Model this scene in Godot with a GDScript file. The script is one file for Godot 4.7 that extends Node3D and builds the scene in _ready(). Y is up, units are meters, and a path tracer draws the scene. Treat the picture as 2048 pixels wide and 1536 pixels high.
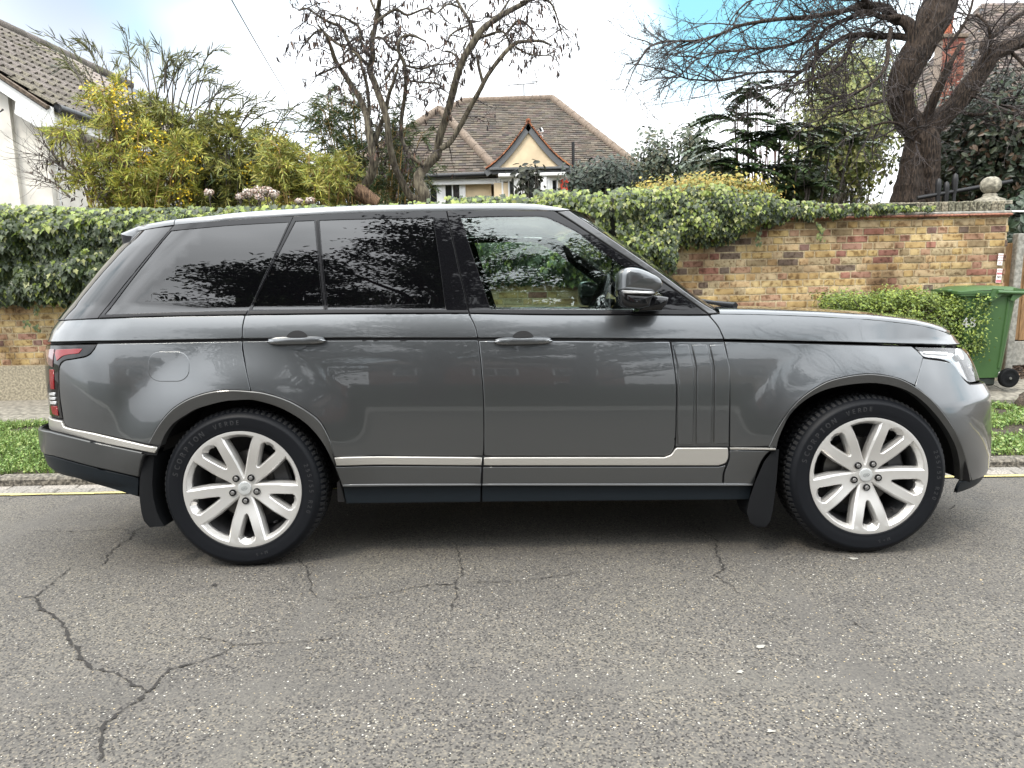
extends Node3D

const RAKE := 0.0262
const CAR_ROLL := -0.0575
const CAR_W := 1.88
const SWELL := 0.042

func _ready() -> void:
	rng.seed = 7
	# ---- camera, sky, sun, exposure
	var cam := Camera3D.new()
	cam.name = "camera"
	cam.keep_aspect = Camera3D.KEEP_HEIGHT
	cam.fov = 53.0136
	cam.near = 0.05
	cam.far = 400.0
	var pitch := atan(0.162)
	cam.transform = Transform3D(Basis(Vector3.RIGHT, -pitch) * Basis(Vector3(0, 0, 1), -0.0215), Vector3(0, 1.4904, 3.68))
	add_child(cam)
	cam.current = true
	var env := Environment.new()
	env.background_mode = Environment.BG_SKY
	env.tonemap_mode = Environment.TONE_MAPPER_LINEAR
	env.tonemap_exposure = 1.85
	env.sdfgi_enabled = true
	env.ssao_enabled = true
	env.ssil_enabled = true
	var sky := Sky.new()
	var sm := PanoramaSkyMaterial.new()
	sm.panorama = ImageTexture.create_from_image(cloudy_sky())
	sky.sky_material = sm
	env.sky = sky
	var we := WorldEnvironment.new()
	we.name = "world_environment"
	we.environment = env
	add_child(we)
	var sun := DirectionalLight3D.new()
	sun.name = "sun"
	sun.light_color = Color(1.0, 0.96, 0.9)
	sun.light_energy = 0.42
	sun.light_angular_distance = 12.0
	sun.shadow_enabled = true
	add_child(sun)
	sun.look_at_from_position(Vector3(-5, 11, 6), Vector3.ZERO)
	# ---- materials and leaves that several things share
	make_materials()
	# ---- large structure
	build_ground()
	build_garden_wall()
	build_bungalow()
	build_white_house()
	build_chimney_house()
	build_opposite_side()
	# ---- trees and planting
	build_ivy()
	build_planting()
	build_bare_tree()
	build_gnarled_tree()
	# ---- objects
	build_car()
	build_bin()
	build_small_things()

# clouds and a few openings of blue, the same kind of sky all round
func cloudy_sky() -> Image:
	var w := 1024
	var h := 512
	var im := Image.create_empty(w, h, false, Image.FORMAT_RGBF)
	var a := FastNoiseLite.new()
	a.noise_type = FastNoiseLite.TYPE_SIMPLEX_SMOOTH
	a.seed = 11
	a.frequency = 1.0
	a.fractal_octaves = 5
	var b := FastNoiseLite.new()
	b.noise_type = FastNoiseLite.TYPE_SIMPLEX_SMOOTH
	b.seed = 5
	b.frequency = 0.9
	b.fractal_octaves = 4
	var holes := [Vector3(0.27, 0.305, -0.915), Vector3(-0.30, 0.33, -0.9), Vector3(-0.255, 0.155, -0.95)]
	for j in h:
		var el := (0.5 - (j + 0.5) / h) * PI
		for i in w:
			var az := (i + 0.5) / w * TAU
			var d := Vector3(sin(az) * cos(el), sin(el), -cos(az) * cos(el))
			var p := d * Vector3(1.4, 2.6, 1.4)
			var dens := 0.72 + 0.75 * a.get_noise_3dv(p)
			for q in holes.size():
				var r := d.distance_to(holes[q].normalized()) / (0.105 if q == 0 else (0.16 if q == 1 else 0.04))
				dens -= (1.15 if q == 0 else (0.55 if q == 1 else 0.35)) * exp(-r * r)
			dens += 0.16 * a.get_noise_3dv(d * 9.0)
			var k := smoothstep(0.0, 0.62, dens)
			var shade := 1.0 + 0.42 * b.get_noise_3dv(d * Vector3(1.8, 3.4, 1.8) + Vector3(3, 1, 7))
			var grey := smoothstep(0.2, 0.75, -b.get_noise_3dv(d * Vector3(1.5, 3.0, 1.5) + Vector3(9, 4, 2)))
			var cloud := Vector3(2.62, 2.70, 2.78) * (1.0 + 1.7 * maxf(sin(el), 0.0)) / 2.7 * shade * (1.0 - 0.3 * grey)
			var lg := d.distance_to(Vector3(-0.44, 0.31, -0.84).normalized()) / 0.21
			cloud = cloud.lerp(Vector3(0.34, 0.405, 0.51), 0.97 * exp(-lg * lg))
			var blue := Vector3(0.20, 0.50, 0.64).lerp(Vector3(0.5, 0.7, 0.85), clampf(0.6 - el * 1.6, 0.0, 1.0) * 0.6)
			var c := blue.lerp(cloud, k)
			if el < 0.0:
				c = Vector3(0.42, 0.41, 0.39)
			im.set_pixel(i, j, Color(c.x, c.y, c.z))
	return im

var M := {}
var LEAF := {}

# ---------------------------------------------------------------- materials
func make_materials() -> void:
	M.paint = mat(lin(0.120, 0.126, 0.131), 0.29, 0.88, 1.0)
	M.paint.clearcoat_roughness = 0.0
	M.paint_dark = mat(lin(0.06, 0.062, 0.064), 0.35, 0.4, 1.0)
	M.paint_roof = mat(lin(0.15, 0.155, 0.16), 0.3, 0.85, 1.0)
	M.arch_paint = mat(lin(0.07, 0.071, 0.07), 0.4, 0.5, 0.5)
	M.bumper_grey = mat(lin(0.055, 0.057, 0.057), 0.42, 0.4, 0.4)
	M.dark_plastic = mat(lin(0.0065, 0.010, 0.0135), 0.5)
	M.dark_plastic.metallic_specular = 0.35
	M.black = mat(lin(0.004, 0.004, 0.005), 0.8)
	M.black_gloss = mat(lin(0.006, 0.006, 0.007), 0.5, 0.0, 1.0)
	M.black_gloss.metallic_specular = 0.0
	M.black_trim = mat(lin(0.008, 0.008, 0.009), 0.25)
	M.frame_gloss = mat(lin(0.005, 0.005, 0.006), 0.02)
	M.frame_gloss.metallic_specular = 0.45
	M.black_trim.metallic_specular = 0.36
	M.satin = mat(lin(0.50, 0.485, 0.45), 0.36, 0.7)
	M.lip = mat(lin(0.16, 0.165, 0.17), 0.3, 0.6, 0.6)
	M.chrome = mat(lin(0.75, 0.76, 0.77), 0.1, 1.0)
	M.handle_chrome = mat(lin(0.24, 0.245, 0.25), 0.22, 1.0)
	M.lamp_chrome = mat(lin(0.40, 0.41, 0.42), 0.16, 0.9)
	M.lamp_white = mat(lin(0.7, 0.71, 0.72), 0.2, 0.3, 0.6)
	M.red_lens = mat(lin(0.20, 0.004, 0.008), 0.15, 0.0, 0.3)
	M.pink_lens = mat(lin(0.17, 0.075, 0.085), 0.12, 0.2, 1.0)
	M.rubber = mat(lin(0.008, 0.0085, 0.0095), 0.6)
	M.rubber.metallic_specular = 0.25
	M.cabin = mat(lin(0.02, 0.021, 0.02), 0.7)
	M.seat = mat(lin(0.03, 0.03, 0.03), 0.55)
	M.tyre = mat(lin(0.0048, 0.0056, 0.0075), 0.5)
	M.tyre.metallic_specular = 0.3
	M.tread = mat(lin(0.0055, 0.006, 0.007), 0.7)
	M.tyre_letter = mat(lin(0.011, 0.012, 0.014), 0.6)
	M.rim = mat(lin(0.60, 0.59, 0.57), 0.34, 0.62, 0.3)
	M.barrel = mat(lin(0.05, 0.05, 0.052), 0.5, 0.4)
	M.disc = mat(lin(0.12, 0.115, 0.11), 0.4, 0.8)
	M.cap = mat(lin(0.62, 0.64, 0.64), 0.3, 0.6, 0.4)
	M.emblem = mat(lin(0.2, 0.22, 0.22), 0.4, 0.5)
	M.nut = mat(lin(0.3, 0.295, 0.29), 0.35, 0.8)
	var pv := mat(Color(lin(0.002, 0.002, 0.0025), 0.95), 0.0)
	pv.metallic_specular = 0.7
	pv.transparency = BaseMaterial3D.TRANSPARENCY_ALPHA
	pv.cull_mode = BaseMaterial3D.CULL_DISABLED
	M.privacy = pv
	var pn := mat(Color(lin(0.22, 0.32, 0.28), 0.10), 0.01)
	pn.albedo_color = Color(lin(0.72, 0.86, 0.80), 0.0)
	pn.roughness = 0.0
	pn.refraction_enabled = true
	pn.refraction_scale = 0.075
	M.pane = pn
	var sg := mat(Color(lin(0.02, 0.035, 0.035), 0.35), 0.01)
	sg.transparency = BaseMaterial3D.TRANSPARENCY_ALPHA
	M.screen_glass = sg
	var cl := mat(Color(lin(0.8, 0.8, 0.8), 0.03), 0.01)
	cl.transparency = BaseMaterial3D.TRANSPARENCY_ALPHA
	M.clear = cl
	# bricks: London stocks, from yellow through pink to plum
	M.bricks = []
	var tones := [[0.558, 0.404, 0.184], [0.519, 0.364, 0.166], [0.599, 0.453, 0.230], [0.480, 0.329, 0.162], [0.403, 0.274, 0.154], [0.562, 0.433, 0.266], [0.449, 0.277, 0.182], [0.377, 0.179, 0.132], [0.418, 0.238, 0.173], [0.248, 0.149, 0.124], [0.311, 0.147, 0.113], [0.319, 0.242, 0.139], [0.184, 0.137, 0.107], [0.578, 0.415, 0.234], [0.530, 0.388, 0.173], [0.448, 0.362, 0.224]]
	var bt := noise_tex(FastNoiseLite.TYPE_SIMPLEX_SMOOTH, 0.012, [0.0, 0.28, 0.36, 0.6, 0.75, 1.0], [Color(0.55, 0.5, 0.45), Color(0.72, 0.68, 0.63), Color(0.88, 0.86, 0.84), Color(0.95, 0.95, 0.95), Color(1, 1, 1), Color(0.86, 0.83, 0.78)], 512, 5, 21)
	for k in tones.size():
		var m := mat(lin(tones[k][0], tones[k][1], tones[k][2]), 0.92)
		m.albedo_texture = bt
		m.uv1_triplanar = true
		m.uv1_world_triplanar = true
		m.uv1_scale = Vector3.ONE * (1.3 + 0.11 * k)
		m.uv1_offset = Vector3(0.13 * k, 0.29 * k, 0.07 * k)
		m.heightmap_enabled = true
		m.heightmap_texture = bt
		m.heightmap_scale = 0.35
		weathered(m)
		M.bricks.append(m)
	M.brick_v = vmat(0.92)
	M.brick_v.albedo_texture = bt
	M.brick_v.uv1_triplanar = true
	M.brick_v.uv1_world_triplanar = true
	M.brick_v.uv1_scale = Vector3.ONE * 1.7
	weathered(M.brick_v)
	M.mortar = mottled(lin(0.60, 0.49, 0.32), 0.8, 1.0, 2.2, 0.95, 0.03, 5, 0.2)
	weathered(M.mortar)
	M.plinth = mottled(lin(0.38, 0.335, 0.245), 0.74, 1.0, 1.6, 0.95, 0.035, 8, 1.0)
	M.stone = mottled(lin(0.40, 0.37, 0.29), 0.5, 1.0, 2.0, 0.9, 0.02, 9, 0.4)
	M.coping = mottled(lin(0.29, 0.27, 0.19), 0.4, 1.0, 2.4, 0.92, 0.025, 10, 0.4)
	M.terracotta = mottled(lin(0.36, 0.15, 0.095), 0.65, 1.0, 3.0, 0.8, 0.02, 12, 0.2)
	M.white = mat(lin(0.76, 0.76, 0.75), 0.45)
	M.render_white = mottled(lin(0.74, 0.71, 0.65), 0.9, 1.0, 0.35, 0.9, 0.015, 14, 0.08)
	M.render_cream = mottled(lin(0.72, 0.58, 0.39), 0.92, 1.0, 0.35, 0.9, 0.015, 15, 0.08)
	M.lead = mat(lin(0.11, 0.115, 0.12), 0.6)
	M.gutter_black = mat(lin(0.012, 0.013, 0.015), 0.4)
	M.window_glass = mat(lin(0.02, 0.022, 0.025), 0.04, 0.0, 1.0)
	M.curtain = mat(lin(0.38, 0.37, 0.36), 0.9)
	M.roof_v = vmat(0.9)
	M.ridge = mottled(lin(0.215, 0.165, 0.125), 0.7, 1.0, 1.5, 0.9, 0.02, 17, 0.2)
	M.orange_tile = vmat(0.85)
	M.bark = bark(lin(0.072, 0.05, 0.037), 5.0)
	M.bark_smooth = bark(lin(0.155, 0.135, 0.098), 2.5)
	M.twig = mat(lin(0.045, 0.036, 0.034), 0.85)
	M.twig_grey = mat(lin(0.09, 0.078, 0.066), 0.85)
	M.dead_leaf = leaf_mat(0.15, 0.8)
	M.leaf_gloss = leaf_mat(0.13, 0.42)
	M.leaf_ivy = leaf_mat(0.15, 0.48)
	M.leaf_soft = leaf_mat(0.4, 0.6)
	M.wood = mottled(lin(0.34, 0.195, 0.085), 0.72, 1.0, 1.0, 0.8, 0.02, 19, 0.15)
	M.wood.uv1_scale = Vector3(9.0, 0.55, 9.0)
	M.concrete = mottled(lin(0.36, 0.35, 0.31), 0.75, 1.0, 1.2, 0.92, 0.03, 20, 0.25)
	M.green_bin = mat(lin(0.046, 0.103, 0.033), 0.42)
	M.bin_dark = mat(lin(0.014, 0.02, 0.016), 0.6)
	M.iron = mat(lin(0.008, 0.008, 0.009), 0.5)
	M.crack = mat(lin(0.022, 0.02, 0.018), 1.0)
	# leaf shapes
	LEAF.ivy = leaf(PackedVector2Array([Vector2(0, 0.02), Vector2(0.16, 0.10), Vector2(0.36, -0.02), Vector2(0.30, -0.20), Vector2(0.52, -0.38), Vector2(0.26, -0.50), Vector2(0.20, -0.66), Vector2(0.0, -1.0), Vector2(-0.20, -0.66), Vector2(-0.26, -0.50), Vector2(-0.52, -0.38), Vector2(-0.30, -0.20), Vector2(-0.36, -0.02), Vector2(-0.16, 0.10)]), 0.18, 0.12)
	LEAF.oval = leaf(PackedVector2Array([Vector2(0, 0), Vector2(0.2, -0.2), Vector2(0.26, -0.5), Vector2(0.16, -0.8), Vector2(0, -1), Vector2(-0.16, -0.8), Vector2(-0.26, -0.5), Vector2(-0.2, -0.2)]), 0.25, 0.15)
	LEAF.lance = leaf(PackedVector2Array([Vector2(0, 0), Vector2(0.055, -0.25), Vector2(0.05, -0.6), Vector2(0, -1), Vector2(-0.05, -0.6), Vector2(-0.055, -0.25)]), 0.3, 0.2)
	LEAF.needle = leaf(PackedVector2Array([Vector2(0.03, 0), Vector2(0.035, -0.6), Vector2(0, -1), Vector2(-0.035, -0.6), Vector2(-0.03, 0)]), 0.2, 0.1)
	LEAF.blade = leaf(PackedVector2Array([Vector2(0.05, 0), Vector2(0.04, -0.5), Vector2(0, -1), Vector2(-0.04, -0.5), Vector2(-0.05, 0)]), 0.3, 0.35)
	LEAF.pod = leaf(PackedVector2Array([Vector2(0, 0), Vector2(0.12, -0.2), Vector2(0.16, -0.6), Vector2(0, -1), Vector2(-0.13, -0.7), Vector2(-0.1, -0.25)]), 0.8, 0.35)
	LEAF.clover = leaf(PackedVector2Array([Vector2(0, 0), Vector2(0.3, -0.15), Vector2(0.45, -0.5), Vector2(0.3, -0.85), Vector2(0, -1), Vector2(-0.3, -0.85), Vector2(-0.45, -0.5), Vector2(-0.3, -0.15)]), 0.25, 0.1)

# broad, soft staining laid over a material by world position
func weathered(m: StandardMaterial3D) -> void:
	if not M.has("stain"):
		M.stain = noise_tex(FastNoiseLite.TYPE_SIMPLEX_SMOOTH, 0.008, [0.15, 0.4, 0.65, 0.9], [Color(0.62, 0.58, 0.54), Color(0.86, 0.84, 0.82), Color(0.97, 0.97, 0.96), Color(1, 1, 1)], 512, 5, 77)
	m.detail_enabled = true
	m.detail_blend_mode = BaseMaterial3D.BLEND_MODE_MUL
	m.detail_uv_layer = BaseMaterial3D.DETAIL_UV_2
	m.detail_albedo = M.stain
	m.uv2_triplanar = true
	m.uv2_world_triplanar = true
	m.uv2_scale = Vector3.ONE * 0.31

func bark(c: Color, across: float) -> StandardMaterial3D:
	var m := mat(c, 0.92)
	m.albedo_texture = noise_tex(FastNoiseLite.TYPE_SIMPLEX_SMOOTH, 0.02, [0.15, 0.45, 0.7, 1.0], [Color(0.25, 0.22, 0.2), Color(0.7, 0.68, 0.66), Color(0.95, 0.95, 0.93), Color(1.0, 1.0, 0.96)], 512, 5, 31)
	m.uv1_triplanar = true
	m.uv1_world_triplanar = true
	m.uv1_scale = Vector3(across, across * 0.16, across)
	m.heightmap_enabled = true
	m.heightmap_texture = m.albedo_texture
	m.heightmap_scale = 2.5
	return m

# ---------------------------------------------------------------- ground
func road_y(z: float) -> float:
	if z < 0.0:
		return 0.0575 * z - 0.012
	if z < 1.5:
		return 0.0575 * z - 0.0192 * z * z - 0.012
	if z < 4.0:
		return 0.031
	return 0.031 - 0.03 * (z - 4.0)

func kerb_z(x: float) -> float:
	return -1.93 + 0.0105 * (x + 3.5)

func pave_y(x: float, z: float) -> float:
	return -0.045 + clampf((-3.7 - z) / 0.8, 0.0, 1.0) * (0.02 + 0.10 * smoothstep(0.0, 5.0, x))

func verge_y(x: float, z: float) -> float:
	var t := clampf((kerb_z(x) - 0.13 - z) / 2.0, 0.0, 1.0)
	return lerpf(-0.055, -0.045, t) + 0.035 * sin(PI * t)

func build_ground() -> void:
	# far ground, one sheet to the horizon
	var g := MB.new()
	for q in [[-150, -5.6, 150, -150], [-150, 7.4, 150, 150]]:
		g.quad(Vector3(q[0], -0.07, q[1]), Vector3(q[2], -0.07, q[1]), Vector3(q[2], -0.07, q[3]), Vector3(q[0], -0.07, q[3]), Vector3.UP)
	var gm := mottled(lin(0.07, 0.08, 0.035), 0.6, 1.0, 0.3, 0.95, 0.03, 41, 0.5)
	struct_of("ground", g.mesh(), gm)
	# road
	var r := MB.new()
	var rows := []
	for z in [-2.3, -1.9, -1.6, -1.2, -0.8, -0.4, 0.0, 0.25, 0.5, 0.75, 1.0, 1.25, 1.5, 2.0, 3.0, 4.0, 5.0, 6.0]:
		var row := []
		for i in 41:
			var x := -60.0 + 3.0 * i
			row.append(Vector3(x, road_y(z), z))
		rows.append(row)
	r.sheet(rows, Vector3.UP)
	var rm := mat(lin(0.184, 0.171, 0.154), 0.88)
	rm.albedo_texture = noise_tex(FastNoiseLite.TYPE_CELLULAR, 0.16, [0.0, 0.12, 0.3, 0.62, 0.8, 0.93, 1.0], [Color(0.34, 0.34, 0.34), Color(0.55, 0.55, 0.55), Color(0.70, 0.70, 0.70), Color(0.78, 0.78, 0.77), Color(0.84, 0.83, 0.81), Color(0.95, 0.93, 0.88), Color(1.0, 0.98, 0.92)], 2048, 1, 51, FastNoiseLite.RETURN_CELL_VALUE)
	rm.uv1_triplanar = true
	rm.uv1_world_triplanar = true
	rm.uv1_scale = Vector3.ONE * 0.48
	rm.heightmap_enabled = true
	rm.heightmap_texture = rm.albedo_texture
	rm.heightmap_scale = 0.35
	rm.detail_enabled = true
	rm.detail_blend_mode = BaseMaterial3D.BLEND_MODE_MUL
	rm.detail_uv_layer = BaseMaterial3D.DETAIL_UV_2
	rm.detail_albedo = noise_tex(FastNoiseLite.TYPE_SIMPLEX_SMOOTH, 0.006, [0.2, 0.5, 0.8], [Color(0.91, 0.91, 0.91), Color(0.96, 0.96, 0.96), Color(1, 1, 0.99)], 1024, 6, 52)
	rm.uv2_triplanar = true
	rm.uv2_world_triplanar = true
	rm.uv2_scale = Vector3.ONE * 0.17
	var road := struct_of("road", r.mesh(), rm, "worn grey asphalt road with fine cracks")
	# loose pale chippings set in the surface
	var chip := MB.new()
	for k in 5:
		var a := TAU * k / 5.0
		var b := TAU * (k + 1) / 5.0
		chip.flat(Vector3(0, 0.35, 0), Vector3(cos(a), 0, sin(a)), Vector3(cos(b), 0, sin(b)), Vector3.UP)
	var xf := []
	var cc := []
	var pal := [lin(0.36, 0.34, 0.28), lin(0.32, 0.30, 0.26), lin(0.33, 0.26, 0.15), lin(0.24, 0.23, 0.20), lin(0.46, 0.44, 0.39), lin(0.03, 0.03, 0.03), lin(0.02, 0.02, 0.02)]
	for k in 30000:
		var z := 2.6 - 3.6 * pow(rng.randf(), 1.3)
		var x := rng.randf_range(-1.0, 1.0) * (1.3 + (3.68 - z) * 0.72)
		var s := rng.randf_range(0.0014, 0.0036) * (1.0 if rng.randf() < 0.99 else 1.8)
		var bs := Basis(Vector3.UP, rng.randf() * TAU).scaled_local(Vector3(s * rng.randf_range(0.8, 1.6), s * 0.5, s))
		xf.append(Transform3D(bs, Vector3(x, road_y(z) - 0.0002, z)))
		var c: Color = pal[rng.randi() % pal.size()]
		cc.append(c.srgb_to_linear())
	scatter("chippings", chip.mesh(), vmat(0.85), xf, cc, road)
	for line in CRACKS:
		var mb := MB.new()
		crack(mb, line)
		put("crack", mb.mesh(), M.crack, road)
	for s in SPLATS:
		var mb := MB.new()
		var o := []
		for k in 11:
			var t := TAU * k / 11.0
			var rr: float = s[2] * 0.7 * rng.randf_range(0.35, 1.25)
			o.append(Vector3(s[0] + cos(t) * rr, road_y(s[1]) + 0.0045, s[1] + sin(t) * rr * 0.8))
		for k in 11:
			mb.flat(Vector3(s[0], road_y(s[1]) + 0.005, s[1]), o[k], o[(k + 1) % 11], Vector3.UP)
		put("old_splash_mark" if s[3] else "tar_spot", mb.mesh(), mat(lin(0.29, 0.28, 0.25), 0.9) if s[3] else M.crack, road)
	# yellow line and the setts of the channel
	var yl := MB.new()
	var seg := 60
	for k in seg:
		var xa := lerpf(-9.0, 9.0, float(k) / seg)
		var xb := lerpf(-9.0, 9.0, float(k + 1) / seg)
		var ja := 0.006 * sin(k * 1.7) + 0.004 * sin(k * 3.1)
		var jb := 0.006 * sin((k + 1) * 1.7) + 0.004 * sin((k + 1) * 3.1)
		var za := kerb_z(xa) + 0.245
		var zb := kerb_z(xb) + 0.245
		yl.quad(Vector3(xa, road_y(za) + 0.009, za + ja), Vector3(xb, road_y(zb) + 0.009, zb + jb), Vector3(xb, road_y(zb + 0.05) + 0.009, zb + 0.05 + ja), Vector3(xa, road_y(za + 0.05) + 0.009, za + 0.05 + jb), Vector3.UP)
	put("yellow_line", yl.mesh(), mottled(lin(0.62, 0.53, 0.22), 0.7, 1.0, 3.0, 0.85, 0.04, 53, 0.1), road)
	var set_m := [mottled(lin(0.33, 0.30, 0.26), 0.7, 1.0, 3.0, 0.9, 0.03, 54, 0.3), mottled(lin(0.27, 0.25, 0.22), 0.7, 1.0, 3.0, 0.9, 0.03, 55, 0.3)]
	for row in 2:
		var x := -5.2
		while x < 5.4:
			var w := rng.randf_range(0.21, 0.3)
			if absf(x) > 2.2:
				var z := kerb_z(x) + 0.055 + 0.105 * row
				var mb := MB.new()
				mb.box(Vector3.ZERO, Vector3(w - 0.012, 0.05, 0.093), Basis(), 0.006)
				var o := put("channel_sett", mb.mesh(), set_m[rng.randi() % 2], road)
				o.position = Vector3(x + w / 2, road_y(z) - 0.019 + rng.randf_range(-0.002, 0.002), z)
				o.rotation = Vector3(0.057, rng.randf_range(-0.02, 0.02), 0)
			x += w
	# kerb
	var kerb := Node3D.new()
	kerb.name = "kerb"
	kerb.set_meta("kind", "structure")
	add_child(kerb)
	var km := [mottled(lin(0.235, 0.21, 0.17), 0.45, 1.0, 1.6, 0.95, 0.03, 56, 0.9), mottled(lin(0.205, 0.185, 0.15), 0.45, 1.0, 1.8, 0.95, 0.03, 57, 0.9)]
	var kx := -9.4
	var kn := 0
	while kx < 9.0:
		var w := 0.914
		var z := kerb_z(kx + w / 2)
		var mb := MB.new()
		mb.box(Vector3.ZERO, Vector3(w - 0.01, 0.2, 0.127), Basis(), 0.018)
		var o := put("kerb_stone", mb.mesh(), km[kn % 2], kerb)
		o.position = Vector3(kx + w / 2, -0.152 + rng.randf_range(-0.004, 0.004), z - 0.064)
		o.rotation = Vector3(0, -0.0105, rng.randf_range(-0.004, 0.004))
		kx += w
		kn += 1
	# verge
	var v := MB.new()
	var vr := []
	for j in 12:
		var row := []
		for i in 61:
			var x := -15.0 + 0.5 * i
			var z := lerpf(kerb_z(x) - 0.12, -3.95, j / 11.0)
			row.append(Vector3(x, verge_y(x, z) - 0.012 + 0.012 * sin(x * 5.1 + j * 2.0) * sin(j * 1.3 + x), z))
		vr.append(row)
	v.sheet(vr, Vector3.UP)
	struct_of("verge", v.mesh(), mottled(lin(0.075, 0.058, 0.036), 0.45, 1.0, 1.3, 0.97, 0.03, 58, 1.5))
	# pavement slabs
	var pav := MB.new()
	var pr := []
	for z in [-3.85, -4.1, -4.5, -5.6]:
		var row := []
		for i in 31:
			var x := -15.0 + i
			row.append(Vector3(x, pave_y(x, z) - 0.02, z))
		pr.append(row)
	pav.sheet(pr, Vector3.UP)
	var pave := struct_of("pavement", pav.mesh(), mottled(lin(0.10, 0.095, 0.08), 0.6, 1.0, 1.5, 0.95, 0.03, 59, 0.4))
	var sm := [mottled(lin(0.30, 0.275, 0.225), 0.7, 1.0, 0.8, 0.93, 0.03, 60, 0.3), mottled(lin(0.27, 0.25, 0.205), 0.7, 1.0, 0.9, 0.93, 0.03, 61, 0.3)]
	for k in 3:
		var x := -7.6 + 0.31 * k
		while x < -3.4:
			var w := 0.9 if (int(x * 7) % 2 == 0) else 0.6
			var z0 := -3.93 - 0.47 * k
			slab(pave, x, x + w, z0, z0 - 0.455, sm[rng.randi() % 2])
			x += w + 0.012
		x = 3.0 + 0.31 * k
		while x < 8.0:
			slab(pave, x, x + 0.9, -3.93 - 0.3 * k, -3.93 - 0.3 * k - 0.285, sm[rng.randi() % 2])
			x += 0.912
	# drive and leaf litter at the side of the bin
	var d := MB.new()
	d.quad(Vector3(5.0, 0.075, -4.72), Vector3(9, 0.075, -4.72), Vector3(9, 0.32, -6.6), Vector3(5.0, 0.32, -6.6), Vector3.UP)
	struct_of("bare_soil", d.mesh(), mottled(lin(0.12, 0.085, 0.06), 0.5, 1.0, 1.5, 0.97, 0.03, 62, 0.8))
	var lx := []
	var lc := []
	var lp := [Color(0.20, 0.115, 0.07), Color(0.14, 0.08, 0.05), Color(0.27, 0.18, 0.12), Color(0.09, 0.06, 0.04)]
	for k in 2600:
		var z := rng.randf_range(-6.2, -4.66)
		var x := rng.randf_range(5.28, 6.6)
		var y := 0.075 + (-4.72 - z) * 0.13
		lx.append(Transform3D(facing(Vector3(rng.randf_range(-0.6, 0.6), 1, rng.randf_range(-0.6, 0.6)), rand_dir(), rng.randf_range(0.03, 0.055)), Vector3(x, y + rng.randf_range(0.004, 0.025), z)))
		lc.append(colour_of(lp, 0.25))
	var litter := scatter("leaf_litter", LEAF.oval, M.dead_leaf, lx, lc, self)
	litter.set_meta("label", "brown fallen leaves under the wooden fence")
	# grass and clover on the verge
	var gx := []
	var gc := []
	var cx := []
	var ccol := []
	var gp := [Color(0.10, 0.18, 0.03), Color(0.135, 0.22, 0.038), Color(0.075, 0.135, 0.025), Color(0.19, 0.24, 0.06)]
	var bare := FastNoiseLite.new()
	bare.seed = 4
	bare.frequency = 0.9
	for k in 150000:
		var x := rng.randf_range(-6.4, 6.4)
		if absf(x) < 2.0 and rng.randf() < 0.6:
			continue
		var z := rng.randf_range(-3.98, kerb_z(x) - 0.14)
		var nz := bare.get_noise_2d(x * 1.4, z * 1.4)
		var patch := nz
		if x > 2.0:
			patch -= 0.14 * smoothstep(-2.9, -2.1, z) + 0.02
		elif z > -2.2:
			patch -= 0.12
		if patch < (-0.42 if x < 0.0 else -0.2) + rng.randf_range(-0.1, 0.1):
			continue
		var p := Vector3(x, verge_y(x, z) - 0.012, z)
		var lean := Vector3(rng.randf_range(-0.7, 0.7), 1.0, rng.randf_range(-0.7, 0.7)).normalized()
		var up := -lean
		var side := up.cross(rand_dir()).normalized()
		if rng.randf() < 0.76:
			var s := rng.randf_range(0.03, 0.075)
			gx.append(Transform3D(Basis(side, up * -1.0, side.cross(-up)).rotated(Vector3.UP, 0).scaled_local(Vector3(s * 1.3, -s, s)), p))
			gc.append(colour_of(gp))
		else:
			var s := rng.randf_range(0.011, 0.024) * (1.3 if x > 2.0 else 1.0)
			cx.append(Transform3D(facing(Vector3(rng.randf_range(-0.7, 0.7), 1, rng.randf_range(-0.2, 0.9)), rand_dir(), s), p + Vector3(0, rng.randf_range(0.01, 0.045), 0)))
			ccol.append(colour_of(gp if rng.randf() < 0.8 else [Color(0.22, 0.28, 0.10)]))
	var grass := scatter("grass", LEAF.blade, M.leaf_soft, gx, gc, self)
	grass.set_meta("label", "short grass growing on the verge behind the kerb")
	var clover := scatter("ground_cover", LEAF.clover, M.leaf_soft, cx, ccol, self)
	clover.set_meta("label", "clover and small weeds among the verge grass")

func slab(parent: Node, x0: float, x1: float, z0: float, z1: float, m: Material) -> void:
	var mb := MB.new()
	var q := []
	for e in [[x0, z0], [x1, z0], [x1, z1], [x0, z1]]:
		q.append(Vector3(e[0], pave_y(e[0], e[1]), e[1]))
	var c: Vector3 = (q[0] + q[2]) * 0.5
	mb.quad(q[0], q[1], q[2], q[3], Vector3.UP)
	for k in 4:
		var a: Vector3 = q[k]
		var b: Vector3 = q[(k + 1) % 4]
		var o := (a + b) * 0.5 - c
		mb.quad(a, b, b + o * 0.004 + Vector3(0, -0.03, 0), a + o * 0.004 + Vector3(0, -0.03, 0), o)
	put("paving_slab", mb.mesh(), m, parent)

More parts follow.
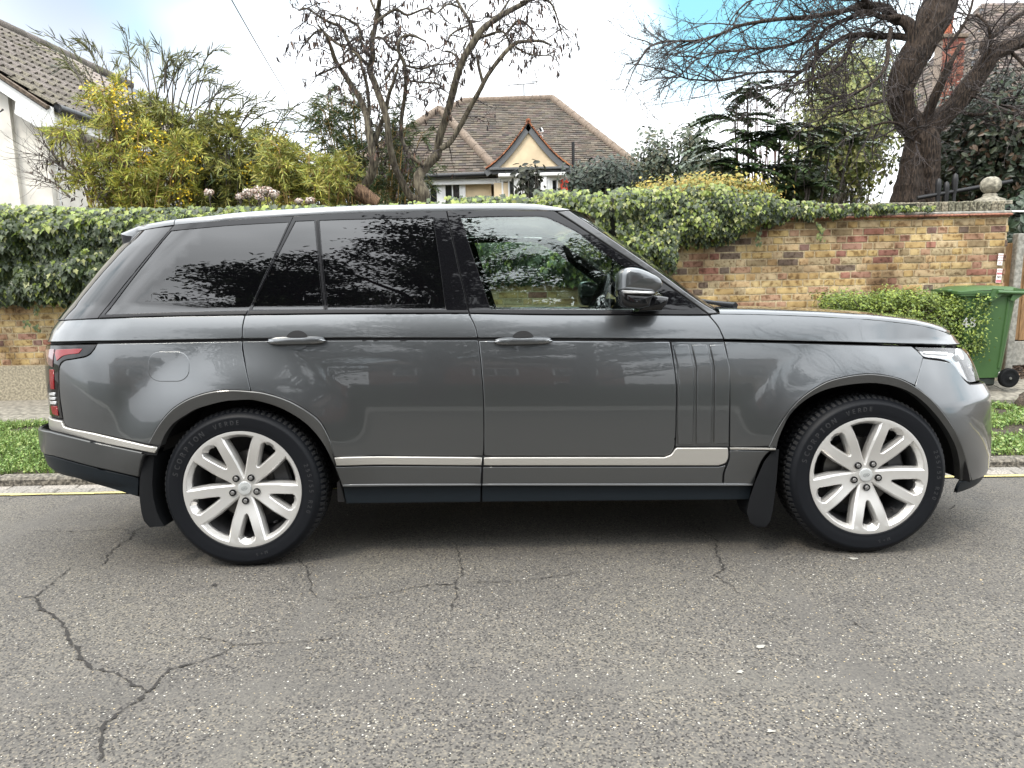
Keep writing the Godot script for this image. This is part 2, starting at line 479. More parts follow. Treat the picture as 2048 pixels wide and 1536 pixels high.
func crack(mb: MB, line: Array) -> void:
	# a jagged, varying dark opening along a drawn line
	var p := []
	for k in range(0, line.size() - 3, 3):
		var a := Vector2(line[k], line[k + 1])
		var b := Vector2(line[k + 3], line[k + 4])
		var m := maxi(2, int(a.distance_to(b) / 0.012))
		for t in m:
			var f := float(t) / m
			p.append([a.lerp(b, f), lerpf(line[k + 2], line[k + 5], f)])
	var wander := Vector2.ZERO
	var prev := []
	for k in p.size():
		wander = wander * 0.82 + Vector2(rng.randf_range(-1, 1), rng.randf_range(-1, 1)) * 0.0062
		var c: Vector2 = p[k][0] + wander
		var nx: Vector2 = p[mini(k + 1, p.size() - 1)][0] - p[maxi(k - 1, 0)][0]
		var nn := Vector2(-nx.y, nx.x).normalized()
		var w: float = p[k][1] * (0.15 + 1.2 * pow(rng.randf(), 1.4)) * 0.5
		if rng.randf() < 0.10:
			w *= 2.2
		var l := c + nn * w
		var r := c - nn * w
		var q := [Vector3(l.x, road_y(l.y) + 0.004, l.y), Vector3(r.x, road_y(r.y) + 0.004, r.y)]
		if k > 0:
			mb.quad(prev[0], prev[1], q[1], q[0], Vector3.UP)
		prev = q

# ---------------------------------------------------------------- garden wall
const WALL := [[-11.0, -5.3], [-1.4, -5.3], [1.1, -4.62], [5.285, -4.62]]

func wall_at(s: float) -> Array:
	# distance along the wall from its left end -> [point on the face, direction, outward normal]
	for k in WALL.size() - 1:
		var a := Vector2(WALL[k][0], WALL[k][1])
		var b := Vector2(WALL[k + 1][0], WALL[k + 1][1])
		var l := a.distance_to(b)
		if s <= l or k == WALL.size() - 2:
			var p := a + (b - a) / l * s
			var d := (b - a) / l
			return [Vector3(p.x, 0, p.y), Vector3(d.x, 0, d.y), Vector3(-d.y, 0, d.x)]
		s -= l
	return []

func wall_s(x: float) -> float:
	var s := 0.0
	for k in WALL.size() - 1:
		var a := Vector2(WALL[k][0], WALL[k][1])
		var b := Vector2(WALL[k + 1][0], WALL[k + 1][1])
		if x <= b.x or k == WALL.size() - 2:
			return s + a.distance_to(b) * (x - a.x) / (b.x - a.x)
		s += a.distance_to(b)
	return s

func wall_p(x: float, y: float, out: float) -> Vector3:
	var w := wall_at(wall_s(x))
	return w[0] + Vector3(0, y, 0) + w[2] * out

func build_garden_wall() -> void:
	var wall := thing("garden_wall", "tall yellow and pink brick wall with rendered plinth and brick coping behind the parked car", "wall")
	var core := MB.new()
	var pl := MB.new()
	for k in WALL.size() - 1:
		var a := Vector3(WALL[k][0], 0, WALL[k][1])
		var b := Vector3(WALL[k + 1][0], 0, WALL[k + 1][1])
		var d := (b - a).normalized()
		var n := Vector3(-d.z, 0, d.x)
		var l := a.distance_to(b)
		var bs := Basis(d, Vector3.UP, d.cross(Vector3.UP))
		core.box((a + b) * 0.5 - n * 0.169 + Vector3(0, 0.9, 0), Vector3(l + 0.002 * k, 1.9, 0.33), bs)
		var m := int(l / 0.35)
		for i in m:
			var w := l / m
			pl.box(a + d * (w * (i + 0.5)) - n * 0.10 + Vector3(0, 0.13 + (0.06 if k == 2 else 0.0), 0), Vector3(w + 0.001, 0.50, 0.24 + rng.randf_range(0.05, 0.066)), bs)
	put("mortar", core.mesh(), M.mortar, wall)
	put("plinth", pl.mesh(), M.plinth, wall)
	# bricks
	var kinds := {}
	for L in [0.211, 0.099]:
		for v in 3:
			var mb := MB.new()
			rough_brick(mb, L)
			kinds["%.3f_%d" % [L, v]] = mb.mesh()
	var rest := MB.new()
	var list := []
	var total := wall_s(5.285)
	for row in 20:
		var y := 0.388 + 0.0752 * row + 0.0325
		var s := 0.1 - (0.168 if row % 2 == 1 else 0.0) + wall_s(-7.2)
		var i := row % 2
		while s < total - 0.03:
			var L := 0.211 if i % 2 == 0 else 0.099
			if rng.randf() < 0.10:
				L = 0.211 if L < 0.15 else 0.099
			var e := minf(s + L, total)
			if e - s > 0.06:
				list.append([s, e - s, y, row])
			s += L + 0.0135
			i += 1
	var near := []
	var other := []
	for e in list:
		var p := wall_at(e[0] + e[1] / 2)
		var x: float = p[0].x
		var vis = (x < -4.3 and x > -6.3 and e[2] < 1.12) or (x > 1.55 and (e[2] > 0.7 or x > 4.3) and e[2] < 1.0 + 0.25 * (x - 1.2) + 0.5)
		if vis and near.size() < 300 and (e[2] > 0.88 or x < 0.0):
			near.append(e)
		else:
			other.append(e)
	for e in near:
		var w := wall_at(e[0] + e[1] / 2)
		var L: float = 0.211 if e[1] > 0.15 else 0.099
		var o := put("brick", kinds["%.3f_%d" % [L, rng.randi() % 3]], M.bricks[brick_tone()], wall)
		var bs := Basis(w[1], Vector3.UP, w[2])
		o.transform = Transform3D(bs.scaled_local(Vector3(e[1] / L, rng.randf_range(0.96, 1.03), 1)) * Basis(Vector3(0, 0, 1), rng.randf_range(-0.008, 0.008)), w[0] + Vector3(0, e[2] + rng.randf_range(-0.002, 0.002), 0) + w[2] * (0.003 + rng.randf_range(-0.002, 0.003)))
	for e in other:
		var w := wall_at(e[0] + e[1] / 2)
		if w[0].x < -7.0:
			continue
		var bs := Basis(w[1], Vector3.UP, w[2])
		rest.col = M.bricks[brick_tone()].albedo_color.srgb_to_linear()
		rest.box(w[0] + Vector3(0, e[2], 0) + w[2] * (-0.023 + rng.randf_range(-0.002, 0.003)), Vector3(e[1], 0.063, 0.052), bs, 0.004)
	put("brickwork", rest.mesh(), M.brick_v, wall).set_meta("kind", "stuff")
	# wall end, facing the fence
	for row in 20:
		var y := 0.388 + 0.0752 * row + 0.0325
		for k in 2:
			var mb := MB.new()
			mb.box(Vector3(5.282, y, -4.62 - 0.055 - (0.0 if row % 2 else 0.05) - 0.21 * k - 0.02), Vector3(0.03, 0.065, 0.1 if (row + k) % 2 == 0 else 0.16), Basis(), 0.004)
			put("end_brick", mb.mesh(), M.bricks[brick_tone()], wall)
	# string course of terracotta and a mortar fillet, then bricks on edge
	var s0 := wall_s(-7.2)
	for k in WALL.size() - 1:
		var a := Vector3(WALL[k][0], 0, WALL[k][1])
		var b := Vector3(WALL[k + 1][0], 0, WALL[k + 1][1])
		if k == 2:
			b.x += 0.035
		var d := (b - a).normalized()
		var n := Vector3(-d.z, 0, d.x)
		var bs := Basis(d, Vector3.UP, n)
		var m := maxi(1, int(a.distance_to(b) / 0.45))
		for i in m:
			var w := a.distance_to(b) / m
			var t := MB.new()
			t.box(Vector3.ZERO, Vector3(w - 0.006, 0.026, 0.40), Basis(), 0.011)
			var o := put("string_tile", t.mesh(), M.terracotta, wall)
			o.transform = Transform3D(bs * Basis(Vector3(0, 0, 1), rng.randf_range(-0.004, 0.004)), a + d * w * (i + 0.5) + n * (-0.2 + 0.042) + Vector3(0, 1.848, 0))
		var f := MB.new()
		f.box((a + b) * 0.5 + n * (-0.2 + 0.02) + Vector3(0, 1.873, 0), Vector3(a.distance_to(b) - 0.01, 0.03, 0.395), bs, 0.008)
		put("mortar_fillet", f.mesh(), M.concrete, wall)
	var cs := wall_s(1.2)
	var cm := [M.coping, mottled(lin(0.36, 0.32, 0.23), 0.5, 1.0, 2.0, 0.92, 0.03, 70, 0.4), mottled(lin(0.23, 0.22, 0.155), 0.5, 1.0, 2.0, 0.92, 0.03, 71, 0.4)]
	while cs < total - 0.06:
		var w := wall_at(cs + 0.036)
		var mb := MB.new()
		mb.box(Vector3.ZERO, Vector3(0.066, 0.105, 0.335), Basis(), 0.007)
		var o := put("coping_brick", mb.mesh(), cm[rng.randi() % 3], wall)
		o.transform = Transform3D(Basis(w[1], Vector3.UP, w[2]) * Basis(Vector3(0, 0, 1), rng.randf_range(-0.02, 0.02)), w[0] + Vector3(0, 1.94 + rng.randf_range(-0.004, 0.003), 0) - w[2] * 0.168)
		cs += 0.075
	# ball finial on the end
	var ball := thing("ball_finial", "weathered stone ball on a moulded base at the end of the wall", "finial", Vector3(5.17, 1.992, -4.78))
	var bb := MB.new()
	bb.lathe(Vector3(0, 0, 0), Vector3.UP, [Vector2(0.0, 0.082), Vector2(0.045, 0.085), Vector2(0.075, 0.105), Vector2(0.098, 0.14), Vector2(0.103, 0.175), Vector2(0.096, 0.21), Vector2(0.072, 0.243), Vector2(0.04, 0.258), Vector2(0.0, 0.262)], 28)
	put("ball", bb.mesh(), M.stone, ball)
	var bp := MB.new()
	bp.lathe(Vector3.ZERO, Vector3.UP, [Vector2(0.15, 0.0), Vector2(0.148, 0.02), Vector2(0.125, 0.03), Vector2(0.085, 0.045), Vector2(0.068, 0.06), Vector2(0.072, 0.07), Vector2(0.06, 0.085), Vector2(0.0, 0.09)], 28)
	bp.box(Vector3(0.0, -0.018, 0), Vector3(0.31, 0.04, 0.31), Basis(), 0.006)
	put("moulded_base", bp.mesh(), M.stone, ball)
	# notices
	wall_sign("white notice with small red lettering fixed high on the wall end", 5.225, 1.378, 0.055, 0.125, [["IN FRONT", 0.045, 0.012], ["OF THESE", 0.018, 0.011], ["GATES", -0.008, 0.014], ["24H", -0.035, 0.014]], false)
	wall_sign("pink and white no parking notice below the smaller white one on the wall", 5.225, 1.205, 0.058, 0.15, [["PLEASE", 0.055, 0.013], ["RESPECT", 0.025, 0.012], ["NO", -0.010, 0.026], ["PARKING", -0.052, 0.012]], true)

func wall_sign(label: String, x: float, y: float, w: float, h: float, lines: Array, pink: bool) -> void:
	var t := thing("wall_sign", label, "sign", Vector3(x, y, -4.62 + 0.016), "notices on the wall end")
	t.rotation.z = -0.05
	var b := MB.new()
	b.box(Vector3.ZERO, Vector3(w, h, 0.003), Basis(), 0.001)
	put("plate", b.mesh(), mat(lin(0.78, 0.72, 0.70), 0.5), t)
	if pink:
		var s := MB.new()
		s.box(Vector3(0, 0.025, 0.0022), Vector3(w * 0.96, 0.022, 0.001))
		put("pink_band", s.mesh(), mat(lin(0.66, 0.25, 0.27), 0.5), t)
		s = MB.new()
		s.box(Vector3(0, -0.055, 0.0022), Vector3(w * 0.96, 0.032, 0.001))
		put("pink_band", s.mesh(), mat(lin(0.66, 0.25, 0.27), 0.5), t)
	for l in lines:
		var mb := MB.new()
		flat_text(mb, l[0], Vector3(0, l[1] - l[2] * 0.1, 0.0036), l[2] * 0.82)
		put("lettering", mb.mesh(), mat(lin(0.30, 0.07, 0.09), 0.6) if not pink or l[0] != "NO" else mat(lin(0.07, 0.05, 0.06), 0.6), t)

func brick_tone() -> int:
	var r := rng.randf()
	if r < 0.60:
		return [0, 1, 2, 3, 5, 13, 14, 15, 0, 2][rng.randi() % 10]
	if r < 0.78:
		return [6, 8, 6, 5][rng.randi() % 4]
	if r < 0.89:
		return [7, 10, 9][rng.randi() % 3]
	return [4, 11, 12, 11][rng.randi() % 4]

func rough_brick(mb: MB, L: float) -> void:
	# a worn brick face with uneven arrises
	var nx := 6 if L > 0.15 else 4
	var front := []
	var edge := []
	for j in 4:
		var row := []
		for i in nx + 1:
			var u := -L / 2 + L * i / nx
			var v := -0.0325 + 0.065 * j / 3.0
			var on := i == 0 or i == nx or j == 0 or j == 3
			var cor := (i == 0 or i == nx) and (j == 0 or j == 3)
			row.append(Vector3(u * (0.985 if on else 1.0) + rng.randf_range(-0.002, 0.002), v * (0.93 if on else 1.0) + rng.randf_range(-0.002, 0.002), rng.randf_range(-0.001, 0.0015) - (0.004 if cor else (0.0022 if on else 0.0))))
		front.append(row)
	mb.sheet(front, Vector3(0, 0, 1))
	var ring := []
	for i in nx + 1:
		ring.append(front[0][i])
	for j in [1, 2]:
		ring.append(front[j][nx])
	for i in range(nx, -1, -1):
		ring.append(front[3][i])
	for j in [2, 1]:
		ring.append(front[j][0])
	for k in ring.size():
		var a: Vector3 = ring[k]
		var b: Vector3 = ring[(k + 1) % ring.size()]
		mb.quad(a, b, b * Vector3(1.02, 1.06, 1) + Vector3(0, 0, -0.02), a * Vector3(1.02, 1.06, 1) + Vector3(0, 0, -0.02), Vector3((a.x + b.x), (a.y + b.y) * 4.0, 0))

# ---------------------------------------------------------------- houses behind the wall
func inside_poly(p: Vector2, poly: PackedVector2Array) -> bool:
	return Geometry2D.is_point_in_polygon(p, poly)

# plain tiles over a planar polygon: o corner, bx along the eaves, by up the slope
func tile_plane(mb: MB, o: Vector3, bx: Vector3, by: Vector3, poly: PackedVector2Array, tw: float, th: float, pal: Array, lap := 0.012) -> void:
	var out := bx.cross(by).normalized()
	if out.y < 0:
		out = -out
	var r := Rect2(poly[0], Vector2.ZERO)
	for p in poly:
		r = r.expand(p)
	var row := 0
	var y := r.position.y
	while y < r.end.y:
		var x := r.position.x - (tw * 0.5 if row % 2 else 0.0)
		while x < r.end.x:
			var c := Vector2(x + tw / 2, y + th / 2)
			if inside_poly(c, poly):
				mb.col = colour_of(pal, 0.13)
				var lift := lap + rng.randf_range(-0.003, 0.005)
				var w := tw * 0.485
				var p0 := o + bx * (c.x - w) + by * (y + rng.randf_range(-0.006, 0.004)) + out * lift
				var p1 := o + bx * (c.x + w) + by * (y + rng.randf_range(-0.006, 0.004)) + out * lift
				var p2 := o + bx * (c.x + w) + by * (y + th * 1.05)
				var p3 := o + bx * (c.x - w) + by * (y + th * 1.05)
				mb.quad(p0, p1, p2, p3, out)
				mb.quad(p0, p1, p1 - out * (lift + 0.004), p0 - out * (lift + 0.004), -by)
			x += tw
		y += th
		row += 1
	mb.col = Color(1, 1, 1)

func plane_poly(pts: Array) -> Array:
	# 3D polygon -> [origin, bx, by, 2D polygon]; bx runs level
	var n: Vector3 = (pts[1] - pts[0]).cross(pts[2] - pts[0]).normalized()
	if n.y < 0:
		n = -n
	var bx := Vector3.UP.cross(n).normalized()
	var by := n.cross(bx).normalized()
	var q := PackedVector2Array()
	for p in pts:
		q.append(Vector2((p - pts[0]).dot(bx), (p - pts[0]).dot(by)))
	return [pts[0], bx, by, q]

func roof_plane(parent: Node, pts: Array, tw: float, th: float, pal: Array, m: Material) -> void:
	var pp := plane_poly(pts)
	var mb := MB.new()
	tile_plane(mb, pp[0], pp[1], pp[2], pp[3], tw, th, pal)
	var o := put("roof_tiles", mb.mesh(), m, parent)
	o.set_meta("kind", "stuff")
	var base := MB.new()
	var n: Vector3 = pp[1].cross(pp[2])
	base.prism(pp[3], pp[0] - n * 0.05, pp[1], pp[2], 0.046)
	put("roof_deck", base.mesh(), M.gutter_black, parent)

func casement(parent: Node, at: Vector3, bx: Vector3, w: float, h: float, panes: int, bars: bool) -> void:
	# white frame with one casement per pane
	var n := bx.cross(Vector3.UP)
	var bs := Basis(bx, Vector3.UP, n)
	var wm := MB.new()
	for k in 2:
		wm.box(Vector3(0, (h / 2 - 0.03) * (1 - 2 * k), 0), Vector3(w, 0.06, 0.09), Basis(), 0.006)
	for k in panes + 1:
		wm.box(Vector3(lerpf(-w / 2 + 0.03, w / 2 - 0.03, float(k) / panes), 0, 0.002), Vector3(0.06, h - 0.12, 0.085), Basis(), 0.006)
	var win := put("window", wm.mesh(), M.white, parent)
	win.transform = Transform3D(bs, at)
	var pw := (w - 0.06) / panes
	for k in panes:
		var cx := -w / 2 + 0.03 + pw * (k + 0.5)
		var fr := MB.new()
		for e in [[0.0, h / 2 - 0.085, pw - 0.07, 0.05], [0.0, -h / 2 + 0.085, pw - 0.07, 0.05], [-pw / 2 + 0.055, 0.0, 0.05, h - 0.22], [pw / 2 - 0.055, 0.0, 0.05, h - 0.22]]:
			fr.box(Vector3(cx + e[0], e[1], 0.012), Vector3(e[2], e[3], 0.05), Basis(), 0.005)
		if bars:
			fr.box(Vector3(cx, 0, 0.01), Vector3(0.022, h - 0.22, 0.03))
		put("sash", fr.mesh(), M.white, win)
		var g := MB.new()
		g.box(Vector3(cx, 0, -0.01), Vector3(pw - 0.12, h - 0.2, 0.008))
		put("pane", g.mesh(), M.window_glass, win)

func build_bungalow() -> void:
	var h := thing("bungalow", "cream bungalow with a brown hipped tile roof and a small curved front gable", "house")
	var pal := [Color(0.065, 0.055, 0.042), Color(0.085, 0.07, 0.052), Color(0.05, 0.042, 0.034), Color(0.09, 0.07, 0.053), Color(0.105, 0.088, 0.068), Color(0.075, 0.054, 0.043), Color(0.07, 0.058, 0.045)]
	var e := 2.98
	var ridge_l := Vector3(-0.92, 4.93, -14.0)
	var ridge_r := Vector3(1.02, 4.95, -14.0)
	var cl := Vector3(-3.6, e, -11.0)
	var cr := Vector3(2.62, e, -11.0)
	roof_plane(h, [cl, cr, ridge_r, ridge_l], 0.13, 0.088, pal, M.roof_v)
	roof_plane(h, [cr, Vector3(3.4, e, -17.0), ridge_r], 0.13, 0.088, pal, M.roof_v)
	roof_plane(h, [cl, Vector3(-3.9, e, -17.0), ridge_l], 0.13, 0.088, pal, M.roof_v)
	# projecting hipped bay at the left
	var ap := Vector3(-1.33, 4.47, -12.35)
	var wl := Vector3(-3.1, e - 0.02, -10.55)
	var wr := Vector3(-0.12, e + 0.02, -10.55)
	roof_plane(h, [wl, wr, ap], 0.13, 0.088, pal, M.roof_v)
	roof_plane(h, [wr, Vector3(-0.12, e + 0.02, -11.0), Vector3(-1.33, 4.47, -13.4), ap], 0.13, 0.088, pal, M.roof_v)
	roof_plane(h, [wl, Vector3(-3.1, e - 0.02, -12.0), Vector3(-1.33, 4.47, -13.6), ap], 0.13, 0.088, pal, M.roof_v)
	for q in [[ridge_l, ridge_r], [ridge_r, cr], [ridge_l, cl], [ap, wr], [ap, wl]]:
		var m := int(q[0].distance_to(q[1]) / 0.32)
		for k in m:
			var a: Vector3 = q[0].lerp(q[1], float(k) / m)
			var b: Vector3 = q[0].lerp(q[1], (k + 1.0) / m)
			var t := MB.new()
			t.tube([a, b], [0.082, 0.087], 10)
			put("ridge_tile", t.mesh(), M.ridge, h)
	# walls
	var w := MB.new()
	w.box(Vector3(-0.3, 1.3, -13.6), Vector3(5.2, 3.2, 4.6))
	w.box(Vector3(-1.6, 1.3, -11.5), Vector3(2.6, 3.2, 1.5))
	w.box(Vector3(0.40, 1.3, -11.0), Vector3(1.30, 3.1, 0.9))
	put("wall", w.mesh(), M.render_cream, h)
	# eaves boards and gutters
	var f := MB.new()
	f.box(Vector3(-1.6, e - 0.09, -10.62), Vector3(3.0, 0.10, 0.05), Basis(), 0.005)
	f.box(Vector3(1.85, e - 0.09, -11.05), Vector3(1.6, 0.10, 0.05), Basis(), 0.005)
	put("fascia", f.mesh(), M.white, h)
	var g := MB.new()
	g.tube([Vector3(-3.15, e - 0.02, -10.52), Vector3(-0.34, e + 0.02, -10.52)], [0.05, 0.05], 8)
	put("gutter", g.mesh(), M.gutter_black, h)
	g = MB.new()
	g.tube([Vector3(1.2, e - 0.03, -10.95), Vector3(2.7, e - 0.02, -10.95)], [0.05, 0.05], 8)
	put("gutter", g.mesh(), M.gutter_black, h)
	g = MB.new()
	g.tube([Vector3(1.22, 3.6, -11.02), Vector3(1.22, 2.0, -11.02)], [0.03, 0.03], 6)
	put("vent_pipe", g.mesh(), M.gutter_black, h)
	# the gable: cream triangle with swept feet
	var gz := -10.42
	var ax := 0.385
	var prof := []
	for k in 11:
		var t := k / 10.0
		var half := lerpf(0.0, 0.66, t) + 0.14 * pow(t, 4.0)
		prof.append(Vector2(half, 3.86 - 0.86 * t + 0.055 * pow(t, 3.0)))
	var tri := PackedVector2Array()
	for k in range(10, -1, -1):
		tri.append(Vector2(-prof[k].x * 0.93, maxf(prof[k].y - 0.10, 3.10)))
	for k in range(1, 11):
		tri.append(Vector2(prof[k].x * 0.93, maxf(prof[k].y - 0.10, 3.10)))
	var gm := MB.new()
	gm.prism(tri, Vector3(ax, 0, gz - 0.3), Vector3.RIGHT, Vector3.UP, 0.26)
	put("gable_wall", gm.mesh(), M.render_cream, h)
	for s in [-1.0, 1.0]:
		var bb := MB.new()
		for k in 10:
			var a := Vector3(ax + s * prof[k].x, prof[k].y - 0.015, gz)
			var b := Vector3(ax + s * prof[k + 1].x, prof[k + 1].y - 0.015, gz)
			var dn := Vector3(-s * 0.05, -0.085, 0)
			bb.quad(a, b, b + dn, a + dn, Vector3(0, 0, 1))
			bb.quad(a + dn, b + dn, b + dn - Vector3(0, 0, 0.06), a + dn - Vector3(0, 0, 0.06), Vector3(0, -1, 0))
			bb.quad(a, b, b - Vector3(0, 0, 0.06), a - Vector3(0, 0, 0.06), Vector3(0, 1, 0))
		put("bargeboard", bb.mesh(), M.lead, h)
		var ts := MB.new()
		var opal := [Color(0.33, 0.12, 0.055), Color(0.27, 0.10, 0.05), Color(0.38, 0.16, 0.075), Color(0.22, 0.10, 0.06)]
		for k in 22:
			var u := k / 22.0 * 10.0
			var i := mini(int(u), 9)
			var p: Vector2 = prof[i].lerp(prof[i + 1], u - i)
			var dd: Vector2 = (prof[i + 1] - prof[i]).normalized()
			for j in 9:
				ts.col = colour_of(opal if j < 3 else pal, 0.2)
				var b := Basis(Vector3(0, 0, 1), atan2(dd.y, dd.x * s) if s > 0 else atan2(dd.y, -dd.x))
				ts.box(Vector3(ax + s * p.x, p.y + 0.018 + 0.004 * (k % 2), gz - 0.02 - 0.11 * j), Vector3(0.06, 0.022, 0.10), b)
		var to := put("verge_tiles", ts.mesh(), M.orange_tile, h)
		to.set_meta("kind", "stuff")
	var rt := MB.new()
	rt.tube([Vector3(ax, 3.885, gz + 0.02), Vector3(ax, 3.885, gz - 1.0)], [0.045, 0.045], 8)
	put("gable_ridge", rt.mesh(), mottled(lin(0.34, 0.12, 0.06), 0.7, 1.0, 2.0), h)
	var so := MB.new()
	so.box(Vector3(ax, 3.075, gz - 0.14), Vector3(1.40, 0.04, 0.4), Basis(), 0.005)
	so.box(Vector3(ax, 3.02, gz - 0.16), Vector3(1.34, 0.06, 0.30), Basis(), 0.005)
	put("gable_soffit", so.mesh(), M.lead, h)
	var hd := MB.new()
	hd.box(Vector3(ax + 0.05, 2.965, gz - 0.12), Vector3(1.2, 0.06, 0.34), Basis(), 0.01)
	put("bay_head", hd.mesh(), M.white, h)
	casement(h, Vector3(ax - 0.36, 2.72, gz - 0.12), Vector3(0.94, 0, -0.34).normalized() * Vector3(1, 1, -1), 0.42, 0.52, 1, true)
	casement(h, Vector3(ax + 0.08, 2.72, gz - 0.02), Vector3.RIGHT, 0.46, 0.52, 1, true)
	casement(h, Vector3(ax + 0.50, 2.72, gz - 0.12), Vector3(0.94, 0, -0.34).normalized(), 0.42, 0.52, 1, true)
	casement(h, Vector3(-1.42, 2.68, -10.72), Vector3.RIGHT, 1.30, 0.60, 3, true)
	var rp := MB.new()
	rp.box(Vector3(1.02, 2.35, -10.6), Vector3(0.15, 1.1, 0.15), Basis(), 0.02)
	put("red_post", rp.mesh(), mat(lin(0.62, 0.06, 0.03), 0.6), h)
	# lamp on the gable slope
	var al := thing("floodlight", "small white floodlight on the right slope of the bungalow gable", "light", Vector3(0.61, 3.72, -10.45))
	var lm := MB.new()
	lm.box(Vector3(0, 0, 0.0), Vector3(0.07, 0.09, 0.06), Basis(Vector3(0, 0, 1), 0.4), 0.015)
	lm.tube([Vector3(0, -0.05, -0.02), Vector3(0.03, -0.10, -0.05)], [0.012, 0.012], 6)
	put("housing", lm.mesh(), M.white, al)
	var lf := MB.new()
	lf.box(Vector3(-0.012, 0.01, 0.032), Vector3(0.04, 0.06, 0.008), Basis(Vector3(0, 0, 1), 0.4), 0.003)
	put("lamp_face", lf.mesh(), M.black, al)
	# aerial
	var ae := thing("television_aerial", "thin grey television aerial standing above the bungalow ridge", "aerial", Vector3(0.40, 4.95, -14.0))
	var am := MB.new()
	am.tube([Vector3(0, -0.1, 0), Vector3(0, 0.30, 0)], [0.014, 0.014], 6)
	put("mast", am.mesh(), M.lead, ae)
	var ab := MB.new()
	ab.tube([Vector3(-0.36, 0.30, 0), Vector3(0.24, 0.33, 0.0)], [0.012, 0.012], 6)
	for k in 13:
		var t := k / 12.0
		var c := Vector3(lerpf(-0.34, 0.22, t), lerpf(0.302, 0.329, t), 0)
		ab.tube([c + Vector3(0, 0.03, -0.1), c + Vector3(0, -0.03, 0.1)], [0.006, 0.006], 4)
	ab.tube([Vector3(0.16, 0.36, 0), Vector3(0.3, 0.36, 0)], [0.012, 0.012], 5)
	put("boom", ab.mesh(), M.lead, ae)

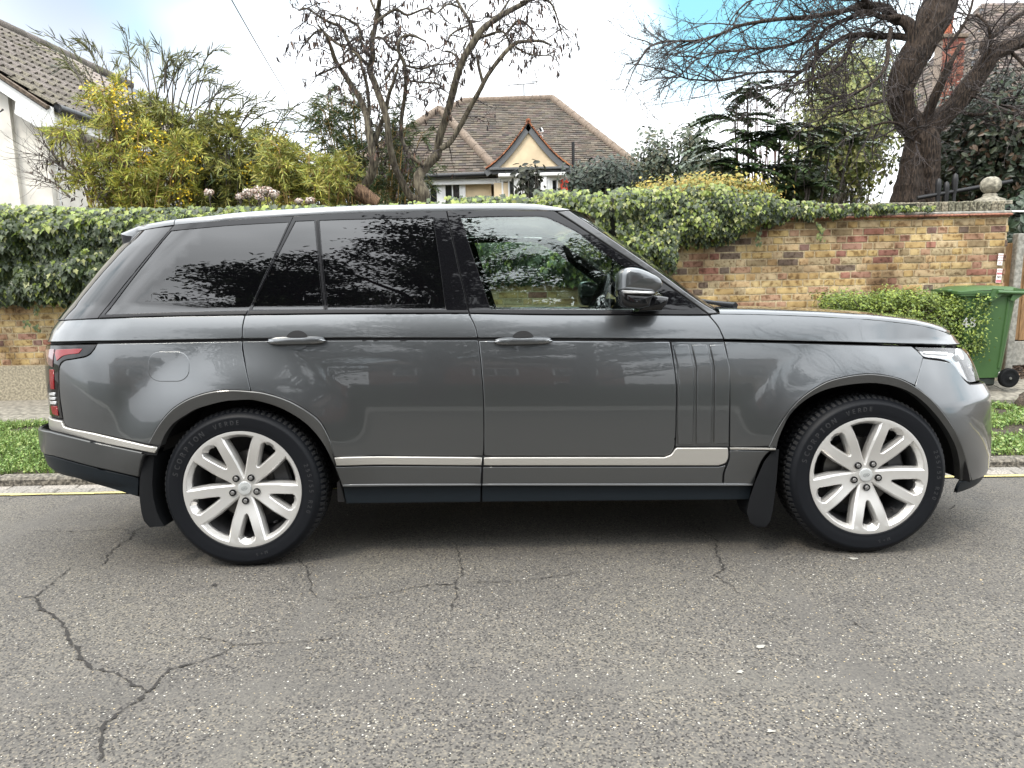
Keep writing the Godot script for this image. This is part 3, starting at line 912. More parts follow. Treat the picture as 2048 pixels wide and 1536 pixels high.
func build_white_house() -> void:
	var h := thing("white_house", "off-white rendered house with a grey pantiled roof and white bargeboard beyond the ivy", "house")
	var gz := -7.5
	var cx := -6.43
	var ey := 3.70
	var apex := Vector2(-9.55, 5.90)
	var w := MB.new()
	var poly := PackedVector2Array([Vector2(-12.6, -0.2), Vector2(cx, -0.2), Vector2(cx, ey), Vector2(apex.x, apex.y), Vector2(-12.6, ey)])
	w.prism(poly, Vector3(0, 0, gz - 11.0), Vector3.RIGHT, Vector3.UP, 11.0)
	put("wall", w.mesh(), M.render_white, h)
	var br := MB.new()
	br.prism(PackedVector2Array([Vector2(-12.0, -0.2), Vector2(cx - 0.42, -0.2), Vector2(cx - 0.42, ey + 0.14), Vector2(apex.x, apex.y - 0.2), Vector2(-12.0, ey)]), Vector3(0, 0, gz), Vector3.RIGHT, Vector3.UP, 0.07)
	# chimney breast standing proud of the gable, its edge shows as a soft vertical line
	put("chimney_breast", br.mesh(), M.render_white, h)
	# roof slope towards the street side, right of the ridge
	var e := Vector3(cx + 0.27, ey - 0.03, gz + 0.30)
	var r := Vector3(apex.x, apex.y + 0.16, gz + 0.30)
	var up := (r - e)
	var sl := up.length()
	var by := up / sl
	var bx := Vector3(0, 0, -1)
	var out := bx.cross(by)
	if out.y < 0:
		out = -out
	var deck := MB.new()
	deck.box(e + by * sl / 2 + bx * 5.0 - out * 0.05, Vector3(10.0, sl, 0.05), Basis(bx, by, bx.cross(by)))
	deck.box(Vector3(-2 * 9.55 + 6.16 + 1.6, (ey + 5.9) / 2, gz - 4.7), Vector3(0.1, sl, 10.0), Basis(Vector3(0, 0, 1), -0.95))
	put("roof_deck", deck.mesh(), M.gutter_black, h)
	var tile := MB.new()
	var prow := []
	for j in 2:
		var row := []
		for i in 9:
			var u := i / 8.0
			var hgt := 0.042 * sin(u * TAU) + (0.034 if j == 0 else 0.0)
			row.append(Vector3(u * 0.225 - 0.1125, j * 0.36, hgt))
		prow.append(row)
	tile.sheet(prow, Vector3(0, 0, 1))
	for i in 8:
		tile.quad(prow[0][i], prow[0][i + 1], prow[0][i + 1] - Vector3(0, -0.004, 0.028), prow[0][i] - Vector3(0, -0.004, 0.028), Vector3(0, -1, 0))
	var tmesh := tile.mesh()
	var tm := []
	for q in [[0.215, 0.185, 0.16], [0.18, 0.155, 0.13], [0.255, 0.22, 0.195], [0.15, 0.13, 0.105], [0.225, 0.20, 0.15]]:
		tm.append(mottled(lin(q[0], q[1], q[2]), 0.5, 1.0, 2.4, 0.93, 0.03, int(q[0] * 1000), 0.4))
	var far := MB.new()
	var count := 0
	for row in int(sl / 0.32):
		for c in 34:
			var p := e + by * (row * 0.32 - 0.03) + bx * (0.11 + c * 0.205) + out * 0.012
			var bs := Basis(bx, by, bx.cross(by))
			if bs.z.y < 0:
				bs = Basis(-bx, by, (-bx).cross(by))
			if c < 24 and count < 300:
				var o := put("roof_tile", tmesh, tm[rng.randi() % 5], h)
				o.transform = Transform3D(bs * Basis(Vector3(0, 0, 1), rng.randf_range(-0.02, 0.02)), p)
				count += 1
			else:
				var arr := tmesh.surface_get_arrays(0)
				var vs: PackedVector3Array = arr[Mesh.ARRAY_VERTEX]
				var ns: PackedVector3Array = arr[Mesh.ARRAY_NORMAL]
				far.col = colour_of([Color(0.2, 0.17, 0.145), Color(0.16, 0.14, 0.115), Color(0.24, 0.21, 0.18)], 0.15)
				for k in range(0, vs.size(), 3):
					far.tri(p + bs * vs[k], p + bs * vs[k + 1], p + bs * vs[k + 2], bs * ns[k], bs * ns[k + 1], bs * ns[k + 2])
	put("roof_tiles", far.mesh(), M.roof_v, h).set_meta("kind", "stuff")
	for k in 22:
		var rt := MB.new()
		var z := gz + 0.3 - 0.44 * k
		rt.tube([Vector3(r.x, r.y + 0.0, z), Vector3(r.x, r.y + 0.0, z - 0.43)], [0.12, 0.125], 10)
		put("ridge_tile", rt.mesh(), tm[k % 5], h)
	# bargeboard with a kicked foot, undercloak, fascia, gutter
	var bb := MB.new()
	var perp := Vector3(by.y, -by.x, 0)
	if perp.y > 0:
		perp = -perp
	var a := e - by * 0.02
	var b := r
	for k in 2:
		pass
	bb.box((a + b) * 0.5 + perp * 0.13 + Vector3(0, 0, -0.02), Vector3(sl + 0.02, 0.16, 0.035), Basis(by, by.rotated(Vector3(0, 0, 1), PI / 2), Vector3(0, 0, 1)), 0.004)
	bb.prism(PackedVector2Array([Vector2(cx + 0.30, ey - 0.05), Vector2(cx + 0.30, ey - 0.30), Vector2(cx + 0.06, ey - 0.30), Vector2(cx - 0.22, ey - 0.12), Vector2(cx - 0.15, ey + 0.18)]), Vector3(0, 0, gz + 0.26), Vector3.RIGHT, Vector3.UP, 0.032)
	put("bargeboard", bb.mesh(), M.white, h)
	var uc := MB.new()
	for k in 4:
		uc.box((a + b) * 0.5 + perp * (0.046 - 0.012 * k) + Vector3(0, 0, 0.012 + 0.006 * k), Vector3(sl, 0.009, 0.09), Basis(by, by.rotated(Vector3(0, 0, 1), PI / 2), Vector3(0, 0, 1)))
	put("verge_undercloak", uc.mesh(), M.ridge, h)
	var fa := MB.new()
	fa.box(Vector3(cx + 0.25, ey - 0.17, gz - 4.7), Vector3(0.03, 0.2, 9.9), Basis(), 0.004)
	fa.box(Vector3(cx + 0.12, ey - 0.27, gz - 4.7), Vector3(0.26, 0.02, 9.9), Basis(), 0.004)
	put("fascia", fa.mesh(), M.white, h)
	var gu := MB.new()
	gu.tube([Vector3(cx + 0.33, ey - 0.05, gz + 0.22), Vector3(cx + 0.33, ey - 0.09, gz - 9.5)], [0.06, 0.06], 10)
	put("gutter", gu.mesh(), M.gutter_black, h)
	var dp := MB.new()
	dp.tube([Vector3(cx + 0.04, ey - 0.3, gz - 0.12), Vector3(cx + 0.04, 0, gz - 0.12)], [0.016, 0.016], 6)
	put("corner_pipe", dp.mesh(), M.white, h)

func build_chimney_house() -> void:
	var h := thing("brick_house", "distant red brick house with a tall chimney stack and brown tiled roof", "house")
	var z := -17.0
	var bm := mottled(lin(0.24, 0.085, 0.055), 0.6, 1.0, 1.2, 0.9, 0.04, 81, 0.3)
	var m := MB.new()
	m.box(Vector3(CHIM[2] + 4.6, 2.0, z - 3.0), Vector3(7.0, 4.6, 5.6))
	put("wall", m.mesh(), bm, h)
	var rx: float = CHIM[2]
	var ry: float = CHIM[3]
	var rp := [Color(0.11, 0.085, 0.07), Color(0.14, 0.11, 0.09), Color(0.085, 0.07, 0.06)]
	roof_plane(h, [Vector3(rx - 0.3, ry, z + 0.2), Vector3(rx + 8.0, ry, z + 0.2), Vector3(rx + 6.0, ry + 3.4, z - 3.0), Vector3(rx + 1.8, ry + 3.4, z - 3.0)], 0.24, 0.13, rp, M.roof_v)
	roof_plane(h, [Vector3(rx - 0.3, ry, z + 0.2), Vector3(rx - 0.3, ry, z - 6.2), Vector3(rx + 1.8, ry + 3.4, z - 3.0)], 0.24, 0.13, rp, M.roof_v)
	# chimney: brick courses built up
	var cx: float = CHIM[0]
	var top: float = CHIM[1]
	var st := MB.new()
	st.box(Vector3(cx, top / 2, z), Vector3(0.50, top, 0.44))
	put("chimney_core", st.mesh(), mottled(lin(0.34, 0.27, 0.22), 0.7, 1.0, 2.0), h)
	var cb := MB.new()
	for row in 40:
		var y := top - 0.05 - 0.075 * row
		for k in 3:
			cb.col = colour_of([Color(0.19, 0.066, 0.046), Color(0.14, 0.05, 0.038), Color(0.24, 0.10, 0.07)], 0.2)
			cb.box(Vector3(cx - 0.185 + 0.185 * k + (0.03 if row % 2 else -0.03) * (1.0 if k == 1 else 0.3), y, z + 0.22), Vector3(0.172, 0.064, 0.03))
	put("chimney_bricks", cb.mesh(), M.roof_v, h).set_meta("kind", "stuff")
	var cp := MB.new()
	cp.box(Vector3(cx, top + 0.04, z), Vector3(0.66, 0.09, 0.56), Basis(), 0.01)
	put("chimney_cap", cp.mesh(), M.ridge, h)
	var pot := MB.new()
	pot.lathe(Vector3(cx - 0.06, top + 0.08, z), Vector3.UP, [Vector2(0.13, 0.0), Vector2(0.115, 0.08), Vector2(0.105, 0.38), Vector2(0.13, 0.40), Vector2(0.13, 0.46), Vector2(0.1, 0.46), Vector2(0.09, 0.2)], 16)
	put("chimney_pot", pot.mesh(), mottled(lin(0.40, 0.12, 0.06), 0.7, 1.0, 2.0), h)

# ---------------------------------------------------------------- the other side of the street, seen in the car's paint and glass
func build_opposite_side() -> void:
	var pv := MB.new()
	pv.box(Vector3(0, -0.05, 6.8), Vector3(60, 0.12, 1.6))
	struct_of("far_pavement", pv.mesh(), M.concrete)
	var grp := "brick houses across the street"
	for k in 3:
		var x := -13.5 + 13.0 * k
		var z := 25.0
		var h := thing("terraced_house", ["brown brick house across the street beyond the car boot", "red brick house across the street facing the car doors", "pale brick house across the street facing the bonnet"][k], "house", Vector3(x, 0, z), grp)
		var tone: Array = [[0.24, 0.15, 0.10], [0.30, 0.13, 0.09], [0.36, 0.28, 0.19]][k]
		var bm := mottled(lin(tone[0], tone[1], tone[2]), 0.6, 1.0, 1.1, 0.9, 0.04, 90 + k, 0.3)
		var w := MB.new()
		w.box(Vector3(0, 2.7, 3.0), Vector3(9.6, 5.5, 6.0))
		put("wall", w.mesh(), bm, h)
		roof_plane_local(h, [Vector3(-5.1, 5.4, -0.4), Vector3(5.1, 5.4, -0.4), Vector3(3.2, 7.4, 3.0), Vector3(-3.2, 7.4, 3.0)])
		for wx in [-3.0, 0.0, 3.0]:
			for wy in [1.5, 4.1]:
				if wx == 0.0 and wy < 2.0:
					continue
				var f := MB.new()
				for e in [[0.0, 0.66, 1.7, 0.09], [0.0, -0.66, 1.7, 0.09], [-0.82, 0.0, 0.09, 1.4], [0.82, 0.0, 0.09, 1.4], [0.0, 0.0, 0.07, 1.4], [0.0, 0.2, 1.6, 0.06]]:
					f.box(Vector3(wx + e[0], wy + e[1], -0.04), Vector3(e[2], e[3], 0.1))
				var win := put("window", f.mesh(), M.white, h)
				var g := MB.new()
				g.box(Vector3(wx, wy, -0.01), Vector3(1.6, 1.3, 0.03))
				put("pane", g.mesh(), M.window_glass, win)
		var d := MB.new()
		d.box(Vector3(0, 1.05, -0.04), Vector3(1.0, 2.1, 0.1), Basis(), 0.01)
		put("door", d.mesh(), mat(lin(0.05, 0.06, 0.09), 0.4), h)
	var hw := thing("front_hedge", "clipped dark hedge along the far pavement", "hedge", Vector3(0, 0, 9.6))
	var hx := []
	var hc := []
	for k in 16000:
		var x := rng.randf_range(-16, 16)
		var y := rng.randf_range(0.0, 1.25)
		hx.append(Transform3D(facing(Vector3(rng.randf_range(-0.6, 0.6), rng.randf_range(-0.2, 1), -1), rand_dir(), rng.randf_range(0.07, 0.14)), Vector3(x, y, rng.randf_range(-0.35, -0.2) + 0.15 * (1.0 if y > 1.1 else 0.0))))
		hc.append(colour_of([Color(0.03, 0.055, 0.02), Color(0.045, 0.075, 0.025)]))
	var core := MB.new()
	core.box(Vector3(0, 0.6, 0), Vector3(32, 1.2, 0.5))
	put("stems", core.mesh(), mat(lin(0.02, 0.025, 0.012), 1.0), hw)
	scatter("foliage", LEAF.oval, M.leaf_gloss, hx, hc, hw)
	# a broad dark tree with layered foliage, and a bare one beside it
	layered_tree("spreading_tree", "low broad dark evergreen with layered foliage across the street facing the car boot", Vector3(-4.4, 0, 8.9), 6.9, 2.2, 2.3, 26, 91)
	layered_tree("spreading_tree", "tall open evergreen with layered foliage across the street facing the car doors", Vector3(-1.5, 0, 9.2), 9.6, 3.4, 2.7, 26, 92)
	layered_tree("spreading_tree", "open crooked evergreen across the street facing the front door of the car", Vector3(1.1, 0, 9.6), 8.6, 2.6, 2.3, 17, 94)
	var bt := thing("bare_street_tree", "large bare tree across the street opposite the bonnet", "tree", Vector3(6.6, 0, 9.5))
	var tw := MB.new()
	var r2 := RandomNumberGenerator.new()
	r2.seed = 93
	var tr := MB.new()
	tr.tube([Vector3(0, -0.1, 0), Vector3(0.1, 1.5, 0), Vector3(-0.05, 3.2, 0.1)], [0.32, 0.27, 0.24], 10, true, 0.06, r2)
	for k in 9:
		var d := Vector3(r2.randf_range(-1, 1), r2.randf_range(0.5, 1.2), r2.randf_range(-1, 1)).normalized()
		grow(tw, Vector3(-0.05, 3.0, 0.1), d, 2.6, 0.11, 4, r2, 5)
	put("trunk", tr.mesh(), M.bark, bt)
	put("branches", tw.mesh(), M.twig, bt)

func roof_plane_local(h: Node3D, pts: Array) -> void:
	var pp := plane_poly(pts)
	var base := MB.new()
	base.prism(pp[3], pp[0], pp[1], pp[2], 0.1)
	put("roof", base.mesh(), mottled(lin(0.14, 0.10, 0.08), 0.6, 1.0, 1.0, 0.9, 0.05, 97, 0.5), h)

func grow(mb: MB, at: Vector3, dir: Vector3, length: float, rad: float, depth: int, r: RandomNumberGenerator, sides := 4) -> void:
	var pts := [at]
	var rr := [rad]
	var p := at
	var d := dir
	var seg := 4
	for k in seg:
		d = (d + Vector3(r.randf_range(-1, 1), r.randf_range(-0.6, 0.9), r.randf_range(-1, 1)) * 0.22).normalized()
		p += d * length / seg
		pts.append(p)
		rr.append(lerpf(rad, rad * 0.5, (k + 1.0) / seg))
	mb.tube(pts, rr, sides, false)
	if depth <= 0:
		return
	for k in (3 if depth > 1 else 2):
		var i := r.randi_range(1, seg)
		var nd := (d + Vector3(r.randf_range(-1, 1), r.randf_range(-0.5, 1), r.randf_range(-1, 1)) * 0.9).normalized()
		grow(mb, pts[i], nd, length * r.randf_range(0.55, 0.8), rr[i] * 0.66, depth - 1, r, maxi(3, sides - 1))

func layered_tree(called: String, label: String, at: Vector3, high: float, low: float, reach_: float, boughs: int, seed_: int) -> void:
	var t := thing(called, label, "tree", at, "layered evergreens across the street")
	var r := RandomNumberGenerator.new()
	r.seed = seed_
	var wood := MB.new()
	var xf := []
	var cc := []
	var trunk := []
	var tr := []
	for k in 8:
		var f := k / 7.0
		trunk.append(Vector3(0.35 * sin(f * 2.6), f * (high - 0.5), 0.2 * sin(f * 3)))
		tr.append(lerpf(0.26, 0.06, f))
	wood.tube(trunk, tr, 10, true, 0.05, r)
	for k in boughs:
		var y := lerpf(low, high - 0.3, (k + r.randf()) / boughs)
		var i := mini(int(y / (high - 0.5) * 7 * 0.8), 6)
		var o: Vector3 = trunk[i]
		var a := k * 2.4 + r.randf_range(-0.4, 0.4)
		var reach := reach_ * r.randf_range(0.55, 1.1) * (1.05 - 0.6 * smoothstep(low + 0.4 * (high - low), high, y))
		var goal := Vector3(o.x + cos(a) * reach, y, o.z + sin(a) * reach * 0.7)
		var pts := []
		var rad := []
		for j in 7:
			var f := j / 6.0
			pts.append(o.lerp(goal, f) + Vector3(r.randf_range(-0.1, 0.1), 0.25 * sin(f * PI), r.randf_range(-0.1, 0.1)))
			rad.append(lerpf(0.085, 0.015, f))
			if j >= 2:
				for q in 3:
					var c: Vector3 = pts[j] + Vector3(r.randf_range(-0.45, 0.45), r.randf_range(0.0, 0.22), r.randf_range(-0.45, 0.45))
					wood.tube([pts[j], (pts[j] + c) * 0.5 + Vector3(0, 0.05, 0), c], [0.018, 0.012, 0.006], 3, false)
					for l in 60:
						var off := Vector3(r.randfn(0, 0.22), absf(r.randfn(0, 0.08)), r.randfn(0, 0.22))
						xf.append(Transform3D(facing(Vector3(r.randf_range(-0.7, 0.7), 1, r.randf_range(-0.7, 0.7)), rand_dir(), r.randf_range(0.08, 0.15)), c + off))
						cc.append(colour_of([Color(0.02, 0.036, 0.014), Color(0.03, 0.05, 0.018), Color(0.016, 0.028, 0.012)]))
		wood.tube(pts, rad, 5, false)
	put("trunk", wood.mesh(), M.bark, t)
	scatter("crown", LEAF.oval, M.leaf_gloss, xf, cc, t)

# ---------------------------------------------------------------- ivy
func table_at(t: Array, x: float) -> float:
	if x <= t[0][0]:
		return t[0][1]
	for k in t.size() - 1:
		if x <= t[k + 1][0]:
			return lerpf(t[k][1], t[k + 1][1], (x - t[k][0]) / (t[k + 1][0] - t[k][0]))
	return t[-1][1]

func build_ivy() -> void:
	var ivy := thing("ivy", "thick ivy with dark and yellow-green leaves draped over the brick wall", "ivy")
	var bump := FastNoiseLite.new()
	bump.seed = 8
	bump.frequency = 1.3
	bump.fractal_octaves = 3
	var core := MB.new()
	var rows := []
	for j in 9:
		var row := []
		for i in 121:
			var x := lerpf(-7.6, 4.3, i / 120.0)
			var top := table_at(IVY_TOP, x) - 0.05
			var bot := table_at(IVY_BOT, x) + 0.03
			var t := j / 8.0
			var out := (0.03 + 0.17 * sin(PI * clampf(t * 0.9 + 0.1, 0, 1))) * clampf((top - bot) / 0.4, 0.1, 1.0)
			if t > 0.95:
				out = -0.2
			row.append(wall_p(x, lerpf(bot, top, t), out))
		rows.append(row)
	core.sheet(rows, Vector3(0, 0.2, 1))
	put("stems", core.mesh(), mat(lin(0.012, 0.014, 0.008), 1.0), ivy)
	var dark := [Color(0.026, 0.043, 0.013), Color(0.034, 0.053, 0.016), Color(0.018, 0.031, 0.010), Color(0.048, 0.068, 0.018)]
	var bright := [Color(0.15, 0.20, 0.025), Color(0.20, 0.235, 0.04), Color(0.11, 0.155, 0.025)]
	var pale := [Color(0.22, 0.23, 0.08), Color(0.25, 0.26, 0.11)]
	var xf := []
	var cc := []
	var big := []
	for k in 98000:
		var x := rng.randf_range(-7.5, 4.45)
		var top := table_at(IVY_TOP, x)
		var bot := table_at(IVY_BOT, x)
		var t := rng.randf()
		var y := lerpf(bot - 0.03, top + 0.02, t)
		if rng.randf() > clampf((top - bot) / 1.2, 0.25, 1.0):
			continue
		var n := bump.get_noise_2d(x * 1.6, y * 1.6)
		var edge := clampf(minf(y - bot, top - y) / 0.25, 0.0, 1.0)
		if edge < 0.25 and bump.get_noise_2d(x * 4.0 + 50, y * 4.0) + rng.randf_range(-0.3, 0.3) < -0.02:
			continue
		var thick := (0.10 + 0.22 * sqrt(edge)) * (1.0 + 0.7 * n)
		var out := thick * (1.0 - 0.75 * pow(rng.randf(), 2.2))
		var w := wall_at(wall_s(x))
		var nrm: Vector3 = (w[2] as Vector3) + Vector3(rng.randf_range(-0.55, 0.55), rng.randf_range(-0.25, 0.75), 0)
		if t > 0.9:
			nrm.y += rng.randf_range(0.2, 1.2)
			out -= rng.randf_range(0.0, 0.35)
		var right := smoothstep(-0.5, 2.0, x)
		var s := rng.randf_range(0.036, 0.082) * lerpf(1.0, 0.6, right) * (1.0 if rng.randf() < 0.9 else 1.25)
		var up := Vector3(rng.randf_range(-0.45, 0.45), 1, 0)
		var p: Vector3 = (w[0] as Vector3) + Vector3(0, y, 0) + (w[2] as Vector3) * out
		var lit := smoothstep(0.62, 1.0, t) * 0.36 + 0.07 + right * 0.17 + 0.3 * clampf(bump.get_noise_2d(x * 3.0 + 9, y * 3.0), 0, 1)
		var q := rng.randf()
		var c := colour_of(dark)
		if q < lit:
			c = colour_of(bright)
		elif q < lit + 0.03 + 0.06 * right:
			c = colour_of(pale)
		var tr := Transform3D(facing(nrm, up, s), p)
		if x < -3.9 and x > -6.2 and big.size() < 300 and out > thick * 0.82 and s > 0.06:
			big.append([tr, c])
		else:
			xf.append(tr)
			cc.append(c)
	# trailing shoots
	for sh in SHOOTS:
		var p := Vector3(sh[0], sh[1], sh[2])
		for k in int(sh[3]):
			p += Vector3(rng.randf_range(-0.03, 0.035), -0.028, 0)
			for l in 3:
				xf.append(Transform3D(facing(Vector3(rng.randf_range(-0.5, 0.5), 0.3, 1), Vector3.UP, rng.randf_range(0.025, 0.05)), p + Vector3(rng.randf_range(-0.03, 0.03), rng.randf_range(-0.02, 0.02), rng.randf_range(0.0, 0.04))))
				cc.append(colour_of([Color(0.12, 0.14, 0.03), Color(0.07, 0.10, 0.03)]))
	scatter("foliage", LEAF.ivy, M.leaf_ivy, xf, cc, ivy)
	var lm := []
	for c in dark + bright + pale:
		var m := mat(c.linear_to_srgb(), 0.48)
		m.backlight_enabled = true
		m.backlight = Color(0.22, 0.22, 0.22)
		lm.append(m)
	for e in big:
		var best := 0
		var all := dark + bright + pale
		for k in all.size():
			if absf(all[k].r - e[1].r) + absf(all[k].g - e[1].g) < absf(all[best].r - e[1].r) + absf(all[best].g - e[1].g):
				best = k
		var o := put("leaf", LEAF.ivy, lm[best], ivy)
		o.transform = e[0]

# ---------------------------------------------------------------- general planting
# leaves in clumps through an ellipsoid, on stems from the ground
func leafy(called: String, label: String, category: String, at: Vector3, rad: Vector3, clumps: int, per: int, kind: String, size: float, pal: Array, m: Material, stems := 6, spread := 0.16, shell := 0.5, upright := 0.3, group := "", boxy := false) -> Node3D:
	var t := thing(called, label, category, Vector3(at.x, 0, at.z), group)
	var wood := MB.new()
	var xf := []
	var cc := []
	var c0 := Vector3(0, at.y, 0)
	for k in clumps:
		var d := rand_dir()
		var r := pow(rng.randf(), shell)
		var c := c0 + d * rad * r
		if boxy:
			var q := Vector3(rng.randf_range(-1, 1), rng.randf_range(-1, 1), rng.randf_range(-1, 1))
			q /= maxf(absf(q.x), maxf(absf(q.y), absf(q.z))) / lerpf(0.6, 1.0, rng.randf())
			c = c0 + q * rad * (1.0 - 0.10 * q.length_squared() / 3.0)
		if c.y < 0.05:
			c.y = 0.05
		if k < stems * 6:
			var b := Vector3(rng.randf_range(-0.15, 0.15), 0, rng.randf_range(-0.15, 0.15))
			var mid := b.lerp(c, 0.55) + Vector3(rng.randf_range(-0.1, 0.1), 0.15, rng.randf_range(-0.1, 0.1))
			wood.tube([b, mid, c], [0.012 + 0.006 * rad.y, 0.008 + 0.002 * rad.y, 0.004], 4, false)
		var tone := rng.randf_range(0.8, 1.2)
		for l in per:
			var o := Vector3(rng.randfn(0, spread), rng.randfn(0, spread * 0.7), rng.randfn(0, spread))
			var nrm := (d * 0.6 + o / spread * 0.35 + Vector3(0, upright, 0.25) + rand_dir() * 0.55).normalized()
			xf.append(Transform3D(facing(nrm, Vector3(rng.randf_range(-1, 1), rng.randf_range(-0.3, 1), rng.randf_range(-1, 1)), size * rng.randf_range(0.6, 1.3)), c + o))
			var col := colour_of(pal)
			cc.append(Color(col.r * tone, col.g * tone, col.b * tone))
	put("stems", wood.mesh(), M.twig_grey, t)
	scatter("foliage", LEAF[kind], m, xf, cc, t)
	return t

# arching wands set with narrow leaves
func feathery(called: String, label: String, category: String, base: Vector3, tips: Array, wands: int, twigs: int, leaves: int, size: float, pal: Array, cane: Material, kind := "lance", bare := 0.35) -> Node3D:
	var t := thing(called, label, category, base)
	var wood := MB.new()
	var xf := []
	var cc := []
	for k in wands:
		var q: Array = tips[k % tips.size()]
		var b := Vector3(rng.randf_range(-1, 1) * q[3] * 0.5 + q[0] * 0.35, 0, rng.randf_range(-0.3, 0.3))
		var tip := Vector3(q[0] + rng.randfn(0, q[3] * 0.45), q[1] + rng.randfn(0, q[4] * 0.4), q[2] + rng.randf_range(-0.4, 0.4))
		var top := Vector3(lerpf(b.x, tip.x, 0.6), tip.y + rng.randf_range(0.1, 0.35), lerpf(b.z, tip.z, 0.6))
		var pts := []
		var rr := []
		for i in 9:
			var f := i / 8.0
			pts.append(b.lerp(top, f).lerp(top.lerp(tip, f), f))
			rr.append(lerpf(0.014, 0.003, f))
		wood.tube(pts, rr, 4, false)
		var tone := rng.randf_range(0.75, 1.25)
		for w in twigs:
			var f := lerpf(bare, 1.0, rng.randf())
			var i := mini(int(f * 8), 7)
			var o: Vector3 = pts[i].lerp(pts[i + 1], f * 8 - i)
			var d := (rand_dir() * Vector3(1, 0.6, 1) + Vector3(0, 0.35, 0)).normalized()
			var len := rng.randf_range(0.18, 0.42) * (1.2 - 0.5 * f)
			var e := o + d * len + Vector3(0, -0.35 * len, 0)
			wood.tube([o, o + d * len * 0.5 + Vector3(0, 0.03, 0), e], [0.004, 0.003, 0.002], 3, false)
			for l in leaves:
				var u := rng.randf_range(0.15, 1.0)
				var p := o.lerp(e, u) + Vector3(0, 0.06 * sin(u * PI), 0)
				var dir := (d + rand_dir() * 0.8 + Vector3(0, -0.35, 0)).normalized()
				var side := dir.cross(rand_dir()).normalized()
				var s := size * rng.randf_range(0.6, 1.25)
				xf.append(Transform3D(Basis(side, -dir, side.cross(-dir)).scaled_local(Vector3(s, s, s)), p))
				var col := colour_of(pal)
				cc.append(Color(col.r * tone, col.g * tone, col.b * tone))
	put("canes", wood.mesh(), cane, t)
	scatter("foliage", LEAF[kind], M.leaf_soft, xf, cc, t)
	return t

# long thin strands arching against the sky, with a few narrow leaves
func wisps(t: Node3D, lines: Array) -> void:
	var mb := MB.new()
	var xf := []
	var cc := []
	for l in lines:
		for n in 3:
			var a := Vector3(l[0], l[1], l[2]) - t.position + rand_dir() * 0.2
			var b := Vector3(l[3], l[4], l[5]) - t.position + Vector3(rng.randfn(0, 0.16), rng.randfn(0, 0.14), rng.randf_range(-0.3, 0.3))
			var m := Vector3(lerpf(a.x, b.x, 0.4), maxf(a.y, b.y) + rng.randf_range(0.0, 0.18), a.z)
			var pts := []
			var rr := []
			for i in 9:
				var f := i / 8.0
				pts.append(a.lerp(m, f).lerp(m.lerp(b, f), f))
				rr.append(lerpf(0.011, 0.005, f))
				if i > 2:
					for k in 5:
						var dir = (rand_dir() + (pts[i] - pts[i - 1]).normalized() * 1.6).normalized()
						var side = dir.cross(rand_dir()).normalized()
						var s := rng.randf_range(0.10, 0.2)
						xf.append(Transform3D(Basis(side, -dir, side.cross(-dir)).scaled_local(Vector3(s, s, s)), pts[i] + rand_dir() * 0.03))
						cc.append(colour_of([Color(0.10, 0.11, 0.04), Color(0.06, 0.07, 0.045), Color(0.14, 0.14, 0.04)]))
			mb.tube(pts, rr, 3, false)
	put("strands", mb.mesh(), M.twig_grey, t)
	scatter("strand_leaves", LEAF.needle, M.leaf_soft, xf, cc, t)

func blossom(t: Node3D, spots: Array, per: int, spread: float, size: float, pal: Array) -> void:
	var xf := []
	var cc := []
	for s in spots:
		for k in per:
			var o := Vector3(rng.randfn(0, spread), rng.randfn(0, spread), rng.randfn(0, spread) + 0.1)
			xf.append(Transform3D(facing(rand_dir() + Vector3(0, 0.3, 0.6), rand_dir(), size * rng.randf_range(0.6, 1.3)), Vector3(s[0], s[1], s[2]) - t.position + o))
			cc.append(colour_of(pal))
	scatter("blossom", LEAF.clover, M.leaf_soft, xf, cc, t)

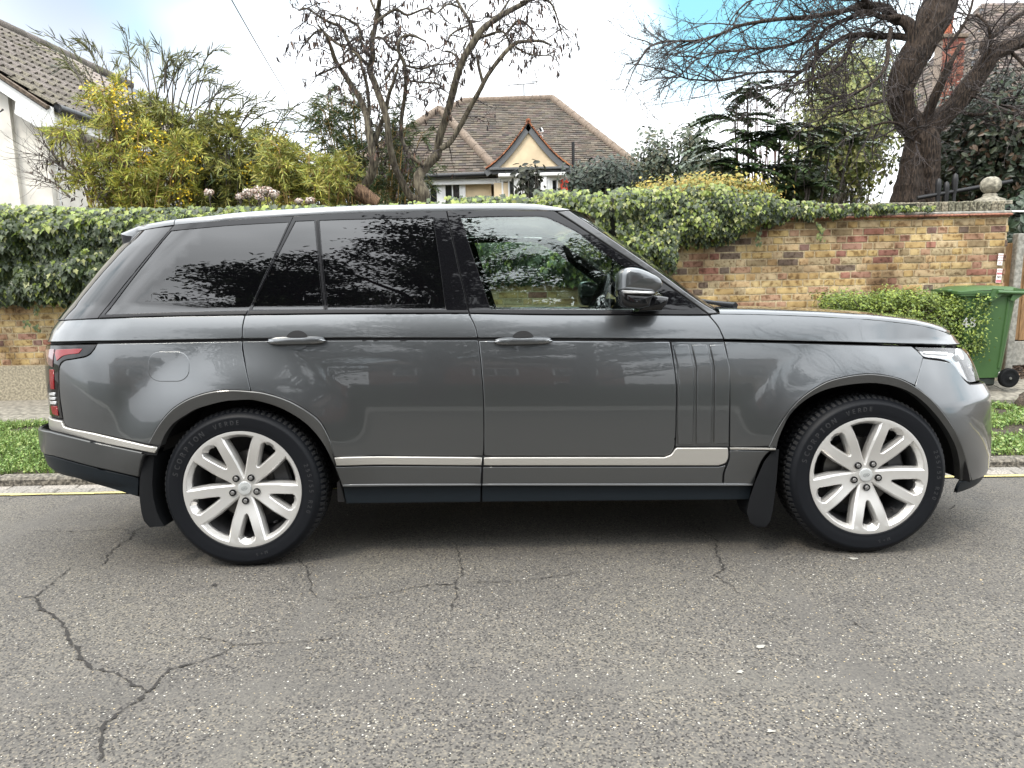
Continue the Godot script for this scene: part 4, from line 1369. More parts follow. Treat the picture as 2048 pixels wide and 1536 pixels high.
func build_planting() -> void:
	var gold := [Color(0.27, 0.30, 0.05), Color(0.35, 0.34, 0.05), Color(0.20, 0.24, 0.05), Color(0.42, 0.38, 0.075)]
	var olive := [Color(0.195, 0.215, 0.052), Color(0.260, 0.260, 0.058), Color(0.143, 0.176, 0.046), Color(0.312, 0.286, 0.072)]
	var deep := [Color(0.05, 0.085, 0.028), Color(0.075, 0.115, 0.036), Color(0.04, 0.066, 0.025), Color(0.11, 0.14, 0.04)]
	var cane := mat(lin(0.30, 0.20, 0.065), 0.6)
	var a := feathery("golden_bamboo", "golden-leaved feathery bamboo against the white house wall", "bamboo", GB[0], GB[1], 50, 15, 24, 0.105, gold, cane)
	blossom(a, YELLOW_A, 55, 0.085, 0.028, [Color(0.62, 0.42, 0.01), Color(0.68, 0.50, 0.03), Color(0.55, 0.42, 0.03)])
	var b := feathery("feathery_shrub", "tall olive-green wispy shrub with long arching wands above the ivy", "shrub", GC[0], GC[1], 60, 14, 26, 0.115, olive, M.twig_grey)
	wisps(b, WISPS)
	blossom(b, YELLOW_B, 45, 0.08, 0.028, [Color(0.62, 0.40, 0.01), Color(0.60, 0.46, 0.03)])
	feathery("low_bamboo", "low golden-green bamboo between the wispy shrub and the stump of the bare tree", "bamboo", GD[0], GD[1], 44, 15, 26, 0.10, gold + olive, cane)
	feathery("dark_bamboo", "tall dark green bamboo with yellow canes behind the bare branching tree", "bamboo", GE[0], GE[1], 50, 16, 22, 0.105, deep, cane, "lance", 0.15)
	leafy("laurel_bush", "dark shrub low behind the wispy olive shrub", "shrub", BUSH.laurel[0], BUSH.laurel[1], 90, 40, "lance", 0.13, deep, M.leaf_gloss)
	# dried flower heads over the ivy
	for k in HEADS.size():
		var e: Array = HEADS[k]
		var t := thing("flower_head", HEAD_LABELS[k], "flower head", Vector3(e[0], e[1], e[2]), "dried flower heads above the ivy")
		var st := MB.new()
		for j in 7:
			var d := rand_dir()
			st.tube([Vector3(0, -0.22, -0.05), Vector3(0, -0.09, 0), d * e[3] * 0.7], [0.006, 0.005, 0.003], 4, false)
		put("stalk", st.mesh(), M.twig_grey, t)
		var xf := []
		var cc := []
		for j in 130:
			var d := rand_dir()
			xf.append(Transform3D(facing(d, rand_dir(), 0.022), d * e[3] * rng.randf_range(0.55, 1.0) * Vector3(1, 0.7, 1)))
			cc.append(colour_of([Color(0.50, 0.42, 0.36), Color(0.62, 0.56, 0.50), Color(0.36, 0.24, 0.19)]))
		scatter("florets", LEAF.clover, M.leaf_soft, xf, cc, t)
	# bare shrub with hanging seed pods before the white house
	var bs := thing("bare_shrub", "leafless shrub with hanging brown seed pods before the white house wall", "shrub", Vector3(BARE[0][0][0], 0, BARE[0][0][2]))
	var tw := MB.new()
	var px := []
	var pc := []
	for line in BARE:
		var pts := []
		var rr := []
		for k in line.size():
			pts.append(Vector3(line[k][0], line[k][1], line[k][2]) - bs.position)
			rr.append(lerpf(0.016, 0.004, float(k) / (line.size() - 1)))
		tw.tube(pts, rr, 5, false)
		for k in pts.size() - 1:
			for j in 5:
				var o: Vector3 = pts[k].lerp(pts[k + 1], rng.randf())
				grow(tw, o, (pts[k + 1] - pts[k]).normalized() + rand_dir() * 0.9, 0.38, 0.005, 1, rng, 3)
				for l in 2:
					px.append(Transform3D(facing(rand_dir(), Vector3(rng.randf_range(-0.3, 0.3), 1, 0), rng.randf_range(0.05, 0.09)), o + rand_dir() * 0.13))
					pc.append(colour_of([Color(0.05, 0.035, 0.03), Color(0.09, 0.06, 0.045)]))
	put("branches", tw.mesh(), M.twig_grey, bs)
	scatter("seed_pods", LEAF.pod, M.dead_leaf, px, pc, bs)
	leafy("cotoneaster", "dark blue-green shrub before the right end of the bungalow roof", "shrub", BUSH.coton[0], BUSH.coton[1], 150, 26, "oval", 0.06, [Color(0.03, 0.048, 0.035), Color(0.045, 0.06, 0.045), Color(0.06, 0.075, 0.05), Color(0.03, 0.035, 0.025)], M.leaf_soft, 8, 0.1)
	leafy("golden_shrub", "golden twiggy shrub on top of the wall beside the ivy", "shrub", BUSH.gold[0], BUSH.gold[1], 220, 34, "oval", 0.045, [Color(0.28, 0.22, 0.035), Color(0.22, 0.20, 0.04), Color(0.33, 0.24, 0.05), Color(0.16, 0.17, 0.04)], M.leaf_soft, 10, 0.09)
	leafy("window_shrub", "small dark shrub rising before the bungalow bay window", "shrub", BUSH.window[0], BUSH.window[1], 26, 12, "oval", 0.075, [Color(0.03, 0.035, 0.025), Color(0.045, 0.05, 0.03)], M.leaf_soft, 3, 0.05)
	for k in 3:
		var e: Array = BUSH.thin[k]
		leafy("eucalyptus", ["sparse pale shrub with small leaves nearest the bungalow roof", "tall sparse blue-green shrub right of the pale one beyond the ivy", "thin low shrub between the blue-green one and the dark fronds"][k], "shrub", e[0], e[1], 110, 16, "oval", 0.075, [Color(0.06, 0.085, 0.055), Color(0.09, 0.11, 0.07), Color(0.05, 0.07, 0.045), Color(0.12, 0.12, 0.07)], M.leaf_soft, 9, 0.11, 0.6, 0.3, "sparse shrubs beyond the ivy")
	# mahonia: pinnate fronds on bare stems
	var mh := thing("mahonia", "dark evergreen with arching pinnate fronds beside the gnarled tree", "shrub", Vector3(MAHONIA[0][0], 0, MAHONIA[0][2]))
	var mw := MB.new()
	var mx := []
	var mc := []
	for q in MAHONIA:
		var head := Vector3(q[0], q[1], q[2]) - mh.position
		var foot := Vector3(head.x * 0.5, 0, head.z)
		mw.tube([foot, foot.lerp(head, 0.6) + Vector3(0.06, 0, 0), head], [0.025, 0.02, 0.012], 5, false)
		for f in int(q[3]):
			var az := rng.randf() * TAU
			var d := Vector3(cos(az), rng.randf_range(0.05, 0.65), sin(az) * 0.6).normalized()
			var L = rng.randf_range(0.42, 0.7) * q[4]
			var pts := []
			for i in 7:
				var u := i / 6.0
				pts.append(head + d * L * u + Vector3(0, -0.42 * L * u * u, 0))
			mw.tube(pts, [0.008, 0.007, 0.006, 0.005, 0.004, 0.003, 0.002], 3, false)
			for i in range(1, 7):
				for s in [-1.0, 1.0]:
					for h in 2:
						var p: Vector3 = pts[i].lerp(pts[i - 1], 0.5 * h)
						var along: Vector3 = (pts[i] - pts[i - 1]).normalized()
						var side = along.cross(Vector3.UP).normalized() * s
						var dir = (side + along * 0.45 + Vector3(0, -0.15, 0)).normalized()
						var nn := Vector3.UP + rand_dir() * 0.3
						var sc: float = rng.randf_range(0.085, 0.125) * q[4]
						mx.append(Transform3D(Basis(dir.cross(nn).normalized(), -dir, nn.normalized()).orthonormalized().scaled_local(Vector3.ONE * sc), p))
						mc.append(colour_of([Color(0.035, 0.068, 0.025), Color(0.05, 0.088, 0.03), Color(0.07, 0.11, 0.035)]))
	put("stems", mw.mesh(), M.twig_grey, mh)
	scatter("fronds", LEAF.oval, M.leaf_gloss, mx, mc, mh)
	# conifer and broadleaf behind the gnarled tree
	var lt := leafy("bay_tree", "tall yellow-green tree with a straight pale trunk behind the gnarled tree", "tree", BUSH.bay[0], BUSH.bay[1], 260, 42, "oval", 0.085, [Color(0.15, 0.175, 0.04), Color(0.20, 0.22, 0.06), Color(0.10, 0.13, 0.04), Color(0.25, 0.245, 0.08)], M.leaf_soft, 10, 0.2, 0.7)
	var tk := MB.new()
	tk.tube([Vector3(-0.2, 0, 0.3), Vector3(-0.22, 2.0, 0.3), Vector3(-0.15, 4.2, 0.2)], [0.085, 0.075, 0.05], 8)
	put("trunk", tk.mesh(), M.bark_smooth, lt)
	leafy("dark_conifer", "dark grey-green conifer beyond the yellow-green tree", "tree", BUSH.conifer[0], BUSH.conifer[1], 200, 50, "lance", 0.15, [Color(0.065, 0.085, 0.05), Color(0.09, 0.105, 0.07), Color(0.05, 0.062, 0.04)], M.leaf_soft, 8, 0.24, 0.6)
	leafy("holly_bush", "low dark bush under the yellow-green tree just over the wall", "shrub", BUSH.holly[0], BUSH.holly[1], 70, 30, "oval", 0.085, deep, M.leaf_gloss, 5, 0.12)
	leafy("rhododendron", "big dark evergreen bush with rusty leaf tips behind the ball finial", "shrub", BUSH.rhodo[0], BUSH.rhodo[1], 420, 46, "oval", 0.085, [Color(0.028, 0.042, 0.022), Color(0.035, 0.055, 0.025), Color(0.05, 0.06, 0.03), Color(0.028, 0.045, 0.022), Color(0.09, 0.055, 0.03), Color(0.03, 0.04, 0.022)], M.leaf_gloss, 14, 0.17, 0.6)
	leafy("rhododendron", "lower dark evergreen hanging over the wooden fence", "shrub", BUSH.over[0], BUSH.over[1], 130, 34, "oval", 0.10, [Color(0.022, 0.04, 0.022), Color(0.03, 0.05, 0.025), Color(0.04, 0.055, 0.03)], M.leaf_gloss, 6, 0.14, 0.6)
	# clipped box by the bin
	var bx := leafy("box_shrub", "small clipped light-green shrub between the wall and the green bin", "shrub", BUSH.box[0], BUSH.box[1], 620, 50, "oval", 0.028, [Color(0.17, 0.23, 0.035), Color(0.22, 0.275, 0.045), Color(0.12, 0.17, 0.03), Color(0.08, 0.12, 0.025)], M.leaf_soft, 26, 0.05, 0.35, 0.5, "", true)
	bx.set_meta("category", "shrub")
	# upright bare shoots beyond
	var us := thing("pollard_shoots", "upright bare pinkish shoots of a pollard beyond the dark fronds", "tree", SHOOT_AT)
	var um := MB.new()
	for k in 60:
		var x := rng.randf_range(-0.85, 0.95)
		var y0 := rng.randf_range(1.6, 2.6)
		um.tube([Vector3(x * 0.8, y0, rng.randf_range(-0.3, 0.3)), Vector3(x, y0 + 1.0, 0), Vector3(x * 1.05 + rng.randf_range(-0.05, 0.05), y0 + rng.randf_range(1.6, 2.6), 0)], [0.014, 0.01, 0.004], 3, false)
	um.tube([Vector3(0, 0, 0), Vector3(0, 2.2, 0)], [0.2, 0.24], 8)
	put("shoots", um.mesh(), mat(lin(0.16, 0.10, 0.09), 0.9), us)

# ---------------------------------------------------------------- the two bare trees
func limb(mb: MB, line: Array, z: float, jitter: float, sides := 8) -> Array:
	var pts := []
	var rad := []
	var n := line.size() / 3
	var ph := rng.randf() * TAU
	for k in n:
		pts.append(Vector3(line[k * 3], line[k * 3 + 1], (z + jitter * sin(ph + k * 0.55)) * smoothstep(-0.5, 3.0, k)))
		rad.append(line[k * 3 + 2])
	# smooth the drawn line
	var sp := []
	var sr := []
	for k in n - 1:
		var a: Vector3 = pts[maxi(k - 1, 0)]
		var b: Vector3 = pts[k]
		var c: Vector3 = pts[k + 1]
		var d: Vector3 = pts[mini(k + 2, n - 1)]
		for t in 4:
			var f := t / 4.0
			sp.append(b.cubic_interpolate(c, a, d, f))
			sr.append(lerpf(rad[k], rad[k + 1], f) * (1.0 + rng.randf_range(-0.05, 0.05)))
	sp.append(pts[-1])
	sr.append(rad[-1])
	if sr[0] > 0.1:
		furrowed(mb, sp, sr)
	else:
		mb.tube(sp, sr, sides, true, 0.04, rng)
	return sp

# a thick trunk with twisted ribs and furrows
func furrowed(mb: MB, pts: Array, radii: Array) -> void:
	var sides := 56
	var rows := []
	var x := Vector3.RIGHT
	for k in pts.size():
		var d: Vector3 = (pts[mini(k + 1, pts.size() - 1)] - pts[maxi(k - 1, 0)]).normalized()
		x = (x - d * x.dot(d)).normalized()
		var y := d.cross(x)
		var row := []
		for a in sides + 1:
			var t := TAU * (a % sides) / sides
			var w := k * 0.09
			var r: float = radii[k] * (1.0 + 0.085 * sin(3.0 * t + w * 1.7) + 0.055 * sin(5.0 * t - w * 2.3 + 1.0) + 0.035 * sin(11.0 * t + w * 3.0 + 0.6 * sin(k * 0.5)) + 0.028 * sin(17.0 * t - w * 4.0 + sin(k * 0.4)))
			row.append(pts[k] + (x * cos(t) + y * sin(t)) * r)
		rows.append(row)
	for k in rows.size() - 1:
		var c0: Vector3 = pts[k]
		mb.sheet([rows[k], rows[k + 1]], Vector3.ZERO, c0)
	for a in sides:
		mb.flat(pts[-1], rows[-1][a], rows[-1][a + 1], pts[-1] - pts[-2])

func knotty(mb: MB, at: Vector3, dir: Vector3, length: float, rad: float, depth: int, ends: Array, droop: float) -> void:
	# short zig-zag twigs with swollen nodes
	var pts := [at]
	var rr := [rad]
	var p := at
	var d := dir.normalized()
	var seg := maxi(2, int(length / 0.06))
	for k in seg:
		d = (d + rand_dir() * 0.42 + Vector3(0, -droop, 0)).normalized()
		p += d * length / seg
		pts.append(p)
		rr.append(lerpf(rad, rad * 0.45, (k + 1.0) / seg) * (1.25 if k % 2 else 0.9))
	mb.tube(pts, rr, 4 if rad > 0.006 else 3, false)
	ends.append(p)
	if depth <= 0:
		return
	for k in rng.randi_range(2, 4):
		var i := rng.randi_range(1, seg)
		knotty(mb, pts[i], d + rand_dir() * 1.1, length * rng.randf_range(0.45, 0.8), rr[i] * 0.7, depth - 1, ends, droop)

func build_bare_tree() -> void:
	var t := thing("bare_tree", "small leafless tree with twisting stems and hanging seed pods behind the ivy", "tree", Vector3(LIMB_A[0][0], 0, AZ))
	var tr := MB.new()
	var tw := MB.new()
	var ends := []
	for k in LIMB_A.size():
		var line: Array = LIMB_A[k]
		var loc := []
		for i in range(0, line.size(), 3):
			loc.append_array([line[i] - t.position.x, line[i + 1], line[i + 2]])
		var sp := limb(tr, loc, 0.0, 0.16, 9)
		var bushy: float = LIMB_A_TWIG[k] * 0.85
		for p in sp:
			var m := int(bushy) + (1 if rng.randf() < bushy - int(bushy) else 0)
			for j in m:
				if p.y < 2.75:
					continue
				knotty(tw, p, rand_dir() + Vector3(0, 0.15, 0), rng.randf_range(0.16, 0.42), 0.0085, 2, ends, 0.05)
	put("trunk", tr.mesh(), M.bark_smooth, t)
	put("twigs", tw.mesh(), M.twig, t)
	# stub of a cut limb
	var sm := MB.new()
	var a := Vector3(STUB[0] - t.position.x, STUB[1], 0.05)
	var b := Vector3(STUB[2] - t.position.x, STUB[3], 0.12)
	sm.tube([a, a.lerp(b, 0.4), a.lerp(b, 0.75), b], [0.085, 0.095, 0.105, 0.09], 12, true, 0.05, rng)
	put("cut_stub", sm.mesh(), bark(lin(0.30, 0.19, 0.12), 4.0), t)
	var px := []
	var pc := []
	for e in ends:
		if rng.randf() < 0.17:
			for j in rng.randi_range(1, 4):
				px.append(Transform3D(facing(rand_dir() * Vector3(1, 0.3, 1), Vector3(rng.randf_range(-0.25, 0.25), 1, 0), rng.randf_range(0.05, 0.095)), e + Vector3(rng.randf_range(-0.03, 0.03), rng.randf_range(-0.05, 0.0), rng.randf_range(-0.03, 0.03))))
				pc.append(colour_of([Color(0.035, 0.028, 0.028), Color(0.055, 0.04, 0.035), Color(0.10, 0.055, 0.035)]))
	scatter("seed_pods", LEAF.pod, M.dead_leaf, px, pc, t)
	# a few long hanging tendrils
	var hg := MB.new()
	for q in HANG:
		var p := Vector3(q[0] - t.position.x, q[1], rng.randf_range(-0.2, 0.2))
		var pts := [p]
		var rr := [0.004]
		for k in 9:
			p += Vector3(rng.randf_range(-0.03, 0.03) + q[3] / 9.0, -q[2] / 9.0, 0)
			pts.append(p)
			rr.append(0.003)
		hg.tube(pts, rr, 3, false)
	put("tendrils", hg.mesh(), M.twig_grey, t)

func build_gnarled_tree() -> void:
	var t := thing("gnarled_tree", "old leafless tree with a thick twisted fissured trunk behind the end of the wall", "tree", Vector3(LIMB_B[0][0], 0, BZ))
	var tr := MB.new()
	var tw := MB.new()
	for k in LIMB_B.size():
		var line: Array = LIMB_B[k]
		var loc := []
		for i in range(0, line.size(), 3):
			loc.append_array([line[i] - t.position.x, line[i + 1], line[i + 2]])
		var thick: float = line[2]
		var zoff: float = LIMB_B_TWIG[k][1]
		var pts := limb(tr, loc, zoff, 0.05 if thick > 0.1 else 0.22, 26 if thick > 0.1 else 8)
		var bushy: float = LIMB_B_TWIG[k][0] * (0.5 if thick < 0.1 else 0.2)
		for i in pts.size():
			var m := int(bushy) + (1 if rng.randf() < bushy - int(bushy) else 0)
			for j in m:
				var along: Vector3 = (pts[mini(i + 1, pts.size() - 1)] - pts[maxi(i - 1, 0)]).normalized()
				spray(tw, pts[i], along + rand_dir() * 0.85 + Vector3(0, -0.05, 0), rng.randf_range(0.35, 0.8), 0.011, 2)
	put("trunk", tr.mesh(), M.bark, t)
	put("twigs", tw.mesh(), M.twig, t)

func spray(mb: MB, at: Vector3, dir: Vector3, length: float, rad: float, depth: int) -> void:
	var pts := [at]
	var rr := [rad]
	var p := at
	var d := dir.normalized()
	var seg := 5
	for k in seg:
		d = (d + rand_dir() * 0.22).normalized()
		p += d * length / seg
		pts.append(p)
		rr.append(lerpf(rad, rad * 0.4, (k + 1.0) / seg))
		if depth < 2:
			# spurs
			var s := p + (rand_dir() + d * 0.4).normalized() * 0.03
			mb.tube([p, s], [rad * 0.8, rad * 0.5], 3, false)
	mb.tube(pts, rr, 4 if rad > 0.006 else 3, false)
	if depth <= 0:
		return
	for k in rng.randi_range(2, 4):
		var i := rng.randi_range(1, seg)
		spray(mb, pts[i], d + rand_dir() * 0.95, length * rng.randf_range(0.5, 0.85), maxf(rr[i] * 0.74, 0.0038), depth - 1)

# ---------------------------------------------------------------- bin, fence and other small things
func build_bin() -> void:
	var b := thing("wheelie_bin", "green wheeled rubbish bin with its lid shut beside the wall end", "bin", Vector3(4.89, 0.075, -4.38))
	var d := 0.46
	# body: a hopper that tapers to its foot
	var mb := MB.new()
	var lev := [[0.10, -0.245, 0.165], [0.16, -0.25, 0.175], [0.165, -0.262, 0.187], [0.55, -0.29, 0.225], [0.93, -0.318, 0.262], [0.97, -0.322, 0.268]]
	var rows := []
	for l in lev:
		var row := []
		var c := 0.035
		var hz: float = d / 2 - 0.035 + 0.035 * l[0]
		for p in [[l[1] + c, hz], [l[2] - c, hz], [l[2], hz - c], [l[2], -hz + c], [l[2] - c, -hz], [l[1] + c, -hz], [l[1], -hz + c], [l[1], hz - c], [l[1] + c, hz]]:
			row.append(Vector3(p[0], l[0], p[1]))
		rows.append(row)
	for i in rows.size() - 1:
		for j in 8:
			var mid: Vector3 = (rows[i][j] + rows[i][j + 1]) * 0.5
			mb.quad(rows[i][j], rows[i][j + 1], rows[i + 1][j + 1], rows[i + 1][j], Vector3(mid.x + 0.03, 0, mid.z))
	put("body", mb.mesh(), M.green_bin, b)
	# moulded panel line and foot
	var ft := MB.new()
	ft.box(Vector3(-0.05, 0.06, 0), Vector3(0.36, 0.1, d - 0.09), Basis(), 0.02)
	put("foot", ft.mesh(), M.bin_dark, b)
	var rimb := MB.new()
	rimb.box(Vector3(-0.028, 0.965, 0), Vector3(0.64, 0.05, d + 0.05), Basis(), 0.012)
	put("rim", rimb.mesh(), M.green_bin, b)
	for k in 2:
		var rb := MB.new()
		var x := -0.19 if k == 0 else 0.17
		var bt := Vector3(x * 0.78, 0.2, d / 2 - 0.026)
		var tp := Vector3(x, 0.93, d / 2 + 0.0)
		rb.tube([bt, tp], [0.012, 0.014], 6)
		put("rib", rb.mesh(), M.green_bin, b)
	# lid with a raised crown and handles at the hinge
	var ld := MB.new()
	var lr := []
	for i in 7:
		var x := lerpf(-0.36, 0.33, i / 6.0)
		var row := []
		for j in 7:
			var z := lerpf(-d / 2 - 0.03, d / 2 + 0.03, j / 6.0)
			var on := i == 0 or i == 6 or j == 0 or j == 6
			row.append(Vector3(x, 0.995 + (0.0 if on else 0.032) + 0.012 * sin(PI * i / 6.0), z))
		lr.append(row)
	ld.sheet(lr, Vector3.UP)
	for e in [[-0.015, d / 2 + 0.025, 0.69, 0.03], [-0.015, -d / 2 - 0.025, 0.69, 0.03]]:
		ld.box(Vector3(e[0], 0.985, e[1]), Vector3(e[2], 0.03, 0.012), Basis(), 0.003)
	ld.box(Vector3(-0.36, 0.985, 0), Vector3(0.02, 0.035, d + 0.05), Basis(), 0.005)
	put("lid", ld.mesh(), M.green_bin, b)
	var lp := MB.new()
	lp.box(Vector3(-0.385, 1.0, 0.1), Vector3(0.05, 0.03, 0.10), Basis(), 0.008)
	put("lid_lip", lp.mesh(), M.green_bin, b)
	var hd := MB.new()
	hd.tube([Vector3(0.02, 0.985, d / 2 + 0.045), Vector3(0.40, 0.965, d / 2 + 0.045)], [0.018, 0.018], 10)
	hd.tube([Vector3(0.40, 0.965, d / 2 + 0.045), Vector3(0.40, 0.965, -d / 2 - 0.03)], [0.018, 0.018], 10)
	put("handle_bar", hd.mesh(), M.green_bin, b)
	for k in 2:
		var br := MB.new()
		br.prism(PackedVector2Array([Vector2(-0.06, 0.045), Vector2(0.045, 0.035), Vector2(0.03, -0.02), Vector2(-0.07, -0.085), Vector2(-0.10, -0.075)]), Vector3(0.04 + 0.22 * k, 0.975, d / 2 + 0.012), Vector3.RIGHT, Vector3.UP, 0.028)
		put("handle_bracket", br.mesh(), M.green_bin, b)
	for k in 2:
		var w := MB.new()
		var z := d / 2 + 0.0 if k == 0 else -d / 2
		w.lathe(Vector3(0.235, 0.098, z - 0.03), Vector3(0, 0, 1), [Vector2(0.0, 0.05), Vector2(0.03, 0.052), Vector2(0.04, 0.042), Vector2(0.07, 0.046), Vector2(0.092, 0.05), Vector2(0.1, 0.04), Vector2(0.1, 0.0), Vector2(0.09, -0.01), Vector2(0, -0.01)], 28)
		put("wheel", w.mesh(), M.rubber, b)
	var ax := MB.new()
	ax.tube([Vector3(0.235, 0.098, d / 2 + 0.03), Vector3(0.235, 0.098, -d / 2)], [0.013, 0.013], 8)
	ax.box(Vector3(0.19, 0.13, d / 2 - 0.05), Vector3(0.11, 0.06, 0.05), Basis(), 0.01)
	put("axle", ax.mesh(), M.nut, b)
	var nm := MB.new()
	flat_text(nm, "48", Vector3(-0.225, 0.68, d / 2 + 0.004), 0.10)
	put("painted_number", nm.mesh(), mat(lin(0.75, 0.75, 0.73), 0.5), b)

func build_small_things() -> void:
	# fence: concrete post, boards, gravel board
	var f := thing("wooden_fence", "brown close-boarded fence with a concrete post and gravel board beside the wall end", "fence", Vector3(5.36, 0.1, -4.86))
	var post := MB.new()
	post.box(Vector3(0.185, 0.75, 0.02), Vector3(0.085, 1.6, 0.1), Basis(Vector3(0, 0, 1), -0.02), 0.008)
	put("post", post.mesh(), M.concrete, f)
	for k in 2:
		var bd := MB.new()
		bd.box(Vector3(0.02 + 0.085 * k, 0.72, 0.0 - 0.02 * k), Vector3(0.09, 1.46, 0.022), Basis(Vector3(0, 0, 1), -0.02), 0.003)
		put("board", bd.mesh(), M.wood, f)
	for k in 12:
		var bd := MB.new()
		bd.box(Vector3(0.305 + 0.125 * k, 0.93, -0.10 - 0.015 * k), Vector3(0.132, 1.12 + rng.randf_range(-0.01, 0.01), 0.016), Basis(Vector3.UP, 0.18), 0.002)
		put("board", bd.mesh(), M.wood, f)
	var gb := MB.new()
	gb.box(Vector3(0.98, 0.22, -0.16), Vector3(1.55, 0.27, 0.05), Basis(Vector3.UP, 0.12), 0.006)
	put("gravel_board", gb.mesh(), M.concrete, f)
	# black spiked railing beside the trunk
	var r := thing("iron_railing", "short black iron railing with pointed heads beside the gnarled trunk", "railing", RAIL[0])
	for k in 3:
		var q: Vector3 = RAIL[1 + k] - RAIL[0]
		var s := MB.new()
		s.lathe(Vector3(q.x, 0, q.z), Vector3.UP, [Vector2(0.02, 0), Vector2(0.02, q.y - 0.26), Vector2(0.03, q.y - 0.2), Vector2(0.036, q.y - 0.08), Vector2(0.028, q.y - 0.02), Vector2(0.0, q.y)], 8)
		put("spike", s.mesh(), M.iron, r)
	var rl := MB.new()
	rl.tube([Vector3(-0.2, 0.35, 0), Vector3(0.9, 0.52, 0)], [0.025, 0.025], 6)
	rl.tube([Vector3(-0.2, 0.12, 0), Vector3(0.9, 0.2, 0)], [0.02, 0.02], 6)
	put("rail", rl.mesh(), M.iron, r)
	var hp := thing("white_pipe", "thin white pipe running level through the bush behind the wall end", "pipe", Vector3(5.33, 1.90, -5.0))
	var pm := MB.new()
	pm.tube([Vector3(0, 0, 0), Vector3(1.2, -0.02, -0.1)], [0.011, 0.011], 8)
	pm.tube([Vector3(0.12, -0.018, -0.01), Vector3(0.16, -0.02, -0.012)], [0.016, 0.016], 8)
	put("tube", pm.mesh(), M.white, hp)
	# wires
	for w in WIRES:
		var a := Vector3(w[0], w[1], w[2])
		var b := Vector3(w[3], w[4], w[5])
		var t := thing("overhead_wire", w[6], "wire", a, "overhead wires")
		var pts := []
		var rr := []
		for k in 13:
			var u := k / 12.0
			pts.append((b - a) * u + Vector3(0, -w[7] * 4.0 * u * (1.0 - u), 0))
			rr.append(w[8])
		var mb := MB.new()
		mb.tube(pts, rr, 5, false)
		put("cable", mb.mesh(), M.lead, t)
	var hk := thing("house_cable", "dark cable with a hook running under the bargeboard of the white house", "cable", Vector3(-7.6, 3.62, -7.28))
	var km := MB.new()
	km.tube([Vector3(-0.2, 0.06, 0), Vector3(0.3, 0.02, 0), Vector3(0.72, 0.0, 0), Vector3(0.76, 0.03, 0.0)], [0.008, 0.008, 0.01, 0.014], 6)
	put("cable", km.mesh(), M.gutter_black, hk)
	# a stone on the verge
	var st := thing("stone", "brown broken stone lying on the verge behind the car bonnet", "stone", Vector3(5.0, -0.03, -3.55))
	var sm := MB.new()
	var rows := []
	for i in 7:
		var th := PI * i / 6.0
		var row := []
		for j in 13:
			var ph := TAU * (j % 12) / 12.0
			var k := 1.0 + 0.18 * sin(ph * 3 + th * 2) + 0.1 * sin(ph * 5)
			row.append(Vector3(sin(th) * cos(ph) * 0.16 * k, cos(th) * 0.11 * k + 0.05, sin(th) * sin(ph) * 0.12 * k))
		rows.append(row)
	sm.sheet(rows, Vector3.ZERO, Vector3(0, 0.05, 0))
	put("rock", sm.mesh(), mottled(lin(0.12, 0.09, 0.065), 0.5, 1.0, 3.0, 0.95, 0.03, 99, 1.0), st)

# ---------------------------------------------------------------- the car, in its own axes: x forward, y up, z out of its near side
var TZ := PackedFloat32Array()

func make_section() -> void:
	var tv := [0.1, 0.2, 0.38, 0.5, 0.7, 0.84, 1.01, 1.085, 1.10, 1.18, 1.25, 1.262, 1.30, 1.80, 2.0]
	var ta := [-7.0, -7.0, -7.0, -5.0, -2.5, 0.7, 6.7, 10.5, 10.0, 17.0, 23.0, 9.0, 8.0, 18.0, 18.0]
	var z := 0.0
	var raw := PackedFloat32Array()
	var k := 0
	for i in 1901:
		var v := 0.1 + i * 0.001
		while k < tv.size() - 2 and v > tv[k + 1]:
			k += 1
		var t: float = lerpf(ta[k], ta[k + 1], clampf((v - tv[k]) / (tv[k + 1] - tv[k]), 0, 1))
		z -= tan(deg_to_rad(t)) * 0.001
		raw.append(z)
	var at := raw[700]
	for i in 1901:
		TZ.append(raw[i] - at)

func section(v: float) -> float:
	var f := clampf((v - 0.1) / 0.001, 0.0, 1899.0)
	var i := int(f)
	return lerpf(TZ[i], TZ[i + 1], f - i)

func ends(tab: Array, y: float) -> float:
	if y <= tab[0][0]:
		return tab[0][1]
	for k in tab.size() - 1:
		if y <= tab[k + 1][0]:
			return lerpf(tab[k][1], tab[k + 1][1], (y - tab[k][0]) / maxf(tab[k + 1][0] - tab[k][0], 1e-5))
	return tab[-1][1]

func skin_at(p: Vector2, kind: String) -> Vector3:
	var xf := ends(FRONT_B if kind == "f" else FRONT, p.y)
	var xr := ends(REAR_B if kind == "r" else (REAR_G if kind == "g" else REAR), p.y)
	var x := p.x
	var dz := 0.0
	if x > xf:
		var t := minf((x - xf) / 0.82, 1.5)
		x = xf + 0.82 * sin(t)
		dz = -0.75 * (1.0 - cos(t))
	elif x < xr:
		var t := minf((xr - x) / 0.6, 1.5)
		x = xr - 0.6 * sin(t)
		dz = -0.6 * (1.0 - cos(t))
	# the skin swells out towards the wheel arches
	for hx in [-1.352, 1.764]:
		var d := Vector2(x - hx, p.y - 0.388).length()
		if d < 0.74 and kind != "g":
			dz += SWELL * (1.0 - smoothstep(0.43, 0.74, d)) * smoothstep(0.35, 0.6, p.y)
	return Vector3(x, p.y, section(p.y + RAKE * x) + dz)

func skin_n(p: Vector2, kind: String) -> Vector3:
	var e := 0.003
	var a := skin_at(p + Vector2(e, 0), kind) - skin_at(p - Vector2(e, 0), kind)
	var b := skin_at(p + Vector2(0, e), kind) - skin_at(p - Vector2(0, e), kind)
	var n := a.cross(b).normalized()
	return n

